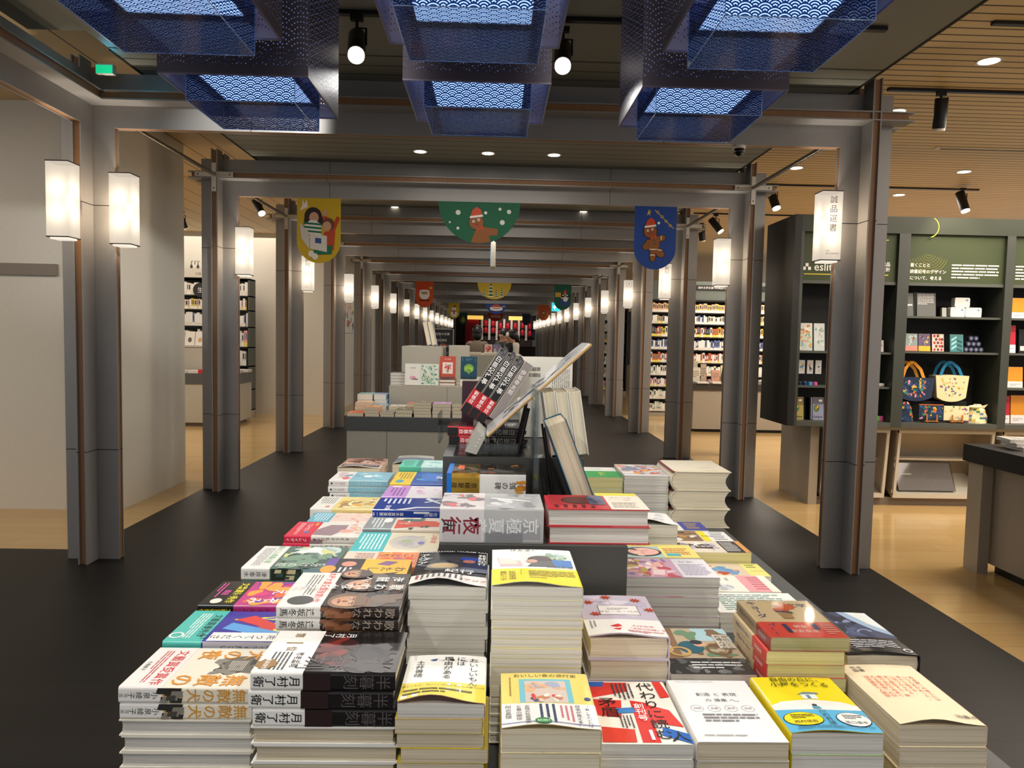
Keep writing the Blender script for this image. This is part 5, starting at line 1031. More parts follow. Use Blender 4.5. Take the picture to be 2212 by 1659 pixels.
# slanted white sign board on its clear stand
A, B_, C_, D_ = Vector((-.017, 1.765, 1.217)), Vector((.228, 1.765, 1.443)), Vector((.228, 1.965, 1.443)), Vector((-.017, 1.965, 1.217))
t = thing('sign_board', 'slanted white autograph board with black brush writing, held up in a clear stand', 'sign board', A)
R_ = (B_-A).normalized(); U_ = (D_-A).normalized(); N_ = R_.cross(U_)
if N_.z < 0: N_ = -N_
m = MB(); L_, S_ = (B_-A).length, (D_-A).length; F = lambda a, b, c: R_*a+U_*b+N_*c
pts = [(0.0, 0.0), (L_-.03, 0), (L_, .03), (L_, S_-.03), (L_-.03, S_), (0, S_)]
top = [F(a, b, .0) for a, b in pts]; bot = [F(a, b, -.008) for a, b in pts]
bd = C('#e6e8ea', .12, name='glossy_board'); n = 6
m.mesh(top+bot, [tuple(range(6)), tuple(range(6, 12))[::-1]]+[(i, n+i, n+(i+1) % n, (i+1) % n) for i in range(n)], bd)
rr = random.Random(12)
for q in range(44):
    a, b = rr.uniform(.05, L_-.05), rr.uniform(.03, S_-.03); w, h = rr.uniform(.01, .05), rr.uniform(.003, .011)
    m.poly([F(a, b, .0006), F(a+w, b+rr.uniform(-.004, .004), .0006), F(a+w, b+h, .0006), F(a+.003, b+h, .0006)], '#3c4048')
m.build('board', t)
m = MB(); m.tube([F(0, 0, -.004), F(L_, 0, -.004)], .0042, C('#c9a878', .4), 6); m.build('edge_strip', t)
t = thing('acrylic_stand', 'clear acrylic stand with a pale lip holding the slanted board', 'stand', (0, 1.78, 1.166))
m = MB(); m.box(-.095, -.018, 0, .10, .16, .004, CLEAR); m.box(-.083, -.018, .004, .06, .0, .03, CLEAR); m.build('base', t)
m = MB(); q = [(-.068, 0.0, .012), (-.040, 0.0, .0045), (-.0195, 0.0, .045), (-.040, 0.0, .064)]
P2 = [Vector(p) for p in q]; m.mesh([p+Vector((0, -.022, 0)) for p in P2]+[p+Vector((0, .165, 0)) for p in P2], [(0, 1, 2, 3), (7, 6, 5, 4), (0, 4, 5, 1), (1, 5, 6, 2), (2, 6, 7, 3), (3, 7, 4, 0)], C('#b9b8ae', .35))
for k in range(4): c = P2[1]*.5+P2[0]*.5; p = c+(P2[3]-P2[0])*(.3+.16*k)+Vector((.004, -.0225, 0)); m.ball(p, .0016, .001, .0016, C('#f4f4f0', .5), 8, 6)
m.build('lip', t)
for y in (.02, .15): m = MB(); m.tube([(.062, y, .003), (.085, y, .115)], .0045, C('#141416', .15), 8); m.build('leg', t)
t = thing('acrylic_divider', 'tall clear acrylic divider standing on the front riser', 'divider', (.093, 1.66, 1.0552))
m = MB(); m.box(-.003, -.09, .0, .003, .085, .285, CLEAR); m.build('sheet', t)
for y in (-.09, .085): m = MB(); m.box(-.006, y-.003, 0, .006, y+.003, .288, CLEAR); m.build('edge', t)
# ------------------------------------------------------------------ second table
r = thing('display_table', 'second long book table in the arcade with a grey top and pale cabinet', 'table', (-.25, 7.1, 0))
boxo('tabletop', r, -.90, -1.35, .71, .9, 1.35, TZ, TABLETOP, bevel=.003); boxo('cabinet', r, -.895, -1.345, .06, .895, 1.345, .709, PANEL); boxo('plinth', r, -.86, -1.3, 0, .86, 1.3, .06, BLACKM)
m = MB(); m.box(-.585, -1.3465, .06, -.581, -1.3452, .709, C('#77746a')); m.build('panel_joint', r)
def riser(x0, y0, z0, x1, y1, z1, lb):
    m = MB(); m.box(x0, y0, z0, x1, y1, z1, PANEL); m.box(x0+.49, y0-.0008, z0, x0+.493, y0, z1, C('#7f7b70')) if x1-x0 > .6 else None
    tag(m.build('display_riser', bevel=.002), lb, 'riser')
riser(-.89, 6.25, TZ, .55, 7.9, 1.035, 'low pale riser block on the second table'); riser(-.83, 6.6, 1.035, -.484, 7.3, 1.365, 'tall pale riser block on the second table, left')
riser(-.43, 6.9, 1.035, -.248, 7.3, 1.374, 'narrow pale riser block on the second table')
def simple(key, W, H, T, cov, page='c', **k): return BK(key, W, H, T, cover=cov, page=page, kind='s', **k)
RJ2 = random.Random(9)
def row2(items, y, hh, where):
    for i, (x0, x1, n, T, cov, page, nm) in enumerate(items):
        k = 'r2_%s_%d' % (where, i); simple(k, x1-x0-.006, hh, T, cov, page, art_=[('b', i+7, .1, .1, .9, .9, 6, [cov, '#eee', '#8a7a6a'], .12)])
        for q in range(n): put(k, (x0+x1)/2+RJ2.uniform(-.004, .004), y+hh/2, TZ+T*(n-1-q), 0, nm+(' on the second table' if n == 1 else ', %s in its second table pile' % ('topmost' if q == 0 else NTH[q]+' from top')), 'books on the second table')
row2([(-1.149, -1.016, 1, .026, '#d8603c', 'c', 'orange covered paperback'), (-1.013, -.896, 3, .024, '#d89a6a', 'c', 'peach paperback'), (-.891, -.776, 2, .018, '#8a8a86', 'c', 'grey paperback'), (-.772, -.634, 2, .028, '#6a6a52', 'c', 'olive paperback'), (-.629, -.487, 5, .0235, '#7a6a58', 'c', 'thick cream paged book'), (-.482, -.333, 4, .027, '#b88ac0', 'c', 'lilac hardback'), (-.328, -.195, 4, .0285, '#5a6a4c', 'c', 'moss green book')], 5.765, .19, 'front row')
row2([(-1.128, -.994, 3, .03, '#e0b890', 'c', 'sand coloured paperback behind the front row'), (-.991, -.865, 2, .034, '#8aa4b8', 'w', 'pale blue book behind the front row'), (-.857, -.713, 2, .032, '#dcd8cc', 'c', 'ivory book behind the front row'), (-.709, -.56, 3, .029, '#d8705a', 'c', 'coral paperback behind the front row')], 5.975, .17, 'second row')
row2([(-1.14, -1.007, 3, .048, '#6fa8b0', 'w', 'teal hardback at the left edge'), (-1.003, -.895, 3, .048, '#6a94c8', 'w', 'sky blue hardback beside the teal pile')], 6.16, .19, 'left')
simple('greystk', .128, .18, .026, '#4a4a50', 'g')
for q in range(4): put('greystk', -.825, 6.42, 1.035+.026*(3-q), 0, 'slate book on the low riser, %s of its pile' % ('topmost' if q == 0 else NTH[q]+' from the top'), 'books on the second table')
def face_book(key, x, y, z, lb, tilt=8):
    e = put(key, x, y, z, 0, lb, 'face out books on the second table'); H = KINDS[key][2]; a = math.radians(90-tilt); e.rotation_euler = (a, 0, 0)
    e.location = (x, y+H/2*math.cos(a), z+H/2*math.sin(a)); return e
BK('flower', .132, .183, .03, cover='#e9e8e0', page='w', art_=[('e', .5, .34, .2, .08, '#d89ab0'), ('e', .42, .38, .1, .06, '#e8b4c4'), ('p', [(.4, .26), (.85, .24), (.8, .3), (.5, .3)], '#6a6a72'), ('t', .5, .8, .012, '花の辞典', '#666')])
BK('leafy', .152, .183, .03, cover='#dfe6dc', page='w', art_=[('b', 431, .02, .02, .98, .98, 90, ['#5a9a80', '#8ab8a0', '#3a7a78', '#a8c8b0', '#c8d09a'], .07)])
face_book('flower', -.695, 6.31, 1.036, 'white book with a pink lotus, face out on the low riser', 6); face_book('leafy', -.553, 6.31, 1.036, 'book with a green leaf pattern, face out beside the lotus book', 6)
BK('bouquet', .138, .19, .02, cover='#bf5647', kind='h', page='w', art_=[('r', .18, .2, .82, .72, '#eadcd2'), ('b', 441, .28, .38, .74, .66, 16, ['#c0384a', '#e08a94', '#f4c8c8', '#7a8a5a'], .1), ('p', [(.42, .4), (.6, .4), (.56, .24), (.46, .24)], '#b88a7a'), ('t', .5, .86, .014, '花の辞典', '#f0dcd0')])
BK('tree', .142, .19, .02, cover='#254a5f', kind='h', page='w', art_=[('e', .5, .46, .3, .2, '#7aa84c'), ('b', 451, .22, .3, .8, .64, 22, ['#a8c85a', '#5a8a3c', '#8ab84c'], .09), ('p', [(.45, .3), (.55, .3), (.53, .2), (.47, .2)], '#8aa85a'), ('r', .1, .78, .14, .94, '#4a7a90'), ('r', .86, .78, .9, .94, '#4a7a90'), ('l', .3, .8, .7, .94, 3, '#5a8aa0')])
BK('redlow', .14, .18, .026, cover='#9a4a44', page='w', kind='h'); BK('bluelow', .142, .18, .028, cover='#d0d4d8', page='w', kind='s')
for k, kk, x, nm in (('bouquet', 'redlow', -.405, 'red'), ('tree', 'bluelow', -.222, 'blue')):
    for q in range(2): put(kk, x, 6.42, 1.0355+.028*(1-q), 0, '%s book lying under the face out %s hardback, %s' % ('crimson' if nm == 'red' else 'pale', nm, ('upper', 'lower')[q]), 'books on the second table')
    t = thing('acrylic_stand', 'small clear stand holding the %s hardback' % nm, 'stand', (x, 6.40, 1.0925)); m = MB(); m.box(-.06, -.05, 0, .06, .06, .004, CLEAR); m.box(-.06, -.05, .004, .06, -.047, .022, CLEAR); m.build('tray', t)
    face_book(k, x, 6.375, 1.0967, 'red hardback with a flower bouquet, face out on a clear stand' if nm == 'red' else 'dark blue hardback with a green tree, face out on a clear stand', 10)
# two books leaning on the tall block
BK('pale', .13, .22, .04, cover='#a8b0bc', page='c', kind='h', art_=[('b', 461, 0, 0, 1, 1, 12, ['#d8dce0', '#5a6478', '#8a94a8'], .2)])
for q in range(2): stand('pale', (-.612+.044*q, 6.75, 1.372), 12, 1, 'blue grey hardback leaning on the tall riser block, %s' % ('left one' if q == 0 else 'right one'), 'books on the second table')
t = thing('acrylic_stand', 'clear stand on the tall riser block beside the leaning hardbacks', 'stand', (-.53, 6.75, 1.3652)); m = MB(); m.box(-.13, -.07, 0, .06, .07, .004, CLEAR); m.box(.02, -.07, .004, .024, .07, .03, CLEAR); m.tube([(.05, -.05, .004), (.03, -.05, .11)], .004, CLEAR, 6); m.build('tray', t)
# black notice on a stand, and the third table
t = thing('notice_board', 'black notice board reading BOOKS IN FOCUS on a slim stand', 'sign', (-.63, 9.03, 0))
m = MB(); m.box(-.115, 0, 1.2, .115, .02, 1.545, C('#1a1a18', .4)); wt = C('#d8d5cc', .6)
for s_, z, q in (('注目の文庫', 1.49, .035), ('BOOKS', 1.415, .042), ('IN FOCUS', 1.345, .042)): m.text(s_, (-.10, -.001, z), (1, 0, 0), (0, 0, 1), q, wt, 'l')
m.poly([(.0+.03*math.cos(2*PI*k/20), -.0015, 1.345+.03*math.sin(2*PI*k/20)) for k in range(20)], '#a8302c'); art(m, (-.115, -.001, 1.2), (1, 0, 0), (0, 0, 1), .23, .1, [('l', .1, .1, .8, .8, 3, '#777')]); m.build('board', t)
m = MB(); m.box(-.12, -.004, 1.545, .12, .024, 1.553, STEELE); m.box(-.123, -.004, 1.2, -.115, .024, 1.553, STEELE); m.box(.115, -.004, 1.2, .123, .024, 1.553, STEELE); m.build('frame', t)
m = MB(); m.tube([(0, .01, .02), (0, .01, 1.2)], .012, STEELE); m.tube([(0, .01, 0), (0, .01, .02)], .15, STEELE, 20); m.build('stand', t)
r = thing('display_table', 'third book table further down the arcade, mostly hidden', 'table', (-.15, 10.3, 0))
boxo('tabletop', r, -.9, -1.1, .71, .9, 1.3, TZ, TABLETOP); boxo('cabinet', r, -.89, -1.09, .0, .89, 1.29, .709, PANEL)
riser(-.40, 9.35, TZ, .35, 10.6, 1.235, 'pale riser block on the third table')
simple('white3', .19, .26, .03, '#efe9d4', 'c')
for x in (-.27, -.05, .17): put('white3', x, 9.5, 1.2355, 0, 'ivory book lying on the third table riser, %s' % ('left' if x < -.2 else 'middle' if x < .1 else 'right'), 'books on the third table')
BK('pinkface', .105, .13, .02, cover='#e9d0c8', page='w', art_=[('e', .5, .6, .36, .26, '#d8605a'), ('e', .4, .35, .2, .14, '#c84a4a'), ('b', 471, .1, .1, .9, .9, 8, ['#e08a80', '#f0dcd4'], .12)]); BK('blueface', .10, .13, .02, cover='#7a84b0', page='w', art_=[('e', .4, .7, .2, .16, '#c84a4a'), ('p', [(.1, .1), (.5, .1), (.4, .6), (.1, .5)], '#e0d4d0'), ('b', 472, .1, .1, .9, .9, 8, ['#5a648a', '#e8b8b0', '#9aa4c8'], .12)])
face_book('pinkface', -.088, 10.0, 1.2356, 'book with red flowers on a pink cover, face out on the third table', 5); face_book('blueface', .024, 10.0, 1.2356, 'book with a blue and pink cover, face out on the third table', 5)
# ------------------------------------------------------------------ people
SKIN = C('#b98a70', .55, name='skin'); HAIR = C('#0d0b0b', .45, name='black_hair')
def person(label, loc, rz, J, zones, hair, extra=None):
    """J: dict joint -> (x, y, z, r); bones connect them; one skinned continuous body"""
    e = thing('person', label, 'person', loc, math.radians(rz), 'people in the shop')
    keys = list(J); me = D.meshes.new('body'); B = [('pel', 'chest'), ('chest', 'neck'), ('neck', 'head'), ('head', 'crown')]
    for s in 'lr': B += [('chest', s+'sh'), (s+'sh', s+'el'), (s+'el', s+'wr'), (s+'wr', s+'ha'), ('pel', s+'hip'), (s+'hip', s+'kn'), (s+'kn', s+'an'), (s+'an', s+'to')]
    me.from_pydata([J[k][:3] for k in keys], [(keys.index(a), keys.index(b)) for a, b in B], [])
    o = D.objects.new('body', me); COL.objects.link(o); sk = o.modifiers.new('skin', 'SKIN'); sk.use_smooth_shade = True
    for i, k in enumerate(keys):
        v = me.skin_vertices[0].data[i]; rr_ = J[k][3]; v.radius = rr_ if isinstance(rr_, tuple) else (rr_, rr_); v.use_root = k == 'pel'
    o.modifiers.new('sub', 'SUBSURF').levels = 2; o.modifiers['sub'].render_levels = 2
    bpy.context.view_layer.update(); dg = bpy.context.evaluated_depsgraph_get()
    m2 = D.meshes.new_from_object(o.evaluated_get(dg)); D.objects.remove(o); m2.name = 'body'
    b = D.objects.new('body', m2); COL.objects.link(b); b.parent = e
    m2.materials.clear(); mats = []
    for p in m2.polygons:
        c = p.center; mt = zones(c)
        if mt not in mats: mats.append(mt); m2.materials.append(mt)
        p.material_index = mats.index(mt); p.use_smooth = True
    h = Vector(J['head'][:3])
    m = MB(); hair(m, h); m.build('hair', e)
    # face and fingers
    m = MB()
    for s in (-1, 1): m.ball((h.x+s*.032, h.y-.083, h.z+.01), .012, .006, .007, C('#eee', .3), 8, 6); m.ball((h.x+s*.032, h.y-.088, h.z+.01), .006, .003, .006, C('#1a120e', .3), 8, 6)
    m.build('eyes', e)
    m = MB(); m.ball((h.x, h.y-.096, h.z-.018), .012, .016, .02, SKIN, 8, 6); m.build('nose', e)
    for s in 'lr':
        a, w = Vector(J[s+'ha'][:3]), Vector(J[s+'wr'][:3]); d = (a-w).normalized(); q = d.orthogonal().normalized(); m = MB()
        for k in range(4): p = a+q*(k-1.5)*.017; L_ = (.055, .066, .062, .048)[k]; m.tube([p, p+d*L_*.55, p+d*L_+d.cross(q)*.014], [.0085, .008, .006], SKIN, 6)
        p = a-d*.03+q*.035; m.tube([p, p+q*.018+d*.03, p+q*.016+d*.055], [.0095, .009, .007], SKIN, 6); m.build('hand', e)
    if extra: extra(e)
    return e
def joints(**kw):
    J = dict(pel=(0, 0, .93, (.15, .11)), chest=(0, 0, 1.25, (.16, .11)), neck=(0, 0, 1.42, .055), head=(0, -.01, 1.55, (.078, .095)), crown=(0, 0, 1.63, (.07, .08)))
    for s, k in ((-1, 'l'), (1, 'r')):
        J.update({k+'sh': (s*.17, 0, 1.36, .06), k+'el': (s*.22, .02, 1.09, .045), k+'wr': (s*.23, -.06, .86, .033), k+'ha': (s*.23, -.08, .79, (.04, .022)),
                  k+'hip': (s*.09, 0, .86, .09), k+'kn': (s*.09, -.01, .47, .062), k+'an': (s*.09, .02, .09, .043), k+'to': (s*.09, -.13, .04, .038)})
    J.update(kw); return J
COAT, DARKC2, WHITE_, VEST = C('#6b5d50', .8), C('#141315', .7), C('#c9c6bd', .7), C('#0e0e10', .7)
def bob(m, h): m.ball((h.x, h.y+.02, h.z+.025), .098, .108, .12, HAIR); m.ball((h.x, h.y+.045, h.z-.05), .092, .075, .11, HAIR)
def shortcut(m, h): m.ball((h.x, h.y+.022, h.z+.035), .088, .1, .1, HAIR)
def bag(e):
    b = thing('shoulder_bag', 'brown grey shoulder bag with a pale strap carried by the customer in the coat', 'bag', (.06, 13.80, .98), math.radians(100))
    m = MB(); m.extr([(-.13, -.14), (.13, -.14), (.11, .12), (-.11, .12)], -.05, .05, C('#4a4038', .7), 'y'); m.build('body', b, .01)
person('person with short black hair in a brown grey coat seen from behind', (-.335, 13.8, 0), 175, joints(), lambda c: SKIN if c.z > 1.43 or (c.z < .84 and abs(c.x) > .19) else (COAT if c.z > .5 else DARKC2), bob)
bag(None)
def mask(e): m = MB(); m.ball((0, -.083, 1.515), .05, .03, .045, C('#e4e2de', .7), 10, 8); m.build('face_mask', e)
person('shop assistant in a black vest and white shirt wearing a mask, holding a book', (.285, 12.5, 0), -65, joints(head=(0, -.03, 1.48, (.075, .092)), crown=(0, -.02, 1.55, (.068, .08)), neck=(0, 0, 1.36, .05), lel=(-.2, -.03, 1.1, .045), lwr=(-.12, -.25, 1.08, .032), lha=(-.08, -.31, 1.1, (.036, .022)), rel=(.22, -.04, 1.08, .045), rwr=(.12, -.24, 1.06, .032), rha=(.07, -.30, 1.08, (.036, .022))),
       lambda c: SKIN if c.z > 1.38 or (c.y < -.26) else (WHITE_ if abs(c.x) > .155 and c.z > 1.0 else VEST), lambda m, h: (m.ball((h.x, h.y+.03, h.z+.03), .092, .1, .098, HAIR), m.ball((h.x, h.y+.12, h.z-.02), .05, .05, .06, HAIR)), mask)
BK('held', .15, .2, .02, cover='#d8b08a', page='w', art_=[('b', 481, .05, .05, .95, .95, 14, ['#d8702c', '#f0e0d0', '#8a4a3a', '#e8a05a'], .12)])
e = put('held', .0, 12.37, 1.10, 0, 'picture book held open by the shop assistant in the vest', 'held books'); e.rotation_euler = (1.0, .1, -.9)
person('second shop assistant in dark clothes behind the one with the vest', (.16, 13.1, 0), -40, joints(head=(0, -.02, 1.50, (.075, .092)), crown=(0, -.01, 1.57, (.068, .08))), lambda c: SKIN if c.z > 1.40 or (c.z < .84 and abs(c.x) > .19) else C('#3a3c36', .8), shortcut)
person('customer in dark clothes half hidden by the second right portal post', (3.09, 9.5, 0), 60, joints(lsh=(-.16, 0, 1.33, .07), lel=(-.21, .05, .98, .06), lwr=(-.24, -.02, .74, .038), lha=(-.25, -.05, .66, (.04, .024))), lambda c: SKIN if c.z > 1.43 or (c.z < .72 and abs(c.x) > .2) else DARKC2, shortcut)
# ------------------------------------------------------------------ green shelf unit on the right
SHG2 = C('#4c4f49', .5, name='shelf_edge'); GREENP = C('#353f20', .6, name='olive_sign_panel'); PEG = C('#3b3c39', .6, name='pegboard'); INBK = C('#1d1d1b', .6)
YS = 6.40
r = thing('shelf_unit', 'tall dark green grey display shelf with an olive sign header on the right', 'shelf', (0, YS, 0))
boxo('end_panel', r, 2.58, 0, .735, 2.64, .66, 2.575, C('#1b1a17', .5)); boxo('top', r, 2.64, .0, 2.43, 6.1, .66, 2.575, C('#2d3324', .5)); boxo('back_panel', r, 2.64, .36, .775, 6.1, .40, 2.43, INBK)  # end panel coloured near black because that side is unlit
ups = ((2.64, 2.665), (3.50, 3.60), (4.455, 4.53), (5.40, 5.475), (6.05, 6.1))
for a, b in ups: boxo('upright', r, a, .0, .735, b, .36, 2.43, SHELFG)
bays = [(ups[i][1], ups[i+1][0]) for i in range(4)]
ZS = {0: (1.395, 1.09), 1: (1.72, 1.41), 2: (1.72, 1.41, 1.10), 3: (1.72, 1.41, 1.10)}
for i, (a, b) in enumerate(bays):
    boxo('base_board', r, a, .0, .735, b, .36, .777, SHG2); boxo('header_rail', r, a, .02, 1.985, b, .05, 2.012, SHG2); boxo('header_panel', r, a, .03, 2.013, b, .045, 2.43, GREENP)
    for z in ZS[i]: boxo('shelf_board', r, a, .03, z-.018, b, .36, z, SHG2)
    m = MB()
    for q in range(8):
        for w in range(7): m.box(a+.05+q*.1, .3575, .85+w*.16, a+.056+q*.1, .36, .856+w*.16, '#0a0a0a')
    m.build('pegboard', r)
wt, yl = C('#e9e7df', .6), C('#c9b83a', .6); Y0 = .0285; RX, UZ = (1, 0, 0), (0, 0, 1)
def arc(m, cx_, cz_, R0, a0, a1, th, y=Y0):
    for q in range(16):
        t0, t1 = [math.radians(a0+(a1-a0)*k/16) for k in (q, q+1)]
        m.poly([(cx_+R*math.cos(t), y-.0006, cz_+R*math.sin(t)) for R, t in ((R0, t0), (R0, t1), (R0+th, t1), (R0+th, t0))], yl)
m = MB()
for x, z in ((2.685, 2.115), (2.708, 2.146), (2.731, 2.115)): m.box(x-.013, Y0-.001, z-.014, x+.013, Y0, z+.014, wt)
m.build('shop_emblem', r)
m = MB(); m.text('eslite', (2.77, Y0, 2.135), RX, UZ, .10, wt, 'l', bold=.01); m.build('shop_lettering', r)
for k, (x0, x1, z0) in enumerate(((2.685, 3.0, 2.062), (3.365, 3.43, 2.066))): m = MB(); m.box(x0, Y0-.001, z0, x1, Y0, z0+.009, yl); m.build('yellow_rule', r)
m = MB(); m.text('誠品', (3.365, Y0, 2.165), RX, UZ, .04, wt, 'l', bold=.02); m.text('設計', (3.365, Y0, 2.12), RX, UZ, .04, wt, 'l', bold=.02); m.build('side_lettering', r)
for k, s_ in enumerate(('書くことと', '読書記号のデザイン', 'について、考える')): m = MB(); m.text(s_, (3.62, Y0, 2.165-.056*k), RX, UZ, .036, wt, 'l', bold=.012); m.build('heading_line', r)
for x in (3.99, 4.56): m = MB(); art(m, (x, Y0, 2.05), RX, UZ, .42, .135, [('l', 0, 0, 1, 1, 5, '#d8d6cc')]); m.build('panel_text', r)
m = MB(); arc(m, 3.42, 2.27, .10, 90, 170, .009); m.build('yellow_arc', r); m = MB(); arc(m, 3.75, 2.49, .085, -75, 60, .008, -.0008); m.build('yellow_arc', r)
m = MB()
for k in range(0, 16, 2): arc(m, 3.78, 2.27, .02+.011*k, 200, 340, .0012)
m.build('ripple_pattern', r)
spot((3.98, YS-.45, 2.72), (3.98, YS+.03, 2.3), 16, 75, .8, '#fff2cf'); spot((2.95, YS-.9, 3.1), (3.0, YS+.1, 1.3), 22, 55, .7, '#fff0da'); spot((4.0, YS-1.3, 3.1), (4.0, YS+.1, 1.15), 42, 55, .7, '#fff0da'); spot((4.9, YS-1.3, 3.1), (4.9, YS+.1, 1.15), 30, 55, .7, '#fff0da')
# pale slanted bins below
t = thing('bin_unit', 'pale taupe cabinet of slanted open bins under the green shelf', 'cabinet', (0, 6.55, 0))
boxo('end_panel', t, 2.87, .02, .0, 2.95, .70, .733, TAUPE); boxo('back', t, 2.95, .42, 0, 6.1, .46, .733, TAUPE); boxo('top_rail', t, 2.95, -.05, .70, 6.1, .42, .733, TAUPE); boxo('plinth', t, 2.95, .05, 0, 6.1, .10, .07, C('#7a7066'))
WF = C('#c9c3b5', .45, name='bin_frame')
for i, (a, b) in enumerate(((2.98, 3.56), (3.64, 4.52), (4.60, 5.50))):
    m = MB(); yb_, yt = -.02, -.05
    for xa, xb in ((a, a+.025), (b-.025, b)): m.mesh([(xa, -.05, .70), (xb, -.05, .70), (xb, -.0, .10), (xa, -.0, .10), (xa, -.03, .70), (xb, -.03, .70), (xb, .02, .10), (xa, .02, .10)], [(0, 3, 2, 1), (4, 5, 6, 7), (0, 4, 7, 3), (1, 2, 6, 5), (0, 1, 5, 4), (3, 7, 6, 2)], WF)
    m.box(a, -.0, .075, b, .03, .115, WF); m.box(a, -.052, .675, b, -.02, .70, WF); m.build('bin_frame', t)
    m = MB(); m.mesh([(a, .03, .08), (b, .03, .08), (b, .34, .25), (a, .34, .25)], [(0, 1, 2, 3)], WF); m.mesh([(a, .34, .25), (b, .34, .25), (b, .22, .70), (a, .22, .70)], [(0, 1, 2, 3)], TAUPE)
    for x in (a, b): m.mesh([(x, -.02, .70), (x, .03, .08), (x, .34, .25), (x, .22, .70)], [(0, 1, 2, 3)], TAUPE)
    m.box(a, .15, .40, b, .27, .42, WF); m.build('bin_tray', t)
spot((2.5, 6.2, 2.3), (2.88, 6.9, .62), 10, 30, .6, '#fff4e0')
# goods on the shelf
def slabbook(lb, x0, x1, z0, z1, th, y, cov, items=(), name='notebook', cat='notebook', lean=6, rz=0, grp='stationery on the green shelf'):
    e = thing(name, lb, cat, ((x0+x1)/2, y, z0), math.radians(rz), grp); m = MB(); w, h = x1-x0, z1-z0
    m.box(-w/2, 0, 0, w/2, th, h, C(cov, .35)); art(m, (-w/2, 0, 0), (1, 0, 0), (0, 0, 1), w, h, list(items)); o = m.build('cover', e)
    if th > .006: m = MB(); m.box(-w/2+.001, .0015, h, w/2-.001, th-.0015, h+.0008, '#e6e2d8'); m.build('pages', e)
    e.rotation_euler = (math.radians(-lean), 0, math.radians(rz)); e.location.z += th*math.sin(math.radians(lean))+.0006; return e
Yg = YS+.10
slabbook('grey notebook with a white squiggle, upper shelf of the middle bay', 3.605, 3.712, 1.721, 1.925, .012, Yg, '#5f605e', [('p', [(.1, .42), (.4, .5), (.9, .52), (.95, .46), (.5, .44)], '#e4e2de')])
for k in range(3): slabbook('thin dark green notebook standing edge on, %s from the left' % ORD[k], 3.716+.008*k, 3.722+.008*k, 1.721, 1.93, .10, Yg+.01, '#1d2a22', lean=2)
slabbook('grey notebook printed with white handwriting on the upper shelf', 3.745, 3.915, 1.721, 1.928, .012, Yg, '#636463', [('l', .05, .5, .9, .97, 7, '#dcdad6')])
def tinbox(lb, x0, x1, z0, z1):
    e = thing('tin_box', lb, 'box', ((x0+x1)/2, Yg+.02, z0), 0, 'white tins on the upper shelf'); w, h = x1-x0, z1-z0
    pr = []; rr_ = .014
    for cx_, cz_, a0 in ((w/2-rr_, rr_, -90), (w/2-rr_, h-rr_, 0), (-w/2+rr_, h-rr_, 90), (-w/2+rr_, rr_, 180)): pr += [(cx_+rr_*math.cos(math.radians(a0+q)), cz_+rr_*math.sin(math.radians(a0+q))) for q in (0, 30, 60, 90)]
    m = MB(); m.extr(pr[::-1], 0, .05, C('#d4d2cc', .25), 'y'); m.build('body', e)
    m = MB(); m.extr([(a*1.01, b) for a, b in pr][::-1], -.006, -.0002, C('#e2e0da', .25), 'y'); l_ = m.build('lid', e); m = MB(); m.poly([(w*.3+.012*math.cos(2*PI*q/16), -.0064, h*.74+.009*math.sin(2*PI*q/16)) for q in range(16)], '#7a9ac0'); m.build('emblem', l_)
tinbox('white tin with a blue emblem, on top of two other tins', 4.09, 4.225, 1.81, 1.895); tinbox('white tin, lower left of the pile of three', 4.055, 4.185, 1.7205, 1.809); tinbox('white tin, lower right of the pile of three', 4.190, 4.335, 1.7205, 1.809)
slabbook('small clear sleeve standing left of the white tins', 3.99, 4.03, 1.7205, 1.80, .03, Yg+.03, '#a9aaa6', name='plastic_sleeve', cat='sleeve')
CV = [('teal and coral notebook at the left end', 3.605, 3.648, '#5a8a88', ['#8ab0aa', '#e08a78', '#e8e0d8']), ('grey and pink notebook with a bird', 3.655, 3.768, '#8a9a98', ['#b8c4c0', '#d88a7a', '#4a5a5a']), ('purple notebook with a yellow flower', 3.776, 3.883, '#6a5a74', ['#8a7a94', '#e0b83a', '#4a3a54']), ('notebook dotted with red and brown fruit', 3.90, 4.005, '#e8cfc0', None), ('teal notebook with slanted stripes', 4.062, 4.182, '#4a8488', None)]
for k, (nm, a, b, cov, cs) in enumerate(CV):
    it = [('b', 500+k, .05, .3, .95, .95, 10, cs, .16), ('r', 0, 0, 1, .3, cs[1])] if cs else [('e', .2+.3*(q % 3)+(.15 if (q//3) % 2 else 0), .1+.2*(q//3), .11, .085, ('#c0404a', '#6a3a30')[q % 2]) for q in range(14)] if k == 3 else [('p', [(.1, .1+.25*q), (.5, .3+.25*q), (.5, .42+.25*q), (.1, .22+.25*q)], '#9ad0d0') for q in range(3)]+[('p', [(.5, .1+.25*q), (.9, .0+.25*q), (.9, .12+.25*q), (.5, .22+.25*q)], '#2a5458') for q in range(3)]
    slabbook(nm+', second shelf of the middle bay', a, b, 1.411, 1.565, .014, Yg, cov, [q if q[0] != 'e' else (q[0], min(.86, q[1]), min(.9, q[2]), *q[3:]) for q in it])
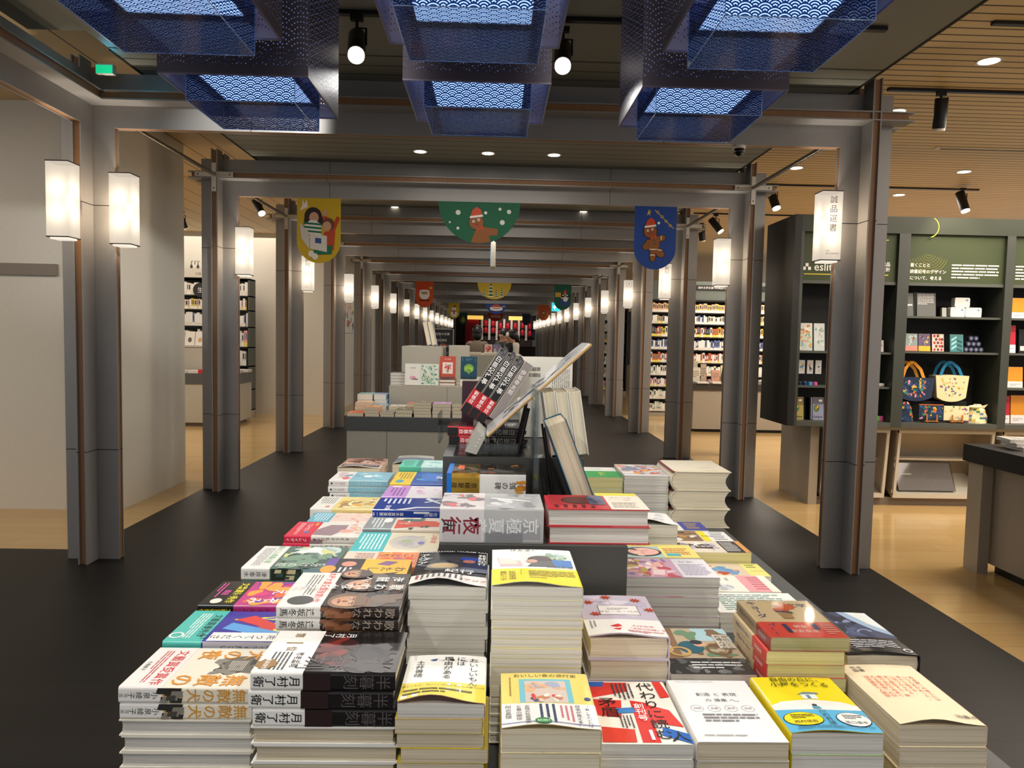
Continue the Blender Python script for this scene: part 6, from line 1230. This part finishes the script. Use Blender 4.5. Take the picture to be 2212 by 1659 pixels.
for k, (x, z) in enumerate(((4.22, 1.411), (4.265, 1.411), (4.31, 1.411), (4.355, 1.411), (4.24, 1.461), (4.285, 1.461), (4.33, 1.461), (4.26, 1.511), (4.305, 1.511))):
    e = thing('tape_roll', 'dark blue tape roll in the small pyramid, %s' % ('bottom row '+ORD[k] if k < 4 else 'middle row '+ORD[k-4] if k < 7 else 'top row '+ORD[k-7]), 'tape', (x, Yg+.02, z+.0245), 0, 'tape rolls')
    m = MB(); n = 16; m.extr([(.022*math.cos(2*PI*q/n), .0225*math.sin(2*PI*q/n)) for q in range(n)][::-1], 0, .03, C('#3a3c54', .3), 'y'); m.build('tape', e); m = MB(); m.extr([(.011*math.cos(2*PI*q/n), .011*math.sin(2*PI*q/n)) for q in range(n)][::-1], -.001, .0, C('#8a8aa0', .3), 'y'); m.build('core', e)
slabbook('picture covered map folder, first bay of the green shelf', 2.67, 2.82, 1.396, 1.64, .01, Yg, '#c9cfc4', [('b', 520, .02, .02, .98, .98, 34, ['#6a9a6a', '#8ab0c0', '#d8a05a', '#e8e4d8', '#9ac08a', '#c87a4a'], .14)], 'folder', 'folder')
slabbook('second map folder partly behind the first post lantern', 2.835, 2.93, 1.396, 1.64, .01, Yg, '#cdd4d0', [('b', 521, .02, .02, .98, .98, 16, ['#8ab0c0', '#e8e4d8', '#d8b03a', '#7aa07a'], .16)], 'folder', 'folder')
for k, (x, cs) in enumerate(((2.675, ['#d8402c', '#8ab0d0', '#3a6a9a']), (2.745, ['#4a8ac0', '#e0c03a', '#c8dce8']), (2.82, ['#b8642c', '#e8d8c0', '#5a3a2a']), (2.895, ['#2a7a4a', '#d8a05a', '#eee']))):
    slabbook('narrow hanging pack of pens, %s from the left in the first bay' % ORD[k], x-.027, x+.027, 1.19, 1.31, .012, Yg+.03, '#dfe2e4', [('b', 530+k, .1, .1, .9, .9, 7, cs, .25)], 'pen_pack', 'stationery', 0)
for k, c in enumerate(('#1c2a4a', '#24406a', '#4a9ad8', '#e0609a')):
    e = thing('tape_roll', '%s tape roll lying on the third board of the first bay' % ('navy', 'dark blue', 'sky blue', 'pink')[k], 'tape', (2.72+.045*k, Yg, 1.0905), 0, 'coloured tape rolls'); m = MB(); m.tube([(0, 0, 0), (0, 0, .028)], .021, C(c, .4), 16); m.build('tape', e); m = MB(); m.tube([(0, 0, .0281), (0, 0, .029)], .011, C('#ddd', .4), 12); m.build('core', e)
TREE = [('e', .35, .52, .26, .16, '#3a7a3a'), ('e', .3, .52, .08, .1, '#d8802c'), ('e', .45, .58, .07, .06, '#e0c83a'), ('e', .7, .86, .16, .05, '#f2efe6')]
slabbook('khaki Campus notebook with a small tree at the bottom of the first bay', 2.668, 2.768, .778, .98, .008, Yg, '#b5a45a', [('r', 0, .65, 1, 1, '#8f7d40')]+TREE+[('t', .45, .15, .034, 'Campus', '#2a2a2a', 'c', .01)], lean=5)
slabbook('lavender Campus notebook beside the khaki one', 2.85, 2.95, .778, .98, .008, Yg, '#9a9cb8', [('r', 0, .7, 1, 1, '#6a6a74')]+TREE+[('t', .45, .15, .034, 'Campus', '#2a2a2a', 'c', .01)], lean=5)
for k in range(2): slabbook('dark notebook edge on between the Campus notebooks, %s' % ('left', 'right')[k], 2.822+.012*k, 2.829+.012*k, .778, .975, .09, Yg, ('#202024', '#b8b8bc')[k], lean=3)
for nm, x0, x1, z0, z1, cov, cs in (('white card pack on the second board right of the post', 3.39, 3.462, 1.397, 1.50, '#e6e2dc', ['#d88a8a', '#c8c4bc']), ('slim white pack hanging right of the post', 3.386, 3.412, 1.195, 1.30, '#e8e4dc', ['#d8a05a', '#ccc'])):
    slabbook(nm, x0, x1, z0, z1, .012, Yg, cov, [('b', 540, .1, .3, .9, .7, 5, cs, .2)], 'card_pack', 'stationery')
e = thing('eraser', 'white eraser block lying right of the post', 'eraser', (3.435, Yg, 1.091), 0); m = MB(); m.box(-.05, 0, 0, .05, .03, .027, C('#e6e4e0', .5)); m.build('block', e, .004)
e = thing('eraser', 'green and pink eraser block at the bottom right of the first bay', 'eraser', (3.432, Yg, .7785), 0); m = MB(); m.box(-.055, 0, 0, .02, .03, .045, C('#6ac85a', .5)); m.build('block', e, .003); m = MB(); m.box(.0201, 0, 0, .06, .03, .045, C('#e86aa0', .5)); m.build('sleeve', e, .003)
# bags
NAVYP = [('b', 550, .02, .02, .98, .98, 60, ['#2a4a7a', '#3a6aa0', '#1c2c4a', '#e0702c', '#e89ab0', '#3a8a6a', '#d8c03a', '#24508a'], .06)]
CRMP = [('b', 551, .05, .05, .95, .92, 34, ['#d8704a', '#3a8a5a', '#5a7ab0', '#8a5a8a', '#e0c05a', '#c8b88a'], .045)]
def tote(lb, x0, x1, z0, z1, cov, pat, hcol, hz, tipx, ang=0):
    e = thing('tote_bag', lb, 'bag', ((x0+x1)/2, YS+.10, z0), math.radians(ang), 'bags on the green shelf'); w, h = x1-x0, z1-z0; m = MB(); n = 14
    low = [(-w/2*.86+w*.86*k/n, h*.16*abs(2*k/n-1)**2.2) for k in range(n+1)]; pr = low+[(w/2, h*.97), (0, h), (-w/2, h*.97)]
    m.extr(pr[::-1], 0, .11, C(cov, .8), 'y')
    mm = MB(); art(mm, (-w/2, 0, 0), (1, 0, 0), (0, 0, 1), w, h, [('b', pat[0][1], .13, .16, .87, .96, pat[0][6], pat[0][7], pat[0][8])], .00005, .0008)
    m.mesh(mm.v, [], mats) if 0 else None
    b = len(m.v); m.v += mm.v
    for f, k in zip(mm.f, mm.m): m.f.append(tuple(b+i for i in f)); m.m.append(m.mi(mm.mats[k])); m.sm.append(False)
    m.build('body', e)
    for y in (.002, .10):
        m = MB(); pts = [(tipx-.10, y, h*.93), (tipx-.07, y+.01, h+hz*.55), (tipx-.02, y+.03, h+hz), (tipx+.02, y+.03, h+hz), (tipx+.07, y+.01, h+hz*.55), (tipx+.10, y, h*.93)]
        for i in range(5):
            a, b2 = Vector(pts[i]), Vector(pts[i+1]); d = (b2-a).normalized(); q = Vector((-d.z, 0, d.x))*.014; m.mesh([a-q, a+q, b2+q, b2-q, a-q+Vector((0, .003, 0)), a+q+Vector((0, .003, 0)), b2+q+Vector((0, .003, 0)), b2-q+Vector((0, .003, 0))], [(0, 1, 2, 3), (7, 6, 5, 4), (0, 4, 5, 1), (2, 6, 7, 3), (1, 5, 6, 2), (0, 3, 7, 4)], C(hcol, .8))
        m.build('handle', e)
e_ = thing('display_block', 'dark display step carrying the two tote bags', 'riser', (3.97, YS+.20, .7775)); boxo('block', e_, -.35, -.02, 0, .32, .13, .185, INBK)
tote('navy tote bag with a forest print and yellow handles', 3.605, 3.94, .964, 1.178, '#22324e', NAVYP, '#e0982c', .13, -.03)
tote('cream tote bag with small prints and blue handles', 3.945, 4.25, .964, 1.205, '#e6dcae', CRMP, '#1f7aa8', .11, -.01)
def pouch(lb, x0, x1, z0, z1, cov, pat, zip_=None):
    e = thing('fabric_pouch', lb, 'pouch', ((x0+x1)/2, YS+.05, z0), 0, 'bags on the green shelf'); w, h = x1-x0, z1-z0; m = MB(); m.box(-w/2, 0, 0, w/2, .012, h, C(cov, .8)); art(m, (-w/2, 0, 0), (1, 0, 0), (0, 0, 1), w, h, pat, .00005); m.build('body', e, .003)
    if zip_: m = MB(); m.box(-w/2, -.001, h, w/2, .013, h+.006, C(zip_, .5)); m.build('zip', e)
    t2 = thing('small_easel', 'small wooden easel under the %s' % lb.split(',')[0], 'easel', ((x0+x1)/2, YS+.03, .7775), 0, 'small wooden easels'); m = MB()
    for x in (-.045, .045): m.box(x-.006, 0, 0, x+.006, .006, .075, C('#b8763a', .5)); m.box(x-.006, .0, 0, x+.006, .09, .008, C('#b8763a', .5))
    m.box(-.06, .002, .012, .06, .012, .02, C('#b8763a', .5)); m.build('frame', t2)
pouch('flat navy pouch, on an easel below the tote bags', 3.78, 4.0, .80, .935, '#22324e', [('b', 560, 0, 0, 1, 1, 40, NAVYP[0][7], .08)], '#d8703a')
pouch('flat cream pouch, on an easel below the tote bags', 4.005, 4.235, .80, .93, '#e8dfb4', [('b', 561, 0, 0, 1, 1, 24, CRMP[0][7], .06)])
def sack(lb, x, w, h, cov, cs, seed, tie=True):
    e = thing('drawstring_bag', lb, 'bag', (x, YS+.10, .7775), 0, 'bags on the green shelf'); m = MB(); rr_ = random.Random(seed); n, k = 16, 9; vs = []
    for j in range(k+1):
        t_ = j/k; rad = (w/2)*((1-.25*t_) if t_ < .7 else (.82-.5*(t_-.7)/.3)); 
        for i in range(n): a = 2*PI*i/n; q = rad*(1+.07*math.sin(3*a+j)+rr_.uniform(-.03, .03)); vs.append((q*math.cos(a), .55*q*math.sin(a), h*t_))
    fs = [(j*n+i, j*n+(i+1) % n, (j+1)*n+(i+1) % n, (j+1)*n+i) for j in range(k) for i in range(n)]
    for f in fs: m.mesh([vs[q] for q in f], [(0, 1, 2, 3)], C(rr_.choice(cs) if rr_.random() < .35 else cov, .85), True)
    m.mesh(vs, [tuple(range(n))[::-1], tuple(range(k*n, k*n+n))], C(cov, .85)); m.build('body', e)
    if tie: m = MB(); m.ball((-w*.2, -.02, h*.86), w*.3, .03, h*.10, C(cov, .85)); m.poly([(-.02, -.03, h*.85), (.08, -.03, h*1.02), (.05, -.03, h*.82)], C(cov, .85)); m.build('knot', e)
sack('navy patterned drawstring bag at the left of the pouches', 3.68, .15, .18, '#22324e', NAVYP[0][7], 4, False); sack('cream patterned cloth sack tied in a knot, right of the pouches', 4.335, .19, .17, '#e4dab0', CRMP[0][7], 5)
# third bay: red and ochre files
for nm, x0, x1, z0, z1, th, cols in (('ochre box file on the top shelf of the third bay', 4.60, 4.72, 1.7205, 1.90, .10, '#e0962c'), ('ochre box file behind it', 4.575, 4.594, 1.7205, 1.895, .10, '#c8842a'), ('red folder with a white foot on the second shelf of the third bay', 4.535, 4.655, 1.411, 1.655, .02, '#c02a3c'), ('ochre folder on the third shelf of the third bay, in front', 4.60, 4.74, 1.1005, 1.285, .02, '#e0982c'), ('ochre folder on the third shelf, behind on the left', 4.535, 4.595, 1.1005, 1.31, .02, '#d8902a'), ('red folder at the bottom of the third bay', 4.537, 4.640, .778, 1.02, .02, '#b8283a'), ('ochre folder at the bottom of the third bay', 4.65, 4.78, .778, 1.03, .02, '#d88f28')):
    slabbook(nm, x0, x1, z0, z1, th, Yg, cols, [('r', 0, 0, 1, .3, '#e4e2e0'), ('l', .15, .08, .85, .2, 2, '#9a9a98')]+([('r', 0, .78, 1, .84, '#8a1c2c')] if 'red' in nm else []), 'folder', 'folder', 4 if th < .05 else 0)
for k, x in enumerate((4.70, 4.84, 4.98, 5.12, 5.26)):
    slabbook('black folder in the third bay, %s from the left' % ORD[k], x, x+.11, 1.411, 1.62, .02, Yg+.02, '#1c1c1e', [('r', .1, .1, .9, .3, '#d8d8d4')], 'folder', 'folder', 4)
# clear packed grey sheets in the bin
for k in range(3):
    e = thing('packaged_tote', 'grey felt bag in a clear sleeve in the slanted bin, %s' % ('front one' if k == 0 else ORD[k]+' behind the front one'), 'bag', ((4.0 if k == 0 else 3.80-.025*k), 6.63+.028*k, .130+.017*k), 0, 'sleeved grey bags in the bin'); w = .52 if k == 0 else .2; m = MB(); m.box(-w/2, 0, 0, w/2, .012, .28 if k == 0 else .20, speckle('grey_felt', '#77757a', '#8d8b8e', 60, .8) if k == 0 else C('#3a3a3c', .3)); m.build('felt', e)
    if k == 0: m = MB(); m.box(-w/2-.01, -.003, -.003, w/2+.01, .015, .288, FILM); m.box(-.22, -.0035, .15, -.12, -.003, .158, '#d8d6d0'); m.build('clear_sleeve', e)
    e.rotation_euler = (math.radians(-25), 0, 0)
# ------------------------------------------------------------------ right front table
r = thing('display_table', 'dark topped book table at the right edge of the picture', 'table', (4.0, 4.0, 0))
boxo('tabletop', r, -.90, -1.6, .71, 1.2, .76, TZ, C('#191816', .4)); boxo('cabinet', r, -.78, -1.5, .06, 1.1, .66, .709, TAUPE); boxo('leg', r, -.87, .60, 0, -.80, .74, .709, TAUPE); boxo('plinth', r, -.74, -1.45, 0, 1.05, .62, .06, BLACKM)
simple('flat_w', .19, .26, .022, '#e4e2dc', 'g', art_=[('l', .1, .5, .9, .9, 4, '#8a8a88'), ('b', 570, .1, .1, .9, .4, 5, ['#4a4a4e', '#c8c8c6'], .1)]); simple('flat_o', .15, .21, .02, '#e8e4d8', 'g', art_=[('b', 571, .05, .05, .95, .95, 10, ['#e89a3c', '#d8402c', '#f0e0b8'], .16)])
for q in range(3): put('flat_w', 3.36+.02*q, 4.55-.02*q, TZ+.022*(2-q), 78+3*q, 'white catalogue on the right table, %s of the pile' % ('topmost', 'middle', 'lowest')[q], 'books on the right table')
put('flat_o', 3.33, 4.22, TZ, 70, 'white and orange magazine on the right table', 'books on the right table'); put('flat_o', 3.40, 3.98, TZ, 84, 'orange magazine nearest the picture edge on the right table', 'books on the right table')
# ------------------------------------------------------------------ far bookcases
UNIT = []
for i, c in enumerate(('#e6e2da', '#d8d4cc', '#c8ccd4', '#e8b890', '#4a5a8a', '#b8a05a', '#d8d0b0', '#a83a3a', '#2c2c30', '#e0c83a', '#8ab0a0', '#e8a0a8', '#6a7ab0', '#f0eee8', '#c86a3a')):
    m = MB(); m.box(0, 0, 0, 1, 1, 1, C(c, .5)); m.box(-.001, -.002, .02, 1.001, -.0005, .28, C(('#f4f2ee', '#e8e0d0', '#f0e060')[i % 3], .5)); m.box(.2, -.002, .45, .8, -.0005, .85, C(('#444', '#f2f0ea', '#777')[i % 3], .5)); o = m.build('u'); UNIT.append(o.data); D.objects.remove(o)
RB = random.Random(21)
UC = 'white,grey white,bluish white,salmon,navy,khaki,sand,dark red,black,yellow,sage,pink,periwinkle,off white,rust'.split(',')
ORD += ['twenty '+q for q in ORD[:9]]+['thirtieth', 'thirty first', 'thirty second', 'thirty third', 'thirty fourth', 'thirty fifth']
NB = [0]
def shelf_book(x, y, z, w, d, h, k, label, grp, ind=True):
    NB[0] += ind
    if not ind or NB[0] > 95: REST.append((k, x, y, z, (w, d, h))); return
    o = D.objects.new('book', UNIT[k]); COL.objects.link(o); o.location = (x, y, z); o.scale = (w, d, h); tag(o, label, 'book', grp)
def bookcase(lb, x0, x1, y, zs, ztop, header, label, windows, palettes, depth=.30, blk='#33362f'):
    t = thing('bookcase', lb, 'bookcase', (0, y, 0)); mt = C(blk, .5); mk = C('#161614', .5)
    boxo('back_panel', t, x0, depth-.02, 0, x1, depth, ztop, C('#4a504a', .6)); boxo('plinth', t, x0, .0, 0, x1, depth-.02, zs[0]-.02, TAUPE); boxo('top', t, x0, 0, ztop-.03, x1, depth-.02, ztop, mt)
    n = max(1, round((x1-x0)/.88)); 
    for i in range(n+1): x = x0+(x1-x0-.03)*i/n; boxo('upright', t, x, 0, zs[0]-.02, x+.03, depth-.02, ztop-.03, mt)
    for z in zs: boxo('shelf_board', t, x0, .0, z-.02, x1, depth-.02, z, mk)
    if header: header(t)
    for ri, z in enumerate(zs[:-1]):
        hmax = zs[ri+1]-z-.035; pal = palettes[ri % len(palettes)]
        for a, b in windows:
            x = a; nb = 0
            while x < b-.02:
                w = RB.uniform(.022, .05); 
                if any(abs(x+w/2-(x0+(x1-x0-.03)*i/n+.015)) < .015+w/2+.002 for i in range(n+1)): x += .004; continue
                nb += 1; kk = RB.choice(pal); shelf_book(x, y+.012, z+.0006, w-.0015, .16, min(hmax, RB.uniform(.72, .95)*hmax), kk, '%s paperback, %s shelf from the bottom, %s from left, bookcase between right portals' % (UC[kk], ORD[ri], ORD[nb-1]), label, 3.6 < x < 4.6); x += w
ZR = [.10, .34, .58, .80, 1.05, 1.30, 1.55, 1.80, 2.02, 2.25]
def hdR(t):
    boxo('header_panel', t, 2.9, .0, 2.27, 6.2, .28, 2.62, C('#59605a', .6)); m = MB(); m.box(3.80, -.02, 2.46, 5.4, .0, 2.55, C('#141414', .5)); m.text('海外文学文庫 WORLD LITERATURE', (3.88, -.0205, 2.5), (1, 0, 0), (0, 0, 1), .05, C('#d8d8d4', .5), 'l'); m.build('header_sign', t)
bookcase('tall dark bookcase full of paperbacks seen between the right portal posts', 2.9, 6.2, 14.2, ZR, 2.27, hdR, 'small paperback in the tall bookcase seen between the right portals', ((2.94, 3.36), (3.70, 4.50), (5.08, 5.26)),
         [[0, 1, 13, 10, 3], [13, 1, 10, 0], [0, 13, 8, 11, 4], [13, 10, 0], [14, 13, 0, 7], [4, 12, 13, 4], [8, 0, 9, 14, 7], [5, 6, 12, 13], [3, 3, 3, 9]], blk='#2c2e2a')
bookcase('dim bookcase further off between the fourth and sixth right portals', 2.75, 3.6, 20.0, [.1, .45, .8, 1.1, 1.4, 1.7, 2.0, 2.3], 2.33, None, 'paperback in the dim bookcase behind the fourth right portal', ((2.80, 3.5),), [[0, 13, 11, 10, 12], [13, 4, 0, 5], [9, 7, 0, 13]])
# table and shoppers' goods in front of that bookcase
r = thing('display_table', 'table with books and a tote bag beyond the third right portal', 'table', (4.1, 12.3, 0))
boxo('tabletop', r, -.9, -.5, .68, .9, .5, .79, C('#3a3630', .5)); boxo('cabinet', r, -.88, -.48, .05, .88, .48, .679, TAUPE); boxo('plinth', r, -.8, -.44, 0, .8, .44, .05, BLACKM)
for k, (x, w, h, c) in enumerate(((3.27, .13, .24, '#d9cdb8'), (3.43, .09, .30, '#b8a48a'), (3.62, .14, .2, '#e0a88a'), (3.50, .05, .16, '#b83a2c'), (3.80, .16, .28, '#ece6b0'))):
    slabbook('%s book standing on the table beyond the third right portal' % ('cream', 'tan', 'salmon', 'red', 'pale yellow')[k], x, x+w, .7905, .7905+h, .03, 12.12+.04*k, c, [('l', .1, .3, .9, .8, 4, '#8a7a6a')], 'book', 'book', 6, 0, 'books on the far right table')
for k in range(3): put('flat_w', 3.36+.25*k, 11.9, .7905, 0, 'flat magazine at the edge of the far right table, %s from the left' % ORD[k], 'books on the far right table')
e = thing('tote_bag', 'hanging canvas tote bag at the far right table', 'bag', (3.3, 12.45, .7905)); m = MB(); m.extr([(-.12, 0), (.12, 0), (.15, .34), (-.15, .34)], 0, .05, C('#cfc5ac', .85), 'y'); m.build('body', e)
for y in (.005, .045): m = MB(); m.tube([(-.08, y, .33), (-.05, y, .62), (.05, y, .62), (.08, y, .33)], .008, C('#d8ceb4', .85), 6); m.build('handle', e)
# ------------------------------------------------------------------ left side room
r = thing('display_table', 'grey topped book table in the left side room', 'table', (-4.9, 11.85, 0))
boxo('tabletop', r, -.9, -.45, .655, .9, .45, TZ, TABLETOP); boxo('cabinet', r, -.89, -.44, .06, .88, .44, .654, PANEL); boxo('plinth', r, -.85, -.40, 0, .82, .38, .06, C('#6a6258', .5))
for k, (x, y, cov) in enumerate(((-4.62, 11.56, 'w'), (-4.45, 11.6, 'r'), (-4.3, 11.65, 'w'), (-4.15, 11.9, 'r'), (-4.12, 12.12, 'w'), (-4.85, 11.56, 'r'))):
    for q in range(2): put('flat_o' if cov == 'r' else 'flat_w', x, y, TZ+.022*(1-q), 0 if k < 3 else 90, '%s magazine on the left side table, %s %s' % (('upper', 'lower')[q], ORD[k], 'pile'), 'magazines on the left table')
e = thing('red_tag', 'small red price tag on the left side table', 'tag', (-4.50, 11.42, TZ)); m = MB(); m.box(-.05, 0, 0, .05, .02, .06, C('#c8202c', .5)); m.build('tag', e)
e = thing('book_stand', 'white stand with two leaning white books on the left side table', 'stand', (-4.66, 11.8, TZ)); m = MB(); m.box(-.3, 0, 0, .3, .25, .40, C('#b5aea2', .6)); m.build('stand', e); m = MB(); m.box(-.3, -.02, .40, .3, .26, .41, C('#cfcac0', .5)); m.build('ledge', e)
for k in range(2): slabbook('white book with a dark oval leaning on the left white stand, %s' % ('left', 'right')[k], -4.93+.16*k, -4.78+.16*k, TZ+.412, TZ+.64, .03, 11.85, '#dcd8d0', [('e', .5, .4, .2, .18, '#5a504a' if k == 0 else '#c89a6a')], 'book', 'book', 14, 0, 'books on the left white stand')
def hdL(t):
    m = MB(); m.box(-6.4, -.02, 2.37, -4.2, .0, 2.52, C('#d0cabd', .6)); m.text('文具 雑貨', (-5.05, -.0205, 2.43), (1, 0, 0), (0, 0, 1), .05, C('#3a3a38', .5), 'l'); m.build('header_sign', t)
bookcase('grey green bookcase with white header behind the left side table', -6.4, -4.15, 12.6, [.15, .5, .90, 1.22, 1.56, 1.84, 2.08, 2.36], 2.37, hdL, 'small book in the left bookcase behind the side table', ((-5.28, -4.88), (-4.32, -4.18)), [[13, 0, 1], [13, 1, 0], [0, 13], [13, 0, 1, 11], [12, 13, 0, 13], [5, 9, 11, 13, 6], [13, 0]], blk='#50554f')
e = thing('round_sign', 'black round sign in the left bookcase', 'sign', (-4.97, 12.58, 2.16)); m = MB(); n = 24; m.extr([(.12*math.cos(2*PI*q/n), .12*math.sin(2*PI*q/n)) for q in range(n)][::-1], 0, .015, C('#2a2a2a', .5), 'y'); m.text('生', (0, -.0006, 0), (1, 0, 0), (0, 0, 1), .10, C('#eee', .5)); m.build('disc', e)
for k, x in enumerate((-5.16, -5.10, -5.05, -4.95)):
    e = thing('bottle_pump', 'pump bottle standing on the left bookcase header, %s from the left' % ORD[k], 'bottle', (x, 12.7, 2.3701), 0, 'bottles on the left bookcase'); m = MB(); m.tube([(0, 0, 0), (0, 0, .2), (0, 0, .22)], [.02, .02, .01], C('#cfcac0' if k % 2 else '#1c1a18', .3), 12); m.build('body', e); m = MB(); m.tube([(0, 0, .22), (0, 0, .28), (.03, 0, .28)], .006, C('#1c1a18', .3), 6); m.build('pump', e)
# poster panel glimpsed between left portals
e = thing('poster', 'colourful framed poster glimpsed between the fifth and sixth left posts', 'poster', (-3.04, 15.4, 1.5)); m = MB(); m.box(0, -.5, 0, .01, .5, .9, C('#ddd8cc', .6)); art(m, (.0102, -.5, 0), (0, 1, 0), (0, 0, 1), 1, .9, [('r', .1, .78, .6, .98, '#e0b02c'), ('b', 580, 0, 0, 1, .75, 30, ['#d8402c', '#5a7ab0', '#e0c03a', '#2a2a2a', '#c8d0d4'], .08)]); m.build('print', e)
# ------------------------------------------------------------------ far end shop with red caskets
YE = 42.0
r = thing('shop_wall', 'dark cabinet wall with white uprights and red jars closing the arcade', 'cabinet', (0, YE, 0))  # the end shop's wall, with niches for the jars
boxo('back_panel', r, -2.6, .3, 0, 2.8, .4, 3.0, C('#2a2220', .7)); boxo('red_panel', r, -1.72, .25, .9, -.95, .29, 2.5, C('#b01c32', .6)); boxo('pillar', r, -2.6, .0, 0, -2.25, .3, 3.0, C('#8a8478', .7)); boxo('right_screen', r, 2.3, .2, 1.2, 2.7, .25, 2.6, C('#6aa8c8', .5, emit=.25))
m = MB()
for k, s_ in enumerate('沈香'): m.text(s_, (-1.2, .245, 2.05-.4*k), (1, 0, 0), (0, 0, 1), .3, C('#200a0c', .6))
m.build('lettering', r)
for k, x in enumerate((-.76, -.34, .08, .50, .92, 1.34, 1.76)): boxo('upright', r, x-.06, .2, 1.35, x+.06, .29, 2.55, C('#d0c8c4', .5))
for a, b in ((-1.6, -.7), (.75, 1.6)): boxo('lit_sign', r, a, .1, 2.5, b, .2, 2.72, C('#e8b85a', .5, emit=1.1))
RC = C('#c8142a', .45, name='red_lacquer')
def casket(x, z, k):
    e = thing('red_jar', 'red lidded jar on the far shop wall, column %s, %s' % (ORD[k[0]], ('upper', 'middle', 'lower')[k[1]]), 'jar', (x, YE+.14, z+.001), 0, 'red jars on the far shop wall')
    m = MB(); m.tube([(0, 0, 0), (0, 0, .02), (0, 0, .22), (0, 0, .28)], [.085, .10, .10, .085], RC, 14); m.build('body', e); m = MB(); m.tube([(0, 0, .281), (0, 0, .31), (0, 0, .34)], [.09, .07, .02], RC, 12); m.build('lid', e)
for i, x in enumerate((-.55, -.13, .29, .71, 1.13, 1.55, 1.97)):
    for j, z in enumerate((2.02, 1.62)):
        z2 = z+(.14 if i in (0, 1, 5) else 0)-(.1 if i == 5 else 0); casket(x, z2, (i, j)); boxo('niche_shelf', r, x-.145, .03, z2-.03, x+.145, .199, z2, C('#241c1a', .6))
r = thing('shop_counter', 'dark low counter in front of the red shop wall', 'counter', (.3, 40.6, 0)); boxo('body', r, -2.2, -.3, 0, 2.2, .3, 1.0, C('#241b17', .6)); boxo('top', r, -2.25, -.35, 1.0, 2.25, .35, 1.04, C('#4a3426', .5))
for k, (x, w, h, c) in enumerate(((-1.7, .15, .2, '#cfc8c0'), (-1.4, .12, .35, '#d8d0c8'), (-1.15, .2, .25, '#d0c0b8'), (.0, .5, .3, '#b8b0a4'), (1.9, .3, .35, '#a8b4c8'))):
    e = thing('gift_box', 'small pale box on the far counter, %s from the left' % ORD[k], 'box', (x+.3, 40.5, 1.041), 0, 'boxes on the far counter'); m = MB(); m.box(-w/2, 0, 0, w/2, .2, h*.8, C(c, .6)); m.build('body', e); m = MB(); m.box(-w/2-.005, -.005, h*.8, w/2+.005, .205, h, C(c, .5)); m.build('lid', e)
spot((-.3, 40.2, 2.95), (.3, 42.2, 1.6), 120, 80, .8, '#fff0e0'); spot((1.5, 40.2, 2.95), (1.2, 42.2, 1.8), 80, 80, .8, '#fff0e0')

# ------------------------------------------------------------------ every further book: low in the piles or tiny on the far shelves
m = MB(); PGB = {}
for r_ in REST:
    if isinstance(r_[0], int):
        k, x, y, z, (w, d, h) = r_; me = UNIT[k]; b = len(m.v)
        m.v += [(x+v.co.x*w, y+v.co.y*d, z+v.co.z*h) for v in me.vertices]
        for p in me.polygons: m.f.append(tuple(b+i for i in p.vertices)); m.m.append(m.mi(me.materials[p.material_index])); m.sm.append(False)
    else:
        key, x, y, z, a = r_; parts, W, H, T = KINDS[key]; cm = parts[0][1].materials[0]; pm = parts[1][1].materials[0]
        M = Matrix.Translation((x, y, z)) @ Matrix.Rotation(math.radians(a), 4, 'Z'); e = .0015
        m.box(-W/2, -H/2, .0003, W/2, H/2, e, cm, M); m.box(-W/2, -H/2, T-e, W/2, H/2, T-.0003, cm, M); m.box(W/2-e, -H/2, e, W/2, H/2, T-e, cm, M); m.box(-W/2+.002, -H/2+.002, e, W/2-e, H/2-.002, T-e, pm, M)
o = m.build('more_books'); tag(o, 'further books low in the table piles and small on the far bookcases', 'book', None, 'stuff')
